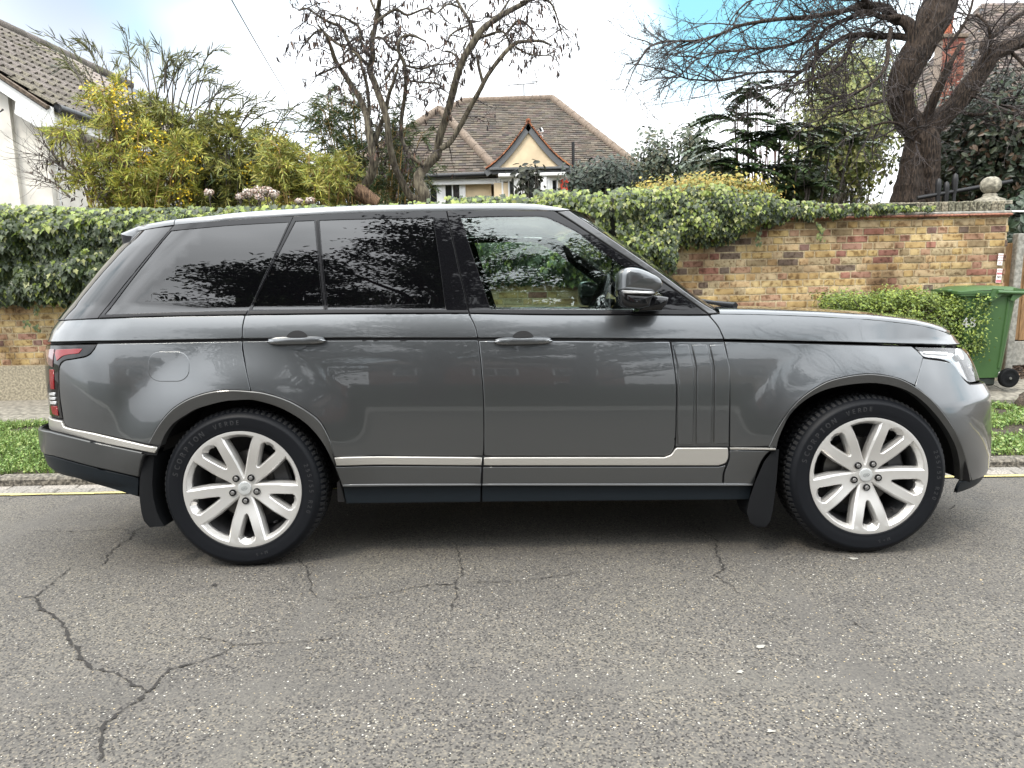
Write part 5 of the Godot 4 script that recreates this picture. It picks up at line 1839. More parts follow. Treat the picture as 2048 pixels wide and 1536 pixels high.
# surface(p) -> [point, normal]
func cover(mb: MB, poly: PackedVector2Array, surface: Callable, cell: Vector2) -> void:
	var r := Rect2(poly[0], Vector2.ZERO)
	for p in poly:
		r = r.expand(p)
	var nx := ceili(r.size.x / cell.x)
	var ny := ceili(r.size.y / cell.y)
	var o := r.position
	var seen := {}
	for i in nx:
		var strip := PackedVector2Array([o + Vector2(i * cell.x, -1), o + Vector2((i + 1) * cell.x, -1), o + Vector2((i + 1) * cell.x, r.size.y + 1), o + Vector2(i * cell.x, r.size.y + 1)])
		for part in Geometry2D.intersect_polygons(poly, strip):
			var lo := INF
			var hi := -INF
			for p in part:
				lo = minf(lo, p.y)
				hi = maxf(hi, p.y)
			for j in range(maxi(0, floori((lo - o.y) / cell.y)), mini(ny, ceili((hi - o.y) / cell.y) + 1)):
				var band := PackedVector2Array([o + Vector2((i - 1) * cell.x, j * cell.y), o + Vector2((i + 2) * cell.x, j * cell.y), o + Vector2((i + 2) * cell.x, (j + 1) * cell.y), o + Vector2((i - 1) * cell.x, (j + 1) * cell.y)])
				for bit in Geometry2D.intersect_polygons(part, band):
					var ids := Geometry2D.triangulate_polygon(bit)
					if ids.is_empty():
						continue
					var pn := []
					for p in bit:
						var key := Vector2i(roundi(p.x * 20000), roundi(p.y * 20000))
						if not seen.has(key):
							seen[key] = surface.call(p)
						pn.append(seen[key])
					for k in range(0, ids.size(), 3):
						var a: Array = pn[ids[k]]
						var b: Array = pn[ids[k + 1]]
						var d: Array = pn[ids[k + 2]]
						mb.tri(a[0], b[0], d[0], a[1], b[1], d[1], bit[ids[k]], bit[ids[k + 1]], bit[ids[k + 2]])

# a rounded, turned-in edge all along a contour
func rim_edge(mb: MB, poly: PackedVector2Array, surface: Callable, bevel: float, depth: float, flip := 1.0) -> void:
	var q := PackedVector2Array()
	for k in poly.size():
		var a := poly[k]
		var b := poly[(k + 1) % poly.size()]
		var m := maxi(1, ceili(a.distance_to(b) / 0.05))
		for t in m:
			q.append(a.lerp(b, float(t) / m))
	var sgn := (1.0 if Geometry2D.is_polygon_clockwise(q) else -1.0) * flip
	var rows := []
	var c := q.size()
	for k in c:
		var d0 := (q[k] - q[(k + c - 1) % c]).normalized()
		var d1 := (q[(k + 1) % c] - q[k]).normalized()
		var out := (Vector2(-d0.y, d0.x) + Vector2(-d1.y, d1.x)) * sgn
		if out.length() < 0.2:
			out = Vector2(-d1.y, d1.x) * sgn
		out = out.normalized()
		var s0: Array = surface.call(q[k])
		var s1: Array = surface.call(q[k] + out * maxf(bevel, 0.001))
		var o3: Vector3 = (s1[0] - s0[0]).normalized()
		rows.append([s0[0], s1[0] - s0[1] * bevel * 0.8, s1[0] - s0[1] * depth, s0[1], (s0[1] * 0.45 + o3).normalized(), o3])
	for k in c:
		var a: Array = rows[k]
		var b: Array = rows[(k + 1) % c]
		mb.squad(a[0], b[0], b[1], a[1], a[3], b[3], b[4], a[4])
		mb.squad(a[1], b[1], b[2], a[2], a[5], b[5], b[5], a[5])

var inner := MB.new()

func skin_mesh(polys: Array, kind: String, dz := 0.0, gap := 0.0, bevel := 0.0025, depth := 0.014, cell := Vector2(0.06, 0.03), backing := true, mb: MB = null) -> MB:
	if mb == null:
		mb = MB.new()
	var sf := func(p: Vector2) -> Array:
		var n := skin_n(p, kind)
		return [skin_at(p, kind) + n * dz, n]
	for poly in polys:
		var body := [poly]
		if absf(gap + bevel) > 0.0:
			body = Geometry2D.offset_polygon(poly, -(gap + bevel), Geometry2D.JOIN_MITER)
		for b in body:
			if Geometry2D.is_polygon_clockwise(b):
				continue
			cover(mb, b, sf, cell)
			if depth > 0.0:
				rim_edge(mb, b, sf, bevel, depth)
		if backing:
			var sb := func(p: Vector2) -> Array:
				var n := skin_n(p, kind)
				return [skin_at(p, kind) + n * (dz - 0.013), n]
			for b in Geometry2D.offset_polygon(poly, 0.005, Geometry2D.JOIN_MITER):
				cover(inner, b, sb, Vector2(0.15, 0.08))
	return mb

func skin(called: String, key: String, kind: String, m: Material, parent: Node, dz := 0.0, gap := 0.0018, bevel := 0.0025, depth := 0.014, backing := true, holes := []) -> MeshInstance3D:
	var poly := pts2(P[key])
	if Geometry2D.is_polygon_clockwise(poly):
		poly.reverse()
	var polys := [poly]
	for h in holes:
		var hp := pts2(P[h])
		var mid := 0.0
		for p in hp:
			mid += p.x / hp.size()
		var nxt := []
		for q in polys:
			for side in [PackedVector2Array([Vector2(-9, -9), Vector2(mid, -9), Vector2(mid, 9), Vector2(-9, 9)]), PackedVector2Array([Vector2(mid, -9), Vector2(9, -9), Vector2(9, 9), Vector2(mid, 9)])]:
				for half in Geometry2D.intersect_polygons(q, side):
					nxt.append_array(Geometry2D.clip_polygons(half, hp))
		polys = nxt
	if holes.size():
		gap = 0.0
		bevel = 0.0
	return put(called, skin_mesh(polys, kind, dz, gap, bevel, depth, Vector2(0.06, 0.03), backing).mesh(), m, parent)

func build_car() -> void:
	make_section()
	var car := thing("parked_car", "dark grey metallic estate car with silver ten-spoke wheels parked along the kerb", "car")
	car.rotation.x = CAR_ROLL
	var near := []
	var paint: Material = M.paint
	# -- rear wing
	var q := skin("rear_wing", "quarter_panel", "b", paint, car)
	skin("shoulder_panel", "quarter_shoulder", "b", paint, q)
	skin("fuel_flap", "fuel_flap", "b", paint, q, 0.0026, 0.0, 0.003, 0.004, false)
	var groove := MB.new()
	skin_mesh([pts2(P.fuel_flap)], "b", 0.0012, -0.0075, 0.0, 0.0, Vector2(0.06, 0.03), false, groove)
	put("flap_groove", groove.mesh(), M.black, q)
	near.append(q)
	# -- rear door
	var rd := skin("rear_door", "rear_door", "b", paint, car)
	skin("shoulder_panel", "rear_door_shoulder", "b", paint, rd)
	skin("trim_strip", "strip_rear_door", "b", M.satin, rd, 0.012, 0.001, 0.005, 0.02)
	skin("sill_panel", "sill_rear", "b", paint, rd, 0.008)
	skin("sill_lip", "sill_lip_a", "b", M.lip, rd, 0.014, 0.0, 0.003, 0.02)
	skin("sill_base", "sill_base_a", "b", M.dark_plastic, rd, -0.012)
	door_handle(rd, HANDLE_R)
	near.append(rd)
	# -- front door
	var fd := skin("front_door", "front_door", "b", paint, car, 0.005, 0.0018, 0.006, 0.02)
	skin("shoulder_panel", "front_door_shoulder", "b", paint, fd)
	skin("trim_strip", "strip_front_door", "b", M.satin, fd, 0.012, 0.001, 0.005, 0.02)
	skin("sill_panel", "sill_front", "b", paint, fd, 0.008)
	skin("sill_lip", "sill_lip_b", "b", M.lip, fd, 0.014, 0.0, 0.003, 0.02)
	skin("sill_base", "sill_base_b", "b", M.dark_plastic, fd, -0.012)
	skin("vent_panel", "vent_panel", "b", paint, fd, -0.002)
	for k in 3:
		var blade := MB.new()
		var bp := PackedVector2Array()
		for e in [[0, 0.0], [1, 0.0], [1, 0.9], [1, 1.0], [0, 1.0], [0, 0.9]]:
			pass
		var x0: float = VENTS[k][0]
		var x1: float = VENTS[k][1]
		var ya := 1.062 - 0.02 * k * 0.1
		var yb := 0.568
		bp = PackedVector2Array([Vector2(x0, ya), Vector2(x0 + 0.006, ya), Vector2(x0 + 0.028, ya - 0.11), Vector2(x0 + 0.026, yb), Vector2(x1, yb), Vector2(x1 + 0.004, ya - 0.11), Vector2(x1 - 0.02, ya)])
		if Geometry2D.is_polygon_clockwise(bp):
			bp.reverse()
		skin_mesh([bp], "b", 0.009, 0.0, 0.005, 0.012, Vector2(0.06, 0.03), false, blade)
		put("vent_blade", blade.mesh(), paint, fd)
	door_handle(fd, HANDLE_F)
	near.append(fd)
	# -- front wing and nose
	var fw := skin("front_wing", "front_wing", "b", paint, car)
	skin("trim_strip", "strip_wing", "b", M.satin, fw, 0.008, 0.0, 0.001, 0.01)
	skin("sill_panel", "sill_wing", "b", paint, fw, 0.006)
	near.append(fw)
	var fb := skin("front_bumper", "front_bumper", "f", paint, car)
	skin("bumper_lip", "bumper_lip", "f", M.dark_plastic, fb, -0.004)
	near.append(fb)
	var hl := skin("headlamp", "headlamp", "b", M.black, car, -0.03, 0.001, 0.002, 0.01)
	skin("reflector", "lamp_reflector", "b", M.lamp_chrome, hl, -0.022, 0.0, 0.004, 0.008, false)
	skin("lamp_blade", "lamp_blade", "b", M.lamp_white, hl, -0.014, 0.0, 0.002, 0.008, false)
	skin("lamp_bezel", "lamp_dark", "b", M.black, hl, -0.015, 0.0, 0.002, 0.006, false)
	for k in 2:
		var pr := MB.new()
		var c := skin_at(Vector2(LAMP_AT[k][0], LAMP_AT[k][1]), "b") + Vector3(0.0, 0, -0.03)
		var nn := skin_n(Vector2(LAMP_AT[k][0], LAMP_AT[k][1]), "b")
		pr.lathe(c, nn, [Vector2(0.034, 0.0), Vector2(0.034, 0.016), Vector2(0.028, 0.018), Vector2(0.024, 0.012), Vector2(0.012, 0.019), Vector2(0.0, 0.021)], 20)
		put("projector", pr.mesh(), M.chrome if k == 0 else M.black_gloss, hl)
	skin("lens", "headlamp", "b", M.clear, hl, 0.0, 0.002, 0.002, 0.0, false)
	near.append(hl)
	# -- tail lamp, bumper and strip
	var tl := skin("tail_lamp", "tail_lamp", "b", M.black_gloss, car, 0.0, 0.001, 0.003, 0.012)
	skin("red_bar", "red_bar", "b", M.red_lens, tl, 0.003, 0.0, 0.002, 0.004, false)
	skin("red_upright", "red_upright", "b", M.red_lens, tl, 0.004, 0.0, 0.003, 0.006, false)
	for k in ["lamp_louvre", "lamp_louvre2", "lamp_louvre3"]:
		skin("reversing_louvre", k, "b", M.lamp_white, tl, 0.004, 0.0, 0.001, 0.006, false)
	skin("red_reflector", "red_lower", "b", M.red_lens, tl, 0.004, 0.0, 0.002, 0.006, false)
	skin("corner_lens", "lamp_corner", "b", M.pink_lens, tl, 0.003, 0.0, 0.002, 0.004, false)
	near.append(tl)
	var rb := skin("rear_bumper", "rear_bumper", "r", M.bumper_grey, car, 0.012, 0.001, 0.006, 0.02)
	skin("trim_strip", "rear_strip", "b", M.satin, rb, 0.008, 0.001, 0.006, 0.02)
	skin("bumper_base", "bumper_base", "r", M.dark_plastic, rb, 0.004, 0.0, 0.004, 0.02)
	near.append(rb)
	# -- glasshouse
	var rp := skin("rear_pillar", "rear_pillar", "g", M.black_gloss, car)
	near.append(rp)
	var qf := skin("quarter_frame", "quarter_frame", "g", M.frame_gloss, car, 0.0, 0.001, 0.001, 0.012, true, ["quarter_glass"])
	skin("quarter_glass", "quarter_glass", "g", M.privacy, qf, -0.003, 0.0, 0.001, 0.004, false)
	skin("belt_trim", "belt_trim_q", "g", M.black_trim, qf, 0.004, 0.0, 0.002, 0.008, false)
	near.append(qf)
	var rf := skin("rear_door_frame", "rear_door_frame", "g", M.frame_gloss, car, 0.001, 0.0015, 0.002, 0.012, true, ["rear_door_glass", "rear_small_glass"])
	skin("door_glass", "rear_door_glass", "g", M.privacy, rf, -0.003, 0.0, 0.001, 0.004, false)
	skin("fixed_glass", "rear_small_glass", "g", M.privacy, rf, -0.003, 0.0, 0.001, 0.004, false)
	skin("divider", "glass_divider", "g", M.black_trim, rf, 0.006, 0.0, 0.002, 0.01, false)
	skin("belt_trim", "belt_trim_r", "g", M.black_trim, rf, 0.004, 0.0, 0.002, 0.008, false)
	near.append(rf)
	var ffr := skin("front_door_frame", "front_door_frame", "g", M.frame_gloss, car, 0.001, 0.0015, 0.002, 0.03, false, ["front_glass"])
	# the front pane is solid glass: outer face, edge and inner face of one sheet
	var gp := pts2(P.front_glass)
	if Geometry2D.is_polygon_clockwise(gp):
		gp.reverse()
	var gm := MB.new()
	cover(gm, gp, func(p: Vector2) -> Array: return [skin_at(p, "g") - skin_n(p, "g") * 0.003, skin_n(p, "g")], Vector2(0.06, 0.03))
	cover(gm, gp, func(p: Vector2) -> Array: return [skin_at(p, "g") - skin_n(p, "g") * 0.008, -skin_n(p, "g")], Vector2(0.06, 0.03))
	rim_edge(gm, gp, func(p: Vector2) -> Array: return [skin_at(p, "g") - skin_n(p, "g") * 0.003, skin_n(p, "g")], 0.0, 0.005)
	put("door_glass", gm.mesh(), M.pane, ffr)
	skin("belt_trim", "belt_trim_f", "g", M.black_trim, ffr, 0.004, 0.0, 0.002, 0.008, false)
	near.append(ffr)
	var ap := skin("windscreen_pillar", "a_pillar", "g", M.paint_dark, car, 0.002, 0.001, 0.006, 0.03)
	near.append(ap)
	# -- wheel arches
	for k in 2:
		var oa := line_pts(P["arch_rear" if k == 0 else "arch_front"], 48)
		var ia := line_pts(P["arch_rear_in" if k == 0 else "arch_front_in"], 48)
		var kind := "b" if k == 0 else "f"
		var rows := [[], [], [], []]
		for j in 48:
			rows[0].append(skin_at(oa[j], kind) + skin_n(oa[j], kind) * 0.001)
			rows[1].append(skin_at(oa[j].lerp(ia[j], 0.07), kind) + Vector3(0, 0, 0.003))
			rows[2].append(skin_at(ia[j].lerp(oa[j], 0.03), kind) + Vector3(0, 0, -0.014))
			rows[3].append(skin_at(ia[j], kind) + Vector3(0, 0, -0.02))
		var mb := MB.new()
		for i in 3:
			mb.sheet([rows[i], rows[i + 1]], Vector3(0, 0, 1))
		var lip := []
		for j in 48:
			lip.append(rows[3][j] + Vector3(0, 0, -0.05))
		var hub := Vector3(-1.352 if k == 0 else 1.764, 0.388, 0)
		for j in 47:
			mb.quad(rows[3][j], rows[3][j + 1], lip[j + 1], lip[j], hub - rows[3][j])
		var ar := put("wheel_arch", mb.mesh(), M.arch_paint, car)
		near.append(ar)
		var well := MB.new()
		var cen := Vector2(hub.x, hub.y)
		for j in 47:
			var o := []
			for e in [j, j + 1]:
				var f: Vector3 = lip[e]
				var d := Vector2(f.x, f.y) - cen
				var far := cen + d.normalized() * maxf(d.length() + 0.03, 0.47)
				o.append([f, Vector3(far.x, far.y, -0.10), Vector3(far.x, far.y, -0.46)])
			well.quad(o[0][0], o[1][0], o[1][1], o[0][1], hub - lip[j])
			well.quad(o[0][1], o[1][1], o[1][2], o[0][2], hub - lip[j])
			well.flat(o[0][2], o[1][2], Vector3(hub.x, 0.35, -0.46), Vector3(0, 0, 1))
		near.append(put("wheel_well", well.mesh(), M.black, car))
	# -- mud flaps
	for k in 2:
		var f := MB.new()
		var a: Array = FLAP[k]
		var rows := [[], [], []]
		for e in a:
			rows[0].append(Vector3(e[0], e[1], -0.015))
			rows[1].append(Vector3(e[0] + (0.012 if k == 0 else -0.02), e[1], 0.004))
			rows[2].append(Vector3(e[2], e[1], -0.005))
		f.sheet(rows, Vector3(0, 0, 1))
		var back := []
		for e in a:
			back.append(Vector3(e[2], e[1], -0.24))
		f.sheet([rows[2], back], Vector3(1 if k == 0 else 1, 0, 0))
		var bk2 := []
		for e in a:
			bk2.append(Vector3(e[0], e[1], -0.24))
		f.sheet([rows[0], bk2], Vector3(-1, 0, 0))
		near.append(put("mud_flap", f.mesh(), M.rubber, car))
	near.append(build_mirror(car))
	var ip := put("inner_panel", inner.mesh(), M.black, car)
	near.append(ip)
	# -- the far side repeats the near side
	for part in near:
		var d: Node3D = part.duplicate()
		d.name = part.name + "_far"
		d.transform = Transform3D(Basis.from_scale(Vector3(1, 1, -1)), Vector3(0, 0, -CAR_W)) * part.transform
		var base: String = String(part.name).rstrip("0123456789").trim_suffix("_")
		var key := "%d/%s" % [car.get_instance_id(), base]
		taken[key] = taken.get(key, 0) + 1
		d.name = "%s_%03d" % [base, taken[key]]
		car.add_child(d, true)
	build_car_top(car)
	build_car_inside(car)
	for k in 4:
		var hub := Vector3(-1.352 if k % 2 == 0 else 1.764, 0.388, 0.0)
		var w := build_wheel(car, hub, k)
		if k >= 2:
			w.transform = Transform3D(Basis.from_scale(Vector3(1, 1, -1)), hub + Vector3(0, 0.0, -CAR_W + 0.0))

func line_pts(a: Array, count: int) -> Array:
	var p := pts2(a)
	var total := 0.0
	for k in p.size() - 1:
		total += p[k].distance_to(p[k + 1])
	var o := []
	for j in count:
		var want := total * j / (count - 1)
		var run := 0.0
		var got := p[-1]
		for k in p.size() - 1:
			var d := p[k].distance_to(p[k + 1])
			if run + d >= want:
				got = p[k].lerp(p[k + 1], (want - run) / maxf(d, 1e-6))
				break
			run += d
		o.append(got)
	return o

func door_handle(door: Node, at: Array) -> void:
	var c := Vector2(at[0], at[1])
	var sf := func(p: Vector2) -> Array: return [skin_at(p, "b") + skin_n(p, "b") * 0.002, skin_n(p, "b")]
	var cup := MB.new()
	var a := PackedVector2Array()
	for k in 14:
		var t := PI * k / 13.0
		a.append(c + Vector2(cos(t) * 0.056, 0.004 + sin(t) * 0.045))
	cover(cup, a, func(p: Vector2) -> Array: return [skin_at(p, "b") + skin_n(p, "b") * 0.0065, skin_n(p, "b")], Vector2(0.03, 0.02))
	put("handle_recess", cup.mesh(), M.black, door)
	var low := MB.new()
	var b := PackedVector2Array()
	for k in 14:
		var t := PI * k / 13.0
		b.append(c + Vector2(-cos(t) * 0.056, -0.004 - sin(t) * 0.042))
	# the lower half of the finger cup: a shallow bowl that shows as a bright and a dark band
	cover(low, b, func(p: Vector2) -> Array:
		var d := p - c
		var n := (skin_n(p, "b") + Vector3(-d.x * 1.5, -d.y * 1.5 - 0.05, 0)).normalized()
		return [skin_at(p, "b") + skin_n(p, "b") * 0.0065, n], Vector2(0.02, 0.012))
	put("handle_cup", low.mesh(), M.paint, door)
	var bar := MB.new()
	var rows := []
	for i in 15:
		var t := i / 14.0
		var x := lerpf(-0.146, 0.146, t)
		var w := 0.021 * pow(1.0 - pow(absf(2 * t - 1), 5.0), 0.5) + 0.001
		var prow := 0.034 - 0.018 * pow(absf(2 * t - 1), 3.0)
		var row := []
		for j in 9:
			var s := -1.0 + j / 4.0
			var base := skin_at(c + Vector2(x, 0), "b")
			row.append(base + Vector3(0, s * w - 0.0015, prow * pow(maxf(1.0 - pow(absf(s), 3.0), 0.0), 0.5) + 0.004))
		rows.append(row)
	bar.sheet(rows, Vector3(0, 0, 1))
	put("door_handle", bar.mesh(), M.handle_chrome, door)
	var cap := MB.new()
	var cr := []
	for i in 9:
		var t := i / 8.0
		var x := lerpf(-0.134, 0.134, t)
		var row := []
		for j in 5:
			var s := -1.0 + j / 2.0
			row.append(skin_at(c + Vector2(x, 0), "b") + Vector3(0, 0.0 + s * 0.0125, 0.0395 - 0.016 * pow(absf(2 * t - 1), 3.0) - 0.003 * s * s))
		cr.append(row)
	cap.sheet(cr, Vector3(0, 0, 1))
	put("handle_insert", cap.mesh(), M.paint, door)

func pillow(mb: MB, poly: PackedVector2Array, z0: float, z1: float, round_: float) -> void:
	var c := Vector2.ZERO
	for p in poly:
		c += p / poly.size()
	var rows := []
	var r := round_ / 0.34
	for e in [[0.86, 0.0], [0.98, 0.16], [1.0, 0.35], [1.0, 1.0 - 0.42 * r], [0.985, 1.0 - 0.28 * r], [0.94, 1.0 - 0.15 * r], [0.86, 1.0 - 0.075 * r], [0.7, 1.0 - 0.03 * r], [0.4, 0.996], [0.02, 1.0]]:
		var row := []
		for p in poly:
			var d := p - c
			row.append(Vector3(c.x + d.x * e[0], c.y + d.y * e[0], lerpf(z0, z1, e[1])))
		row.append(row[0])
		rows.append(row)
	mb.sheet(rows, Vector3.ZERO, Vector3(c.x, c.y, (z0 + z1) * 0.5))

func build_mirror(car: Node) -> MeshInstance3D:
	var cap := MB.new()
	pillow(cap, pts2(P.mirror_cap), 0.02, 0.225, 0.34)
	var o := put("door_mirror", cap.mesh(), M.paint, car)
	var low := MB.new()
	pillow(low, pts2(P.mirror_low), 0.02, 0.215, 0.34)
	put("mirror_base", low.mesh(), M.black_gloss, o)
	var ind := MB.new()
	pillow(ind, pts2(P.mirror_lamp), 0.02, 0.229, 0.3)
	put("indicator", ind.mesh(), M.lamp_white, o)
	var arm := MB.new()
	pillow(arm, pts2(P.mirror_arm), -0.14, 0.12, 0.3)
	put("mirror_arm", arm.mesh(), M.black_gloss, o)
	return o

func build_car_top(car: Node) -> void:
	var g := pts2(P.gutter)
	# roof: from gutter over the rail to the crown and down the far side
	var prof := [Vector2(0, 0), Vector2(0.012, -0.001), Vector2(0.024, -0.006), Vector2(0.034, -0.017), Vector2(0.0405, -0.04), Vector2(0.044, -0.09), Vector2(0.047, -0.2), Vector2(0.05, -0.45), Vector2(0.052, -0.72)]
	var rows := []
	for k in g.size():
		var e := skin_at(g[k], "g")
		var t := clampf((e.x - 0.05) / 0.26, 0.0, 1.0)
		var low := clampf((-1.32 - e.x) / 0.2, 0.0, 1.0)
		var s := lerpf(1.0, 0.03, t * t) * lerpf(1.0, 0.8, low)
		var bow := 0.22 * t * t
		var row := []
		for q in prof:
			var w: float = -q.y / 0.72
			row.append(e + Vector3(bow * (1.0 - (1.0 - w) * (1.0 - w)), q.x * s, q.y))
		var far := []
		for q in range(row.size() - 1, -1, -1):
			far.append(Vector3(row[q].x, row[q].y, -CAR_W - row[q].z))
		row.append_array(far)
		rows.append(row)
	var front := []
	var rear := []
	for r in rows:
		if r[0].x > -1.70:
			if front.is_empty():
				rear.append(r)
			front.append(r)
		else:
			rear.append(r)
	var mb := MB.new()
	mb.sheet(front, Vector3(0, 1, 0), Vector3(-0.6, 1.0, -CAR_W / 2))
	var roof := put("roof", mb.mesh(), M.paint_roof, car)
	# rear spoiler: carries the roof line on to the tip
	var sp := MB.new()
	var tip := []
	var under := []
	var nj: int = rear[0].size()
	for j in nj:
		var w := 1.0 - pow(absf(2.0 * j / (nj - 1) - 1.0), 4.0)
		var a: Vector3 = rear[0][j]
		tip.append(a + Vector3(-0.02 - 0.10 * w, -0.03 - 0.012 * w, 0))
		under.append(a + Vector3(-0.03 - 0.08 * w, -0.075 - 0.02 * w, 0))
	var all := []
	for r in range(rear.size() - 1, -1, -1):
		var row := []
		for j in nj:
			row.append(rear[r][j] + Vector3(-0.004 if r == rear.size() - 1 else 0.0, 0, 0))
		all.append(row)
	all.append(tip)
	sp.sheet(all, Vector3(0, 1, 0), Vector3(-1.4, 1.2, -CAR_W / 2))
	put("spoiler", sp.mesh(), M.paint_roof, car)
	var su := MB.new()
	su.sheet([tip, under], Vector3(-1, 0, 0))
	var hatch := []
	for j in nj:
		hatch.append(Vector3(rear[0][j].x + 0.12, rear[0][j].y - 0.1, rear[0][j].z))
	su.sheet([under, hatch], Vector3(0, -1, 0))
	put("spoiler_underside", su.mesh(), M.black_trim, roof)
	# windscreen
	var se := pts2(P.screen_edge)
	var wr := []
	for k in se.size():
		var e := skin_at(se[k], "g") + Vector3(0.0, 0.003, -0.004)
		var row := []
		for j in 17:
			var w := j / 16.0
			var c := 1.0 - (2.0 * w - 1.0) * (2.0 * w - 1.0)
			row.append(Vector3(e.x + 0.165 * c, e.y, lerpf(e.z, -CAR_W - e.z, w)))
		wr.append(row)
	var ws := MB.new()
	ws.sheet(wr, Vector3(1, 0.7, 0))
	put("windscreen", ws.mesh(), M.screen_glass, car)
	# bonnet
	var be := pts2(P.bonnet_edge)
	var br := []
	for k in be.size():
		var e := skin_at(be[k], "b")
		var cx := minf(e.x + 0.02 + 0.30 * clampf((e.x - 0.9) / 1.4, 0, 1), 2.62)
		var n := skin_n(be[k], "b")
		var row := [e]
		for q in [[0.004, 0.009], [0.02, 0.02], [0.07, 0.026], [0.2, 0.027], [0.4, 0.036], [0.7, 0.04], [1.0, 0.041]]:
			var z := lerpf(e.z, -CAR_W / 2, q[0])
			row.append(Vector3(lerpf(e.x, cx, q[0]), e.y + q[1] * (1.0 - 0.6 * clampf((e.x - 2.1) / 0.5, 0, 1)), z))
		br.append(row)
	for side in 2:
		var bm := MB.new()
		var rr := []
		for r in br:
			var row := []
			for p in r:
				row.append(p if side == 0 else Vector3(p.x, p.y, -CAR_W - p.z))
			rr.append(row)
		bm.sheet(rr, Vector3(0, 1, 0))
		var bo := put("bonnet", bm.mesh(), M.paint, car)
		if side == 0:
			skin("side_panel", "bonnet_side", "b", M.paint, bo)
		else:
			var s2 := put("side_panel", bo.get_parent().get_node("bonnet/side_panel").mesh, M.paint, bo)
			s2.transform = Transform3D(Basis.from_scale(Vector3(1, 1, -1)), Vector3(0, 0, -CAR_W))
	# grille, nose, tailgate: the ends that the side view only shows edge on
	var nose := MB.new()
	var nr := []
	for y in [0.28, 0.34, 0.45, 0.6, 0.75, 0.9, 1.0, 1.06, 1.1]:
		var row := []
		for j in 9:
			var xf := ends(FRONT_B, y)
			var a := skin_at(Vector2(xf + 0.82 * 1.38, y), "f")
			var w := j / 8.0
			row.append(Vector3(a.x + 0.03 * (1.0 - pow(2 * w - 1, 2.0)), y, lerpf(a.z, -CAR_W - a.z, w)))
		nr.append(row)
	nose.sheet(nr, Vector3(1, 0, 0))
	var no := put("nose", nose.mesh(), M.paint, car)
	var gr := MB.new()
	for k in 3:
		gr.box(Vector3(2.63 - 0.05 * k, 0.82 + 0.08 * k, -CAR_W / 2), Vector3(0.1, 0.045, 0.5), Basis(), 0.01)
	put("grille", gr.mesh(), M.chrome, no)
	var tg := MB.new()
	var tr := []
	for y in [0.36, 0.5, 0.66, 0.7]:
		var row := []
		for j in 9:
			var a := skin_at(Vector2(ends(REAR_B, y) - 0.6 * 1.38, y), "r")
			var w := j / 8.0
			row.append(Vector3(a.x - 0.02 * (1.0 - pow(2 * w - 1, 2.0)), y, lerpf(a.z, -CAR_W - a.z, w)))
		tr.append(row)
	tg.sheet(tr, Vector3(-1, 0, 0))
	put("bumper_face", tg.mesh(), M.bumper_grey, car)
	var gate := MB.new()
	var gt := []
	for y in [0.69, 0.72, 0.85, 1.0, 1.13, 1.22, 1.25]:
		var row := []
		for j in 9:
			var a := skin_at(Vector2(ends(REAR, y) - 0.6 * 1.38, y), "b")
			var w := j / 8.0
			row.append(Vector3(a.x, y, lerpf(a.z, -CAR_W - a.z, w)))
		gt.append(row)
	gate.sheet(gt, Vector3(-1, 0, 0))
	put("tailgate", gate.mesh(), M.paint, car)
	var ledge := MB.new()
	ledge.box(Vector3(-2.40, 0.672, -CAR_W / 2), Vector3(0.2, 0.02, 0.9), Basis(), 0.005)
	put("bumper_step", ledge.mesh(), M.dark_plastic, car)
	var rg := MB.new()
	var rr2 := []
	for y in [1.25, 1.35, 1.45, 1.55, 1.65, 1.705]:
		var row := []
		for j in 9:
			var a := skin_at(Vector2(ends(REAR_G, y) - 0.6 * 1.3, y), "g")
			var w := j / 8.0
			row.append(Vector3(a.x - 0.03 * (1.0 - pow(2 * w - 1, 2.0)), y, lerpf(a.z, -CAR_W - a.z, w)))
		rr2.append(row)
	rg.sheet(rr2, Vector3(-1, 0.5, 0))
	put("rear_screen", rg.mesh(), M.privacy, car)
	# cowl and wipers
	var cw := MB.new()
	cw.box(Vector3(1.12, 1.19, -CAR_W / 2), Vector3(0.26, 0.03, 1.5), Basis(Vector3(0, 0, 1), -0.05), 0.01)
	put("cowl", cw.mesh(), M.black_trim, car)
	for k in 2:
		var wp := MB.new()
		wp.tube([Vector3(1.19, 1.245, -0.33 - 0.62 * k), Vector3(1.12, 1.262, -0.5 - 0.62 * k), Vector3(1.07, 1.285, -0.78 - 0.62 * k)], [0.017, 0.012, 0.007], 6)
		put("wiper", wp.mesh(), M.black_trim, car)

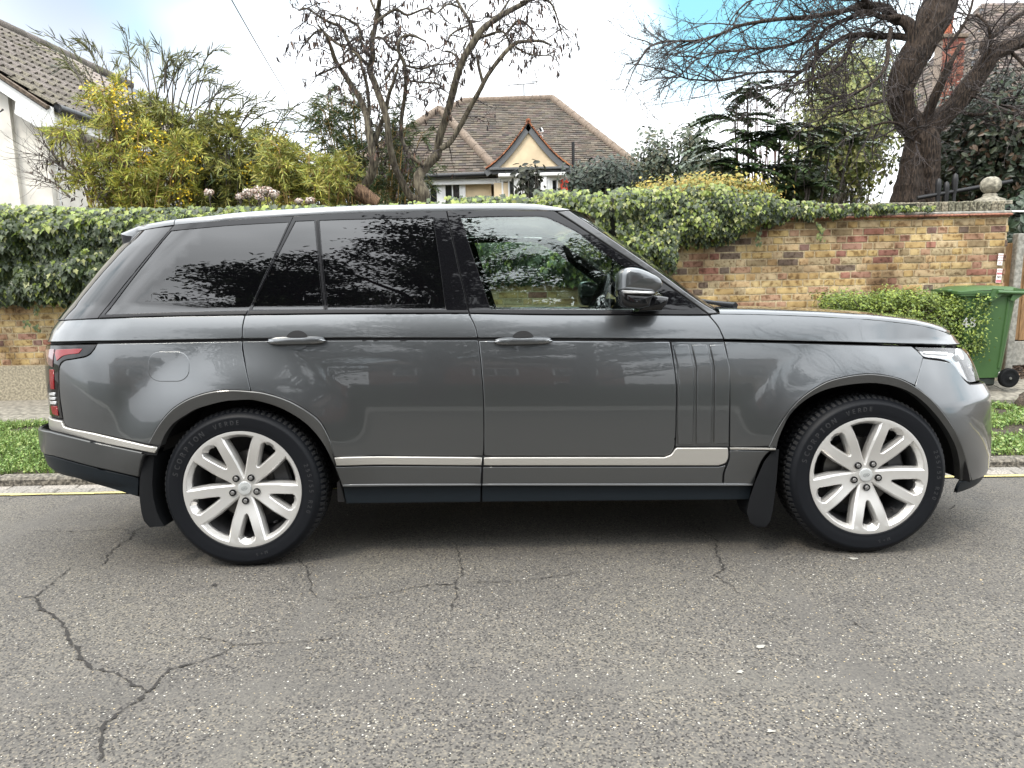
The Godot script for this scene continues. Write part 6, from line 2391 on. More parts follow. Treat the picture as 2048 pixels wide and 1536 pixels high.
func build_car_inside(car: Node) -> void:
	var u := MB.new()
	u.box(Vector3(0.2, 0.345, -CAR_W / 2), Vector3(2.2, 0.1, CAR_W - 0.16))
	u.box(Vector3(0.0, 0.62, -CAR_W / 2), Vector3(4.4, 0.46, CAR_W - 0.94))
	u.box(Vector3(0.2, 0.65, -CAR_W / 2), Vector3(2.1, 0.5, CAR_W - 0.14))
	u.box(Vector3(0.1, 0.25, -CAR_W / 2 - 0.1), Vector3(2.0, 0.12, 1.2), Basis(), 0.03)
	u.box(Vector3(0.2, 0.24, -CAR_W + 0.12), Vector3(2.2, 0.14, 0.1), Basis(), 0.02)
	put("underbody", u.mesh(), M.black, car)
	var fl := MB.new()
	fl.box(Vector3(-0.4, 0.98, -CAR_W / 2), Vector3(2.6, 0.06, CAR_W - 0.3), Basis(), 0.01)
	fl.box(Vector3(-1.1, 1.1, -CAR_W / 2), Vector3(1.4, 0.26, CAR_W - 0.5), Basis(), 0.03)
	put("cabin_floor", fl.mesh(), M.cabin, car)
	var ds := MB.new()
	ds.box(Vector3(0.88, 1.10, -CAR_W / 2), Vector3(0.4, 0.24, CAR_W - 0.32), Basis(), 0.05)
	put("dashboard", ds.mesh(), M.cabin, car)
	for k in 2:
		var z := -0.48 if k == 0 else -CAR_W + 0.48
		var s := MB.new()
		s.box(Vector3(-0.16, 1.05, z), Vector3(0.5, 0.14, 0.5), Basis(), 0.04)
		s.box(Vector3(-0.44, 1.28, z), Vector3(0.14, 0.5, 0.46), Basis(Vector3(0, 0, 1), 0.22), 0.05)
		s.box(Vector3(-0.53, 1.58, z), Vector3(0.1, 0.18, 0.26), Basis(Vector3(0, 0, 1), 0.1), 0.04)
		put("front_seat", s.mesh(), M.seat, car)
	var sw := MB.new()
	var ring := []
	var rr := []
	var ax := Vector3(-0.92, 0.39, 0).normalized()
	var px := Vector3(0, 0, 1)
	var py := ax.cross(px)
	var cw := Vector3(0.46, 1.245, -0.47)
	for k in 25:
		var t := TAU * k / 24.0
		ring.append(cw + px * cos(t) * 0.185 + py * sin(t) * 0.185)
		rr.append(0.017)
	sw.tube(ring, rr, 8, false)
	sw.box(cw - ax * 0.03, Vector3(0.07, 0.11, 0.13), Basis(Vector3(0, 0, 1), -0.4), 0.02)
	for t in [0.0, PI, -PI / 2]:
		sw.tube([cw - ax * 0.02, cw + px * cos(t) * 0.18 + py * sin(t) * 0.18], [0.018, 0.014], 6)
	sw.tube([cw - ax * 0.03, cw - ax * 0.3], [0.03, 0.04], 8)
	put("steering_wheel", sw.mesh(), M.black_trim, car)

# ---------------------------------------------------------------- wheels
func polar(r: float, a: float) -> Vector2:
	return Vector2(sin(a), cos(a)) * r

var wheel_meshes := {}

func build_wheel(car: Node, hub: Vector3, which: int) -> Node3D:
	var w := Node3D.new()
	w.name = "wheel" if which == 0 else "wheel_%03d" % which
	w.position = hub
	car.add_child(w, true)
	if wheel_meshes.is_empty():
		make_wheel_meshes()
	var spin := deg_to_rad(-2.0) if which % 2 == 0 else deg_to_rad(-4.0)
	# tyre: sidewall from rim flange to tread
	put("tyre", wheel_meshes.tyre, M.tyre, w)
	put("tread_block", wheel_meshes.tread, M.tread, w).set_meta("kind", "stuff")
	for t in [["SCORPION", 0.335, -78.0, -30.0, 0.028], ["VERDE", 0.338, -22.0, 2.0, 0.024], ["255/55 R20", 0.345, 68.0, 112.0, 0.022], ["M+S", 0.335, 160.0, 172.0, 0.016]]:
		var mb := MB.new()
		arc_text(mb, t[0], t[1], deg_to_rad(t[2]), deg_to_rad(t[3]), t[4])
		put("sidewall_lettering", mb.mesh(), M.tyre_letter, w)
	var rim := put("rim", wheel_meshes.rim, M.rim, w)
	rim.rotation.z = -spin
	put("barrel", wheel_meshes.barrel, M.barrel, w)
	put("brake_disc", wheel_meshes.disc, M.disc, w)
	put("brake_caliper", wheel_meshes.caliper, M.barrel, w)
	var cap := put("hub_cap", wheel_meshes.cap, M.cap, w)
	put("cap_emblem", wheel_meshes.emblem, M.emblem, w)
	for k in 5:
		var a := deg_to_rad(36.0 + 72.0 * k) + spin
		var p := polar(0.0635, a)
		var n := put("wheel_nut", wheel_meshes.nut, M.nut, w)
		n.position = Vector3(p.x, p.y, -0.0315)
		var r := put("nut_recess", wheel_meshes.recess, M.black, w)
		r.position = Vector3(p.x, p.y, -0.0305)
	var vp := polar(0.232, deg_to_rad(141.0))
	var vm := MB.new()
	vm.tube([Vector3(vp.x, vp.y, -0.06), Vector3(vp.x * 0.97, vp.y * 0.97, -0.022)], [0.006, 0.005], 8)
	put("valve", vm.mesh(), M.black, w)
	return w

func arc_text(mb: MB, text: String, r: float, a0: float, a1: float, size: float) -> void:
	var font := SystemFont.new()
	font.font_names = PackedStringArray(["Droid Sans"])
	font.font_weight = 700
	for k in text.length():
		if text[k] == " ":
			continue
		var tm := TextMesh.new()
		tm.text = text[k]
		tm.font = font
		tm.font_size = 32
		tm.pixel_size = size / 24.0
		tm.depth = 0.0
		tm.curve_step = 4.0
		var a := lerpf(a0, a1, (k + 0.5) / text.length())
		var at := polar(r, a)
		var bx := Vector3(cos(a), -sin(a), 0)
		var by := Vector3(sin(a), cos(a), 0)
		if tm.get_surface_count() == 0:
			continue
		var arr := tm.surface_get_arrays(0)
		var vs: PackedVector3Array = arr[Mesh.ARRAY_VERTEX]
		var ids: PackedInt32Array = arr[Mesh.ARRAY_INDEX] if arr[Mesh.ARRAY_INDEX] != null else PackedInt32Array(range(vs.size()))
		for i in range(0, ids.size(), 3):
			var q := []
			for d in 3:
				var p := vs[ids[i + d]]
				var pos := Vector3(at.x, at.y, 0) + bx * p.x + by * p.y
				var rr := Vector2(pos.x, pos.y).length()
				pos.z = tyre_z(rr) + 0.0012
				q.append(pos)
			mb.flat(q[0], q[1], q[2], Vector3(0, 0, 1))

const TYRE_PROF := [[0.268, -0.03], [0.280, -0.012], [0.290, -0.004], [0.297, 0.003], [0.301, 0.0065], [0.304, 0.004], [0.312, 0.0065], [0.337, 0.010], [0.357, 0.009], [0.361, 0.011], [0.368, 0.008], [0.379, 0.000], [0.388, -0.013], [0.396, -0.030], [0.399, -0.05]]

func tyre_z(r: float) -> float:
	for k in TYRE_PROF.size() - 1:
		if r <= TYRE_PROF[k + 1][0]:
			return lerpf(TYRE_PROF[k][1], TYRE_PROF[k + 1][1], clampf((r - TYRE_PROF[k][0]) / (TYRE_PROF[k + 1][0] - TYRE_PROF[k][0]), 0, 1))
	return -0.05

func rim_z(r: float) -> float:
	# dished face: proud at the rim, sunk at the hub
	if r > 0.262:
		return 0.004 - pow((r - 0.283) / 0.022, 2.0) * 0.003
	var t := r / 0.262
	return lerpf(-0.034, 0.0015, smoothstep(0.15, 1.0, t))

func make_wheel_meshes() -> void:
	var mb := MB.new()
	var prof := []
	for e in TYRE_PROF:
		prof.append(Vector2(e[0], e[1]))
	prof.append(Vector2(0.3995, -0.14))
	prof.append(Vector2(0.399, -0.22))
	prof.append(Vector2(0.37, -0.262))
	prof.append(Vector2(0.30, -0.27))
	prof.append(Vector2(0.262, -0.24))
	mb.lathe(Vector3.ZERO, Vector3(0, 0, 1), prof, 120)
	wheel_meshes.tyre = mb.mesh()
	var tb := MB.new()
	for k in 84:
		var a := TAU * k / 84.0
		var p := polar(1.0, a)
		var b := Basis(Vector3(p.y, -p.x, 0), Vector3(p.x, p.y, 0), Vector3(0, 0, 1))
		tb.box(Vector3(p.x, p.y, 0) * 0.3925 + Vector3(0, 0, -0.029), Vector3(0.019, 0.009, 0.03), b * Basis(Vector3.RIGHT, 0.5), 0.002)
		tb.box(Vector3(p.x, p.y, 0) * 0.398 + Vector3(0, 0, -0.08), Vector3(0.02, 0.008, 0.045), b * Basis(Vector3.UP, 0.35), 0.002)
		tb.box(Vector3(p.x, p.y, 0) * 0.398 + Vector3(0, 0, -0.137), Vector3(0.02, 0.008, 0.05), b * Basis(Vector3.UP, -0.35), 0.002)
		tb.box(Vector3(p.x, p.y, 0) * 0.398 + Vector3(0, 0, -0.195), Vector3(0.02, 0.008, 0.045), b * Basis(Vector3.UP, 0.35), 0.002)
	wheel_meshes.tread = tb.mesh()
	# rim face
	var sf := func(p: Vector2) -> Array:
		var r := p.length()
		var d := (rim_z(r + 0.002) - rim_z(r - 0.002)) / 0.004
		var u := p.normalized() if r > 1e-5 else Vector2.UP
		return [Vector3(p.x, p.y, rim_z(r)), Vector3(-u.x * d, -u.y * d, 1).normalized()]
	var rim := MB.new()
	var R := 0.2945
	var smalls := []
	var larges := []
	for k in 5:
		var a := deg_to_rad(36.0 + 72.0 * k)
		var o := PackedVector2Array()
		for e in [[0.135, -3.2], [0.130, 0.0], [0.135, 3.2], [0.17, 6.6], [0.215, 8.7], [0.248, 9.6], [0.262, 7.8], [0.274, 3.6], [0.2755, 0.0], [0.274, -3.6], [0.262, -7.8], [0.248, -9.6], [0.215, -8.7], [0.17, -6.6]]:
			o.append(polar(e[0], a + deg_to_rad(e[1])))
		if Geometry2D.is_polygon_clockwise(o):
			o.reverse()
		smalls.append(o)
		var b := a + deg_to_rad(36.0)
		var q := PackedVector2Array()
		for e in [[0.058, -3.0], [0.052, 0.0], [0.058, 3.0], [0.09, 8.8], [0.13, 11.4], [0.18, 13.4], [0.225, 15.2], [0.255, 16.2], [0.2745, 16.4], [0.2765, 8.0], [0.277, 0.0], [0.2765, -8.0], [0.2745, -16.4], [0.255, -16.2], [0.225, -15.2], [0.18, -13.4], [0.13, -11.4], [0.09, -8.8]]:
			q.append(polar(e[0], b + deg_to_rad(e[1])))
		if Geometry2D.is_polygon_clockwise(q):
			q.reverse()
		larges.append(q)
	for k in 10:
		var a0 := deg_to_rad(36.0 * k)
		var wedge := PackedVector2Array([Vector2.ZERO])
		for j in 13:
			wedge.append(polar(R, a0 + deg_to_rad(36.0) * j / 12.0))
		if Geometry2D.is_polygon_clockwise(wedge):
			wedge.reverse()
		var parts := [wedge]
		for h in smalls + larges:
			var big: PackedVector2Array = Geometry2D.offset_polygon(h, 0.0035)[0]
			var nxt := []
			for p in parts:
				for c in Geometry2D.clip_polygons(p, big):
					if not Geometry2D.is_polygon_clockwise(c):
						nxt.append(c)
			parts = nxt
		for p in parts:
			cover(rim, p, sf, Vector2(0.02, 0.02))
	for i in 10:
		var h: PackedVector2Array = smalls[i] if i < 5 else larges[i - 5]
		var big: PackedVector2Array = Geometry2D.offset_polygon(h, 0.0035)[0]
		# bevel, then a wall that narrows as it goes in
		var mid := Vector2.ZERO
		for p in h:
			mid += p / h.size()
		var q := PackedVector2Array()
		for k in big.size():
			for t in 3:
				q.append(big[k].lerp(big[(k + 1) % big.size()], t / 3.0))
		var c := q.size()
		var rows := [[], [], [], []]
		for k in c + 1:
			var p := q[k % c]
			var tg := (q[(k + 1) % c] - q[(k + c - 1) % c]).normalized()
			var inw := Vector2(-tg.y, tg.x)
			if inw.dot(mid - p) < 0.0:
				inw = -inw
			var z := rim_z(p.length())
			var rad := p.length()
			var slope: float = 0.011 if i < 5 else lerpf(0.004, 0.012, clampf((rad - 0.08) / 0.1, 0, 1))
			if rad > 0.266:
				slope = 0.030 if i < 5 else 0.022
			rows[0].append(Vector3(p.x, p.y, z))
			var bw := 0.004 if i < 5 or rad > 0.266 else 0.0085
			rows[1].append(Vector3(p.x + inw.x * bw, p.y + inw.y * bw, z - bw * 1.1))
			rows[2].append(Vector3(p.x + inw.x * (bw + slope * 0.6), p.y + inw.y * (bw + slope * 0.6), z - 0.03))
			rows[3].append(Vector3(p.x + inw.x * (bw + slope * 0.4), p.y + inw.y * (bw + slope * 0.4), z - 0.062))
		var cen := Vector3(mid.x, mid.y, 0.2)
		for s in 3:
			for k in c:
				var a: Vector3 = rows[s][k]
				var b: Vector3 = rows[s][k + 1]
				var d: Vector3 = rows[s + 1][k + 1]
				var e: Vector3 = rows[s + 1][k]
				rim.quad(a, b, d, e, Vector3(mid.x - a.x, mid.y - a.y, 0.02))
	# outer flange of the rim
	rim.lathe(Vector3.ZERO, Vector3(0, 0, 1), [Vector2(R, rim_z(R)), Vector2(R + 0.002, rim_z(R) - 0.004), Vector2(R + 0.001, -0.03)], 90)
	wheel_meshes.rim = rim.mesh()
	var bar := MB.new()
	bar.lathe(Vector3.ZERO, Vector3(0, 0, 1), [Vector2(0.272, -0.02), Vector2(0.262, -0.06), Vector2(0.25, -0.09), Vector2(0.248, -0.24)], 60)
	for t in 1:
		bar.lathe(Vector3(0, 0, -0.24), Vector3(0, 0, 1), [Vector2(0.25, 0.0), Vector2(0.0, 0.0)], 40)
	wheel_meshes.barrel = bar.mesh()
	var di := MB.new()
	di.lathe(Vector3.ZERO, Vector3(0, 0, 1), [Vector2(0.18, -0.15), Vector2(0.18, -0.12), Vector2(0.178, -0.118), Vector2(0.105, -0.118), Vector2(0.1, -0.09), Vector2(0.0, -0.088)], 48, false)
	wheel_meshes.disc = di.mesh()
	var cl := MB.new()
	cl.box(Vector3(0.17, 0.05, -0.11), Vector3(0.09, 0.2, 0.05), Basis(Vector3(0, 0, 1), 0.25), 0.012)
	wheel_meshes.caliper = cl.mesh()
	var cap := MB.new()
	cap.lathe(Vector3.ZERO, Vector3(0, 0, 1), [Vector2(0.0335, -0.036), Vector2(0.0335, -0.0275), Vector2(0.0325, -0.0262), Vector2(0.024, -0.0252), Vector2(0.0, -0.0245)], 40)
	wheel_meshes.cap = cap.mesh()
	var em := MB.new()
	for k in 32:
		var t0 := TAU * k / 32.0
		var t1 := TAU * (k + 1) / 32.0
		var q := []
		for e in [[t0, 1.0], [t1, 1.0], [t1, 0.88], [t0, 0.88]]:
			var x: float = cos(e[0]) * 0.0165 * e[1]
			var y: float = sin(e[0]) * 0.0098 * e[1]
			q.append(Vector3(x * 0.97 - y * 0.24, x * 0.24 + y * 0.97, -0.0242))
		em.quad(q[0], q[1], q[2], q[3], Vector3(0, 0, 1))
	flat_text(em, "LAND", Vector3(-0.0015, 0.0022, -0.0242), 0.0052, 0.24)
	flat_text(em, "ROVER", Vector3(0.0015, -0.0034, -0.0242), 0.0052, 0.24)
	wheel_meshes.emblem = em.mesh()
	var nut := MB.new()
	nut.lathe(Vector3.ZERO, Vector3(0, 0, 1), [Vector2(0.0105, -0.002), Vector2(0.0105, 0.010), Vector2(0.009, 0.012), Vector2(0.0, 0.0128)], 6, false)
	wheel_meshes.nut = nut.mesh()
	var rc := MB.new()
	rc.lathe(Vector3.ZERO, Vector3(0, 0, 1), [Vector2(0.0175, 0.0), Vector2(0.0172, 0.0062), Vector2(0.0150, 0.0050), Vector2(0.0138, -0.001), Vector2(0.0, -0.001)], 20)
	wheel_meshes.recess = rc.mesh()

func flat_text(mb: MB, text: String, at: Vector3, height: float, turn := 0.0, bx := Vector3.RIGHT, by := Vector3.UP) -> void:
	var tm := TextMesh.new()
	var font := SystemFont.new()
	font.font_names = PackedStringArray(["Droid Sans"])
	font.font_weight = 700
	tm.font = font
	tm.text = text
	tm.font_size = 32
	tm.pixel_size = height / 23.0
	tm.depth = 0.0
	tm.curve_step = 4.0
	if tm.get_surface_count() == 0:
		return
	var ca := cos(turn)
	var sa := sin(turn)
	var out := bx.cross(by)
	var arr := tm.surface_get_arrays(0)
	var vs: PackedVector3Array = arr[Mesh.ARRAY_VERTEX]
	var ids: PackedInt32Array = arr[Mesh.ARRAY_INDEX] if arr[Mesh.ARRAY_INDEX] != null else PackedInt32Array(range(vs.size()))
	for i in range(0, ids.size(), 3):
		var q := []
		for d in 3:
			var p := vs[ids[i + d]]
			q.append(at + bx * (p.x * ca - p.y * sa) + by * (p.x * sa + p.y * ca))
		mb.flat(q[0], q[1], q[2], out)

# ---------------------------------------------------------------- mesh helpers
class MB:
	var v := PackedVector3Array()
	var n := PackedVector3Array()
	var c := PackedColorArray()
	var u := PackedVector2Array()
	var col := Color(1, 1, 1)
	func tri(a: Vector3, b: Vector3, d: Vector3, na: Vector3, nb: Vector3, nd: Vector3, ua := Vector2.ZERO, ub := Vector2.ZERO, ud := Vector2.ZERO) -> void:
		var g := (b - a).cross(d - a)
		if g.length_squared() < 1e-16:
			return
		if g.dot(na + nb + nd) > 0.0:
			v.append(a); v.append(d); v.append(b)
			n.append(na); n.append(nd); n.append(nb)
			u.append(ua); u.append(ud); u.append(ub)
		else:
			v.append(a); v.append(b); v.append(d)
			n.append(na); n.append(nb); n.append(nd)
			u.append(ua); u.append(ub); u.append(ud)
		c.append(col); c.append(col); c.append(col)
	func flat(a: Vector3, b: Vector3, d: Vector3, out: Vector3) -> void:
		var g := (b - a).cross(d - a).normalized()
		if g.dot(out) < 0.0:
			g = -g
		tri(a, b, d, g, g, g)
	func quad(a: Vector3, b: Vector3, d: Vector3, e: Vector3, out: Vector3) -> void:
		flat(a, b, d, out)
		flat(a, d, e, out)
	func squad(a: Vector3, b: Vector3, d: Vector3, e: Vector3, na: Vector3, nb: Vector3, nd: Vector3, ne: Vector3) -> void:
		tri(a, b, d, na, nb, nd)
		tri(a, d, e, na, nd, ne)
	func box(at: Vector3, size: Vector3, basis := Basis(), bevel := 0.0) -> void:
		var h := size / 2.0
		var bv := minf(bevel, minf(h.x, minf(h.y, h.z)) * 0.9)
		for ax in 3:
			for s in [-1.0, 1.0]:
				var i := (ax + 1) % 3
				var j := (ax + 2) % 3
				var q := []
				for k in 4:
					var p := Vector3()
					p[ax] = s * h[ax]
					p[i] = (h[i] - bv) * (1.0 if k == 0 or k == 1 else -1.0)
					p[j] = (h[j] - bv) * (1.0 if k == 1 or k == 2 else -1.0)
					q.append(at + basis * p)
				var o := Vector3()
				o[ax] = s
				quad(q[0], q[1], q[2], q[3], basis * o)
		if bv <= 0.0:
			return
		for ax in 3:
			var i := (ax + 1) % 3
			var j := (ax + 2) % 3
			for si in [-1.0, 1.0]:
				for sj in [-1.0, 1.0]:
					var q := []
					for k in 4:
						var p := Vector3()
						p[ax] = (h[ax] - bv) * (1.0 if k == 0 or k == 1 else -1.0)
						p[i] = si * (h[i] if k == 0 or k == 3 else h[i] - bv)
						p[j] = sj * (h[j] - bv if k == 0 or k == 3 else h[j])
						q.append(at + basis * p)
					var o := Vector3()
					o[i] = si
					o[j] = sj
					quad(q[0], q[1], q[2], q[3], basis * o)
		for sx in [-1.0, 1.0]:
			for sy in [-1.0, 1.0]:
				for sz in [-1.0, 1.0]:
					var s := Vector3(sx, sy, sz)
					flat(at + basis * (s * Vector3(h.x, h.y - bv, h.z - bv)), at + basis * (s * Vector3(h.x - bv, h.y, h.z - bv)), at + basis * (s * Vector3(h.x - bv, h.y - bv, h.z)), basis * s)
	func tube(pts: Array, radii: Array, sides := 8, cap := true, rough := 0.0, rg: RandomNumberGenerator = null) -> void:
		var m := pts.size()
		if m < 2:
			return
		var prev := []
		var prevn := []
		var x := Vector3.RIGHT
		for k in m:
			var d: Vector3 = (pts[mini(k + 1, m - 1)] - pts[maxi(k - 1, 0)]).normalized()
			if k == 0:
				x = d.cross(Vector3(0.31, 0.17, 0.93)).normalized()
			x = (x - d * x.dot(d)).normalized()
			var y := d.cross(x)
			var ring := []
			var nn := []
			for a in sides:
				var t := TAU * a / sides
				var o := x * cos(t) + y * sin(t)
				var r: float = radii[k]
				if rough > 0.0 and rg:
					r *= 1.0 + rg.randf_range(-rough, rough)
				ring.append(pts[k] + o * r)
				nn.append(o)
			if k > 0:
				for a in sides:
					var b := (a + 1) % sides
					squad(prev[a], prev[b], ring[b], ring[a], prevn[a], prevn[b], nn[b], nn[a])
			prev = ring
			prevn = nn
			if cap and (k == 0 or k == m - 1):
				var o := -d if k == 0 else d
				for a in sides:
					flat(pts[k], ring[a], ring[(a + 1) % sides], o)
	# profile: Vector2(radius, height along axis)
	func lathe(at: Vector3, axis: Vector3, prof: Array, segs := 32, smooth := true, a0 := 0.0, a1 := TAU) -> void:
		var x := axis.cross(Vector3(0.2, 0.3, 0.9) if absf(axis.z) < 0.9 else Vector3(0, 1, 0)).normalized()
		var y := axis.cross(x)
		var pn := []
		for k in prof.size():
			var t: Vector2 = prof[mini(k + 1, prof.size() - 1)] - prof[maxi(k - 1, 0)]
			pn.append(Vector2(t.y, -t.x).normalized())
		for k in prof.size() - 1:
			var na: Vector2 = pn[k]
			var nb: Vector2 = pn[k + 1]
			if not smooth:
				var t: Vector2 = prof[k + 1] - prof[k]
				na = Vector2(t.y, -t.x).normalized()
				nb = na
			for s in segs:
				var ta := lerpf(a0, a1, float(s) / segs)
				var tb := lerpf(a0, a1, float(s + 1) / segs)
				var oa := x * cos(ta) + y * sin(ta)
				var ob := x * cos(tb) + y * sin(tb)
				var p: Vector2 = prof[k]
				var q: Vector2 = prof[k + 1]
				squad(at + oa * p.x + axis * p.y, at + ob * p.x + axis * p.y, at + ob * q.x + axis * q.y, at + oa * q.x + axis * q.y, oa * na.x + axis * na.y, ob * na.x + axis * na.y, ob * nb.x + axis * nb.y, oa * nb.x + axis * nb.y)
	# rows of points -> smooth sheet, normals turned towards "out"
	func sheet(rows: Array, out: Vector3, centre = null) -> void:
		var nn := []
		for i in rows.size():
			var r := []
			for j in rows[i].size():
				var a: Vector3 = rows[mini(i + 1, rows.size() - 1)][j] - rows[maxi(i - 1, 0)][j]
				var b: Vector3 = rows[i][mini(j + 1, rows[i].size() - 1)] - rows[i][maxi(j - 1, 0)]
				var g := a.cross(b).normalized()
				var o := out
				if centre != null:
					o = rows[i][j] - centre
				if g.dot(o) < 0.0:
					g = -g
				r.append(g)
			nn.append(r)
		for i in rows.size() - 1:
			for j in rows[i].size() - 1:
				squad(rows[i][j], rows[i][j + 1], rows[i + 1][j + 1], rows[i + 1][j], nn[i][j], nn[i][j + 1], nn[i + 1][j + 1], nn[i + 1][j])
	# polygon in its own plane, pushed out by depth
	func prism(poly: PackedVector2Array, at: Vector3, bx: Vector3, by: Vector3, depth: float, back := true) -> void:
		var bz := bx.cross(by).normalized()
		var cw := Geometry2D.is_polygon_clockwise(poly)
		var ids := Geometry2D.triangulate_polygon(poly)
		for k in range(0, ids.size(), 3):
			var q := []
			for d in 3:
				var p := poly[ids[k + d]]
				q.append(at + bx * p.x + by * p.y)
			flat(q[0] + bz * depth, q[1] + bz * depth, q[2] + bz * depth, bz)
			if back:
				flat(q[0], q[1], q[2], -bz)
		for k in poly.size():
			var a := poly[k]
			var b := poly[(k + 1) % poly.size()]
			var e := (b - a).orthogonal() * (-1.0 if not cw else 1.0)
			var pa := at + bx * a.x + by * a.y
			var pb := at + bx * b.x + by * b.y
			quad(pa, pb, pb + bz * depth, pa + bz * depth, bx * -e.x + by * -e.y)
	func mesh() -> ArrayMesh:
		var a := []
		a.resize(Mesh.ARRAY_MAX)
		a[Mesh.ARRAY_VERTEX] = v
		a[Mesh.ARRAY_NORMAL] = n
		a[Mesh.ARRAY_COLOR] = c
		a[Mesh.ARRAY_TEX_UV] = u
		var m := ArrayMesh.new()
		if v.size():
			m.add_surface_from_arrays(Mesh.PRIMITIVE_TRIANGLES, a)
		return m

var rng := RandomNumberGenerator.new()
var used := {}

func numbered(called: String) -> String:
	used[called] = used.get(called, -1) + 1
	return called if used[called] == 0 else "%s_%03d" % [called, used[called]]

func thing(called: String, label: String, category: String, at := Vector3.ZERO, group := "") -> Node3D:
	var o := Node3D.new()
	o.name = numbered(called)
	o.position = at
	add_child(o)
	tag(o, label, category, group)
	return o

func tag(o: Node, label: String, category: String, group := "") -> void:
	o.set_meta("label", label)
	o.set_meta("category", category)
	if group:
		o.set_meta("group", group)

var taken := {}
func put(called: String, mesh: Mesh, m: Material, parent: Node) -> MeshInstance3D:
	var o := MeshInstance3D.new()
	o.mesh = mesh
	o.material_override = m
	if parent == self:
		o.name = numbered(called)
	else:
		var key := "%d/%s" % [parent.get_instance_id(), called]
		taken[key] = taken.get(key, -1) + 1
		o.name = called if taken[key] == 0 else "%s_%03d" % [called, taken[key]]
	parent.add_child(o, true)
	return o

func struct_of(called: String, mesh: Mesh, m: Material, label := "") -> MeshInstance3D:
	var o := put(called, mesh, m, self)
	o.set_meta("kind", "structure")
	if label:
		o.set_meta("label", label)
	return o

func lin(r: float, g: float, b: float) -> Color:
	return Color(r, g, b).linear_to_srgb()

func mat(c: Color, rough := 0.8, metal := 0.0, coat := 0.0) -> StandardMaterial3D:
	var m := StandardMaterial3D.new()
	m.albedo_color = c
	m.roughness = rough
	m.metallic = metal
	if coat > 0.0:
		m.clearcoat_enabled = true
		m.clearcoat = coat
		m.clearcoat_roughness = 0.02
	return m

func vmat(rough := 0.8, metal := 0.0) -> StandardMaterial3D:
	var m := mat(Color(1, 1, 1), rough, metal)
	m.vertex_color_use_as_albedo = true
	return m

func noise_tex(kind: int, freq: float, ramp_at: Array, ramp_c: Array, size := 512, oct := 4, seed_ := 1, ret := -1) -> NoiseTexture2D:
	var f := FastNoiseLite.new()
	f.noise_type = kind
	f.frequency = freq
	f.seed = seed_
	f.fractal_octaves = oct
	if oct <= 1:
		f.fractal_type = FastNoiseLite.FRACTAL_NONE
	if ret >= 0:
		f.cellular_return_type = ret
	var g := Gradient.new()
	g.offsets = PackedFloat32Array(ramp_at)
	g.colors = PackedColorArray(ramp_c)
	var t := NoiseTexture2D.new()
	t.width = size
	t.height = size
	t.seamless = true
	t.seamless_blend_skirt = 0.15
	t.noise = f
	t.color_ramp = g
	return t

# a rough mineral or timber surface: mottled colour laid by world position, with fine relief
func mottled(c: Color, lo: float, hi: float, per_m: float, rough := 0.9, freq := 0.02, seed_ := 3, relief := 0.25) -> StandardMaterial3D:
	var m := mat(c, rough)
	m.albedo_texture = noise_tex(FastNoiseLite.TYPE_SIMPLEX_SMOOTH, freq, [0.2, 0.5, 0.8], [Color(lo, lo, lo), Color((lo + hi) * 0.5, (lo + hi) * 0.5, (lo + hi) * 0.5), Color(hi, hi, hi)], 512, 5, seed_)
	m.uv1_triplanar = true
	m.uv1_world_triplanar = true
	m.uv1_scale = Vector3.ONE * per_m
	if relief > 0.0:
		m.heightmap_enabled = true
		m.heightmap_texture = m.albedo_texture
		m.heightmap_scale = relief
	return m

func scatter(called: String, mesh: Mesh, m: Material, xf: Array, cols: Array, parent: Node) -> MultiMeshInstance3D:
	var mm := MultiMesh.new()
	mm.transform_format = MultiMesh.TRANSFORM_3D
	mm.use_colors = true
	mm.mesh = mesh
	mm.instance_count = xf.size()
	for i in xf.size():
		mm.set_instance_transform(i, xf[i])
		mm.set_instance_color(i, cols[i])
	var o := MultiMeshInstance3D.new()
	o.multimesh = mm
	o.material_override = m
	o.name = numbered(called) if parent == self else called
	o.set_meta("kind", "stuff")
	parent.add_child(o, true)
	return o

func rand_dir() -> Vector3:
	var z := rng.randf_range(-1, 1)
	var t := rng.randf() * TAU
	var r := sqrt(1 - z * z)
	return Vector3(r * cos(t), z, r * sin(t))

func facing(nrm: Vector3, up: Vector3, size: float) -> Basis:
	var z := nrm.normalized()
	var x := up.cross(z)
	if x.length() < 0.01:
		x = Vector3.RIGHT.cross(z)
	x = x.normalized()
	return Basis(x, z.cross(x), z).scaled_local(Vector3.ONE * size)

func pts2(a: Array) -> PackedVector2Array:
	var o := PackedVector2Array()
	for k in range(0, a.size(), 2):
		o.append(Vector2(a[k], a[k + 1]))
	return o

# leaves: unit size, lying in XY, stalk at the origin, pointing to -Y, face +Z
func leaf(outline: PackedVector2Array, fold: float, droop: float) -> ArrayMesh:
	var mb := MB.new()
	var q := []
	for p in outline:
		q.append(Vector3(p.x, p.y, fold * absf(p.x) - droop * p.y * p.y))
	var c := Vector3(0, -0.42, 0.0 - droop * 0.17)
	for k in q.size():
		var a: Vector3 = q[k]
		var b: Vector3 = q[(k + 1) % q.size()]
		mb.flat(c, a, b, Vector3(0, 0, 1))
	return mb.mesh()

func colour_of(pal: Array, vary := 0.18) -> Color:
	var c: Color = pal[rng.randi() % pal.size()]
	var k := 1.0 + rng.randf_range(-vary, vary)
	return Color(c.r * k, c.g * k, c.b * k * (1.0 + rng.randf_range(-0.08, 0.08)))

func leaf_mat(back := 0.25, rough := 0.5) -> StandardMaterial3D:
	var m := vmat(rough)
	m.backlight_enabled = true
	m.backlight = Color(back, back, back)
	return m

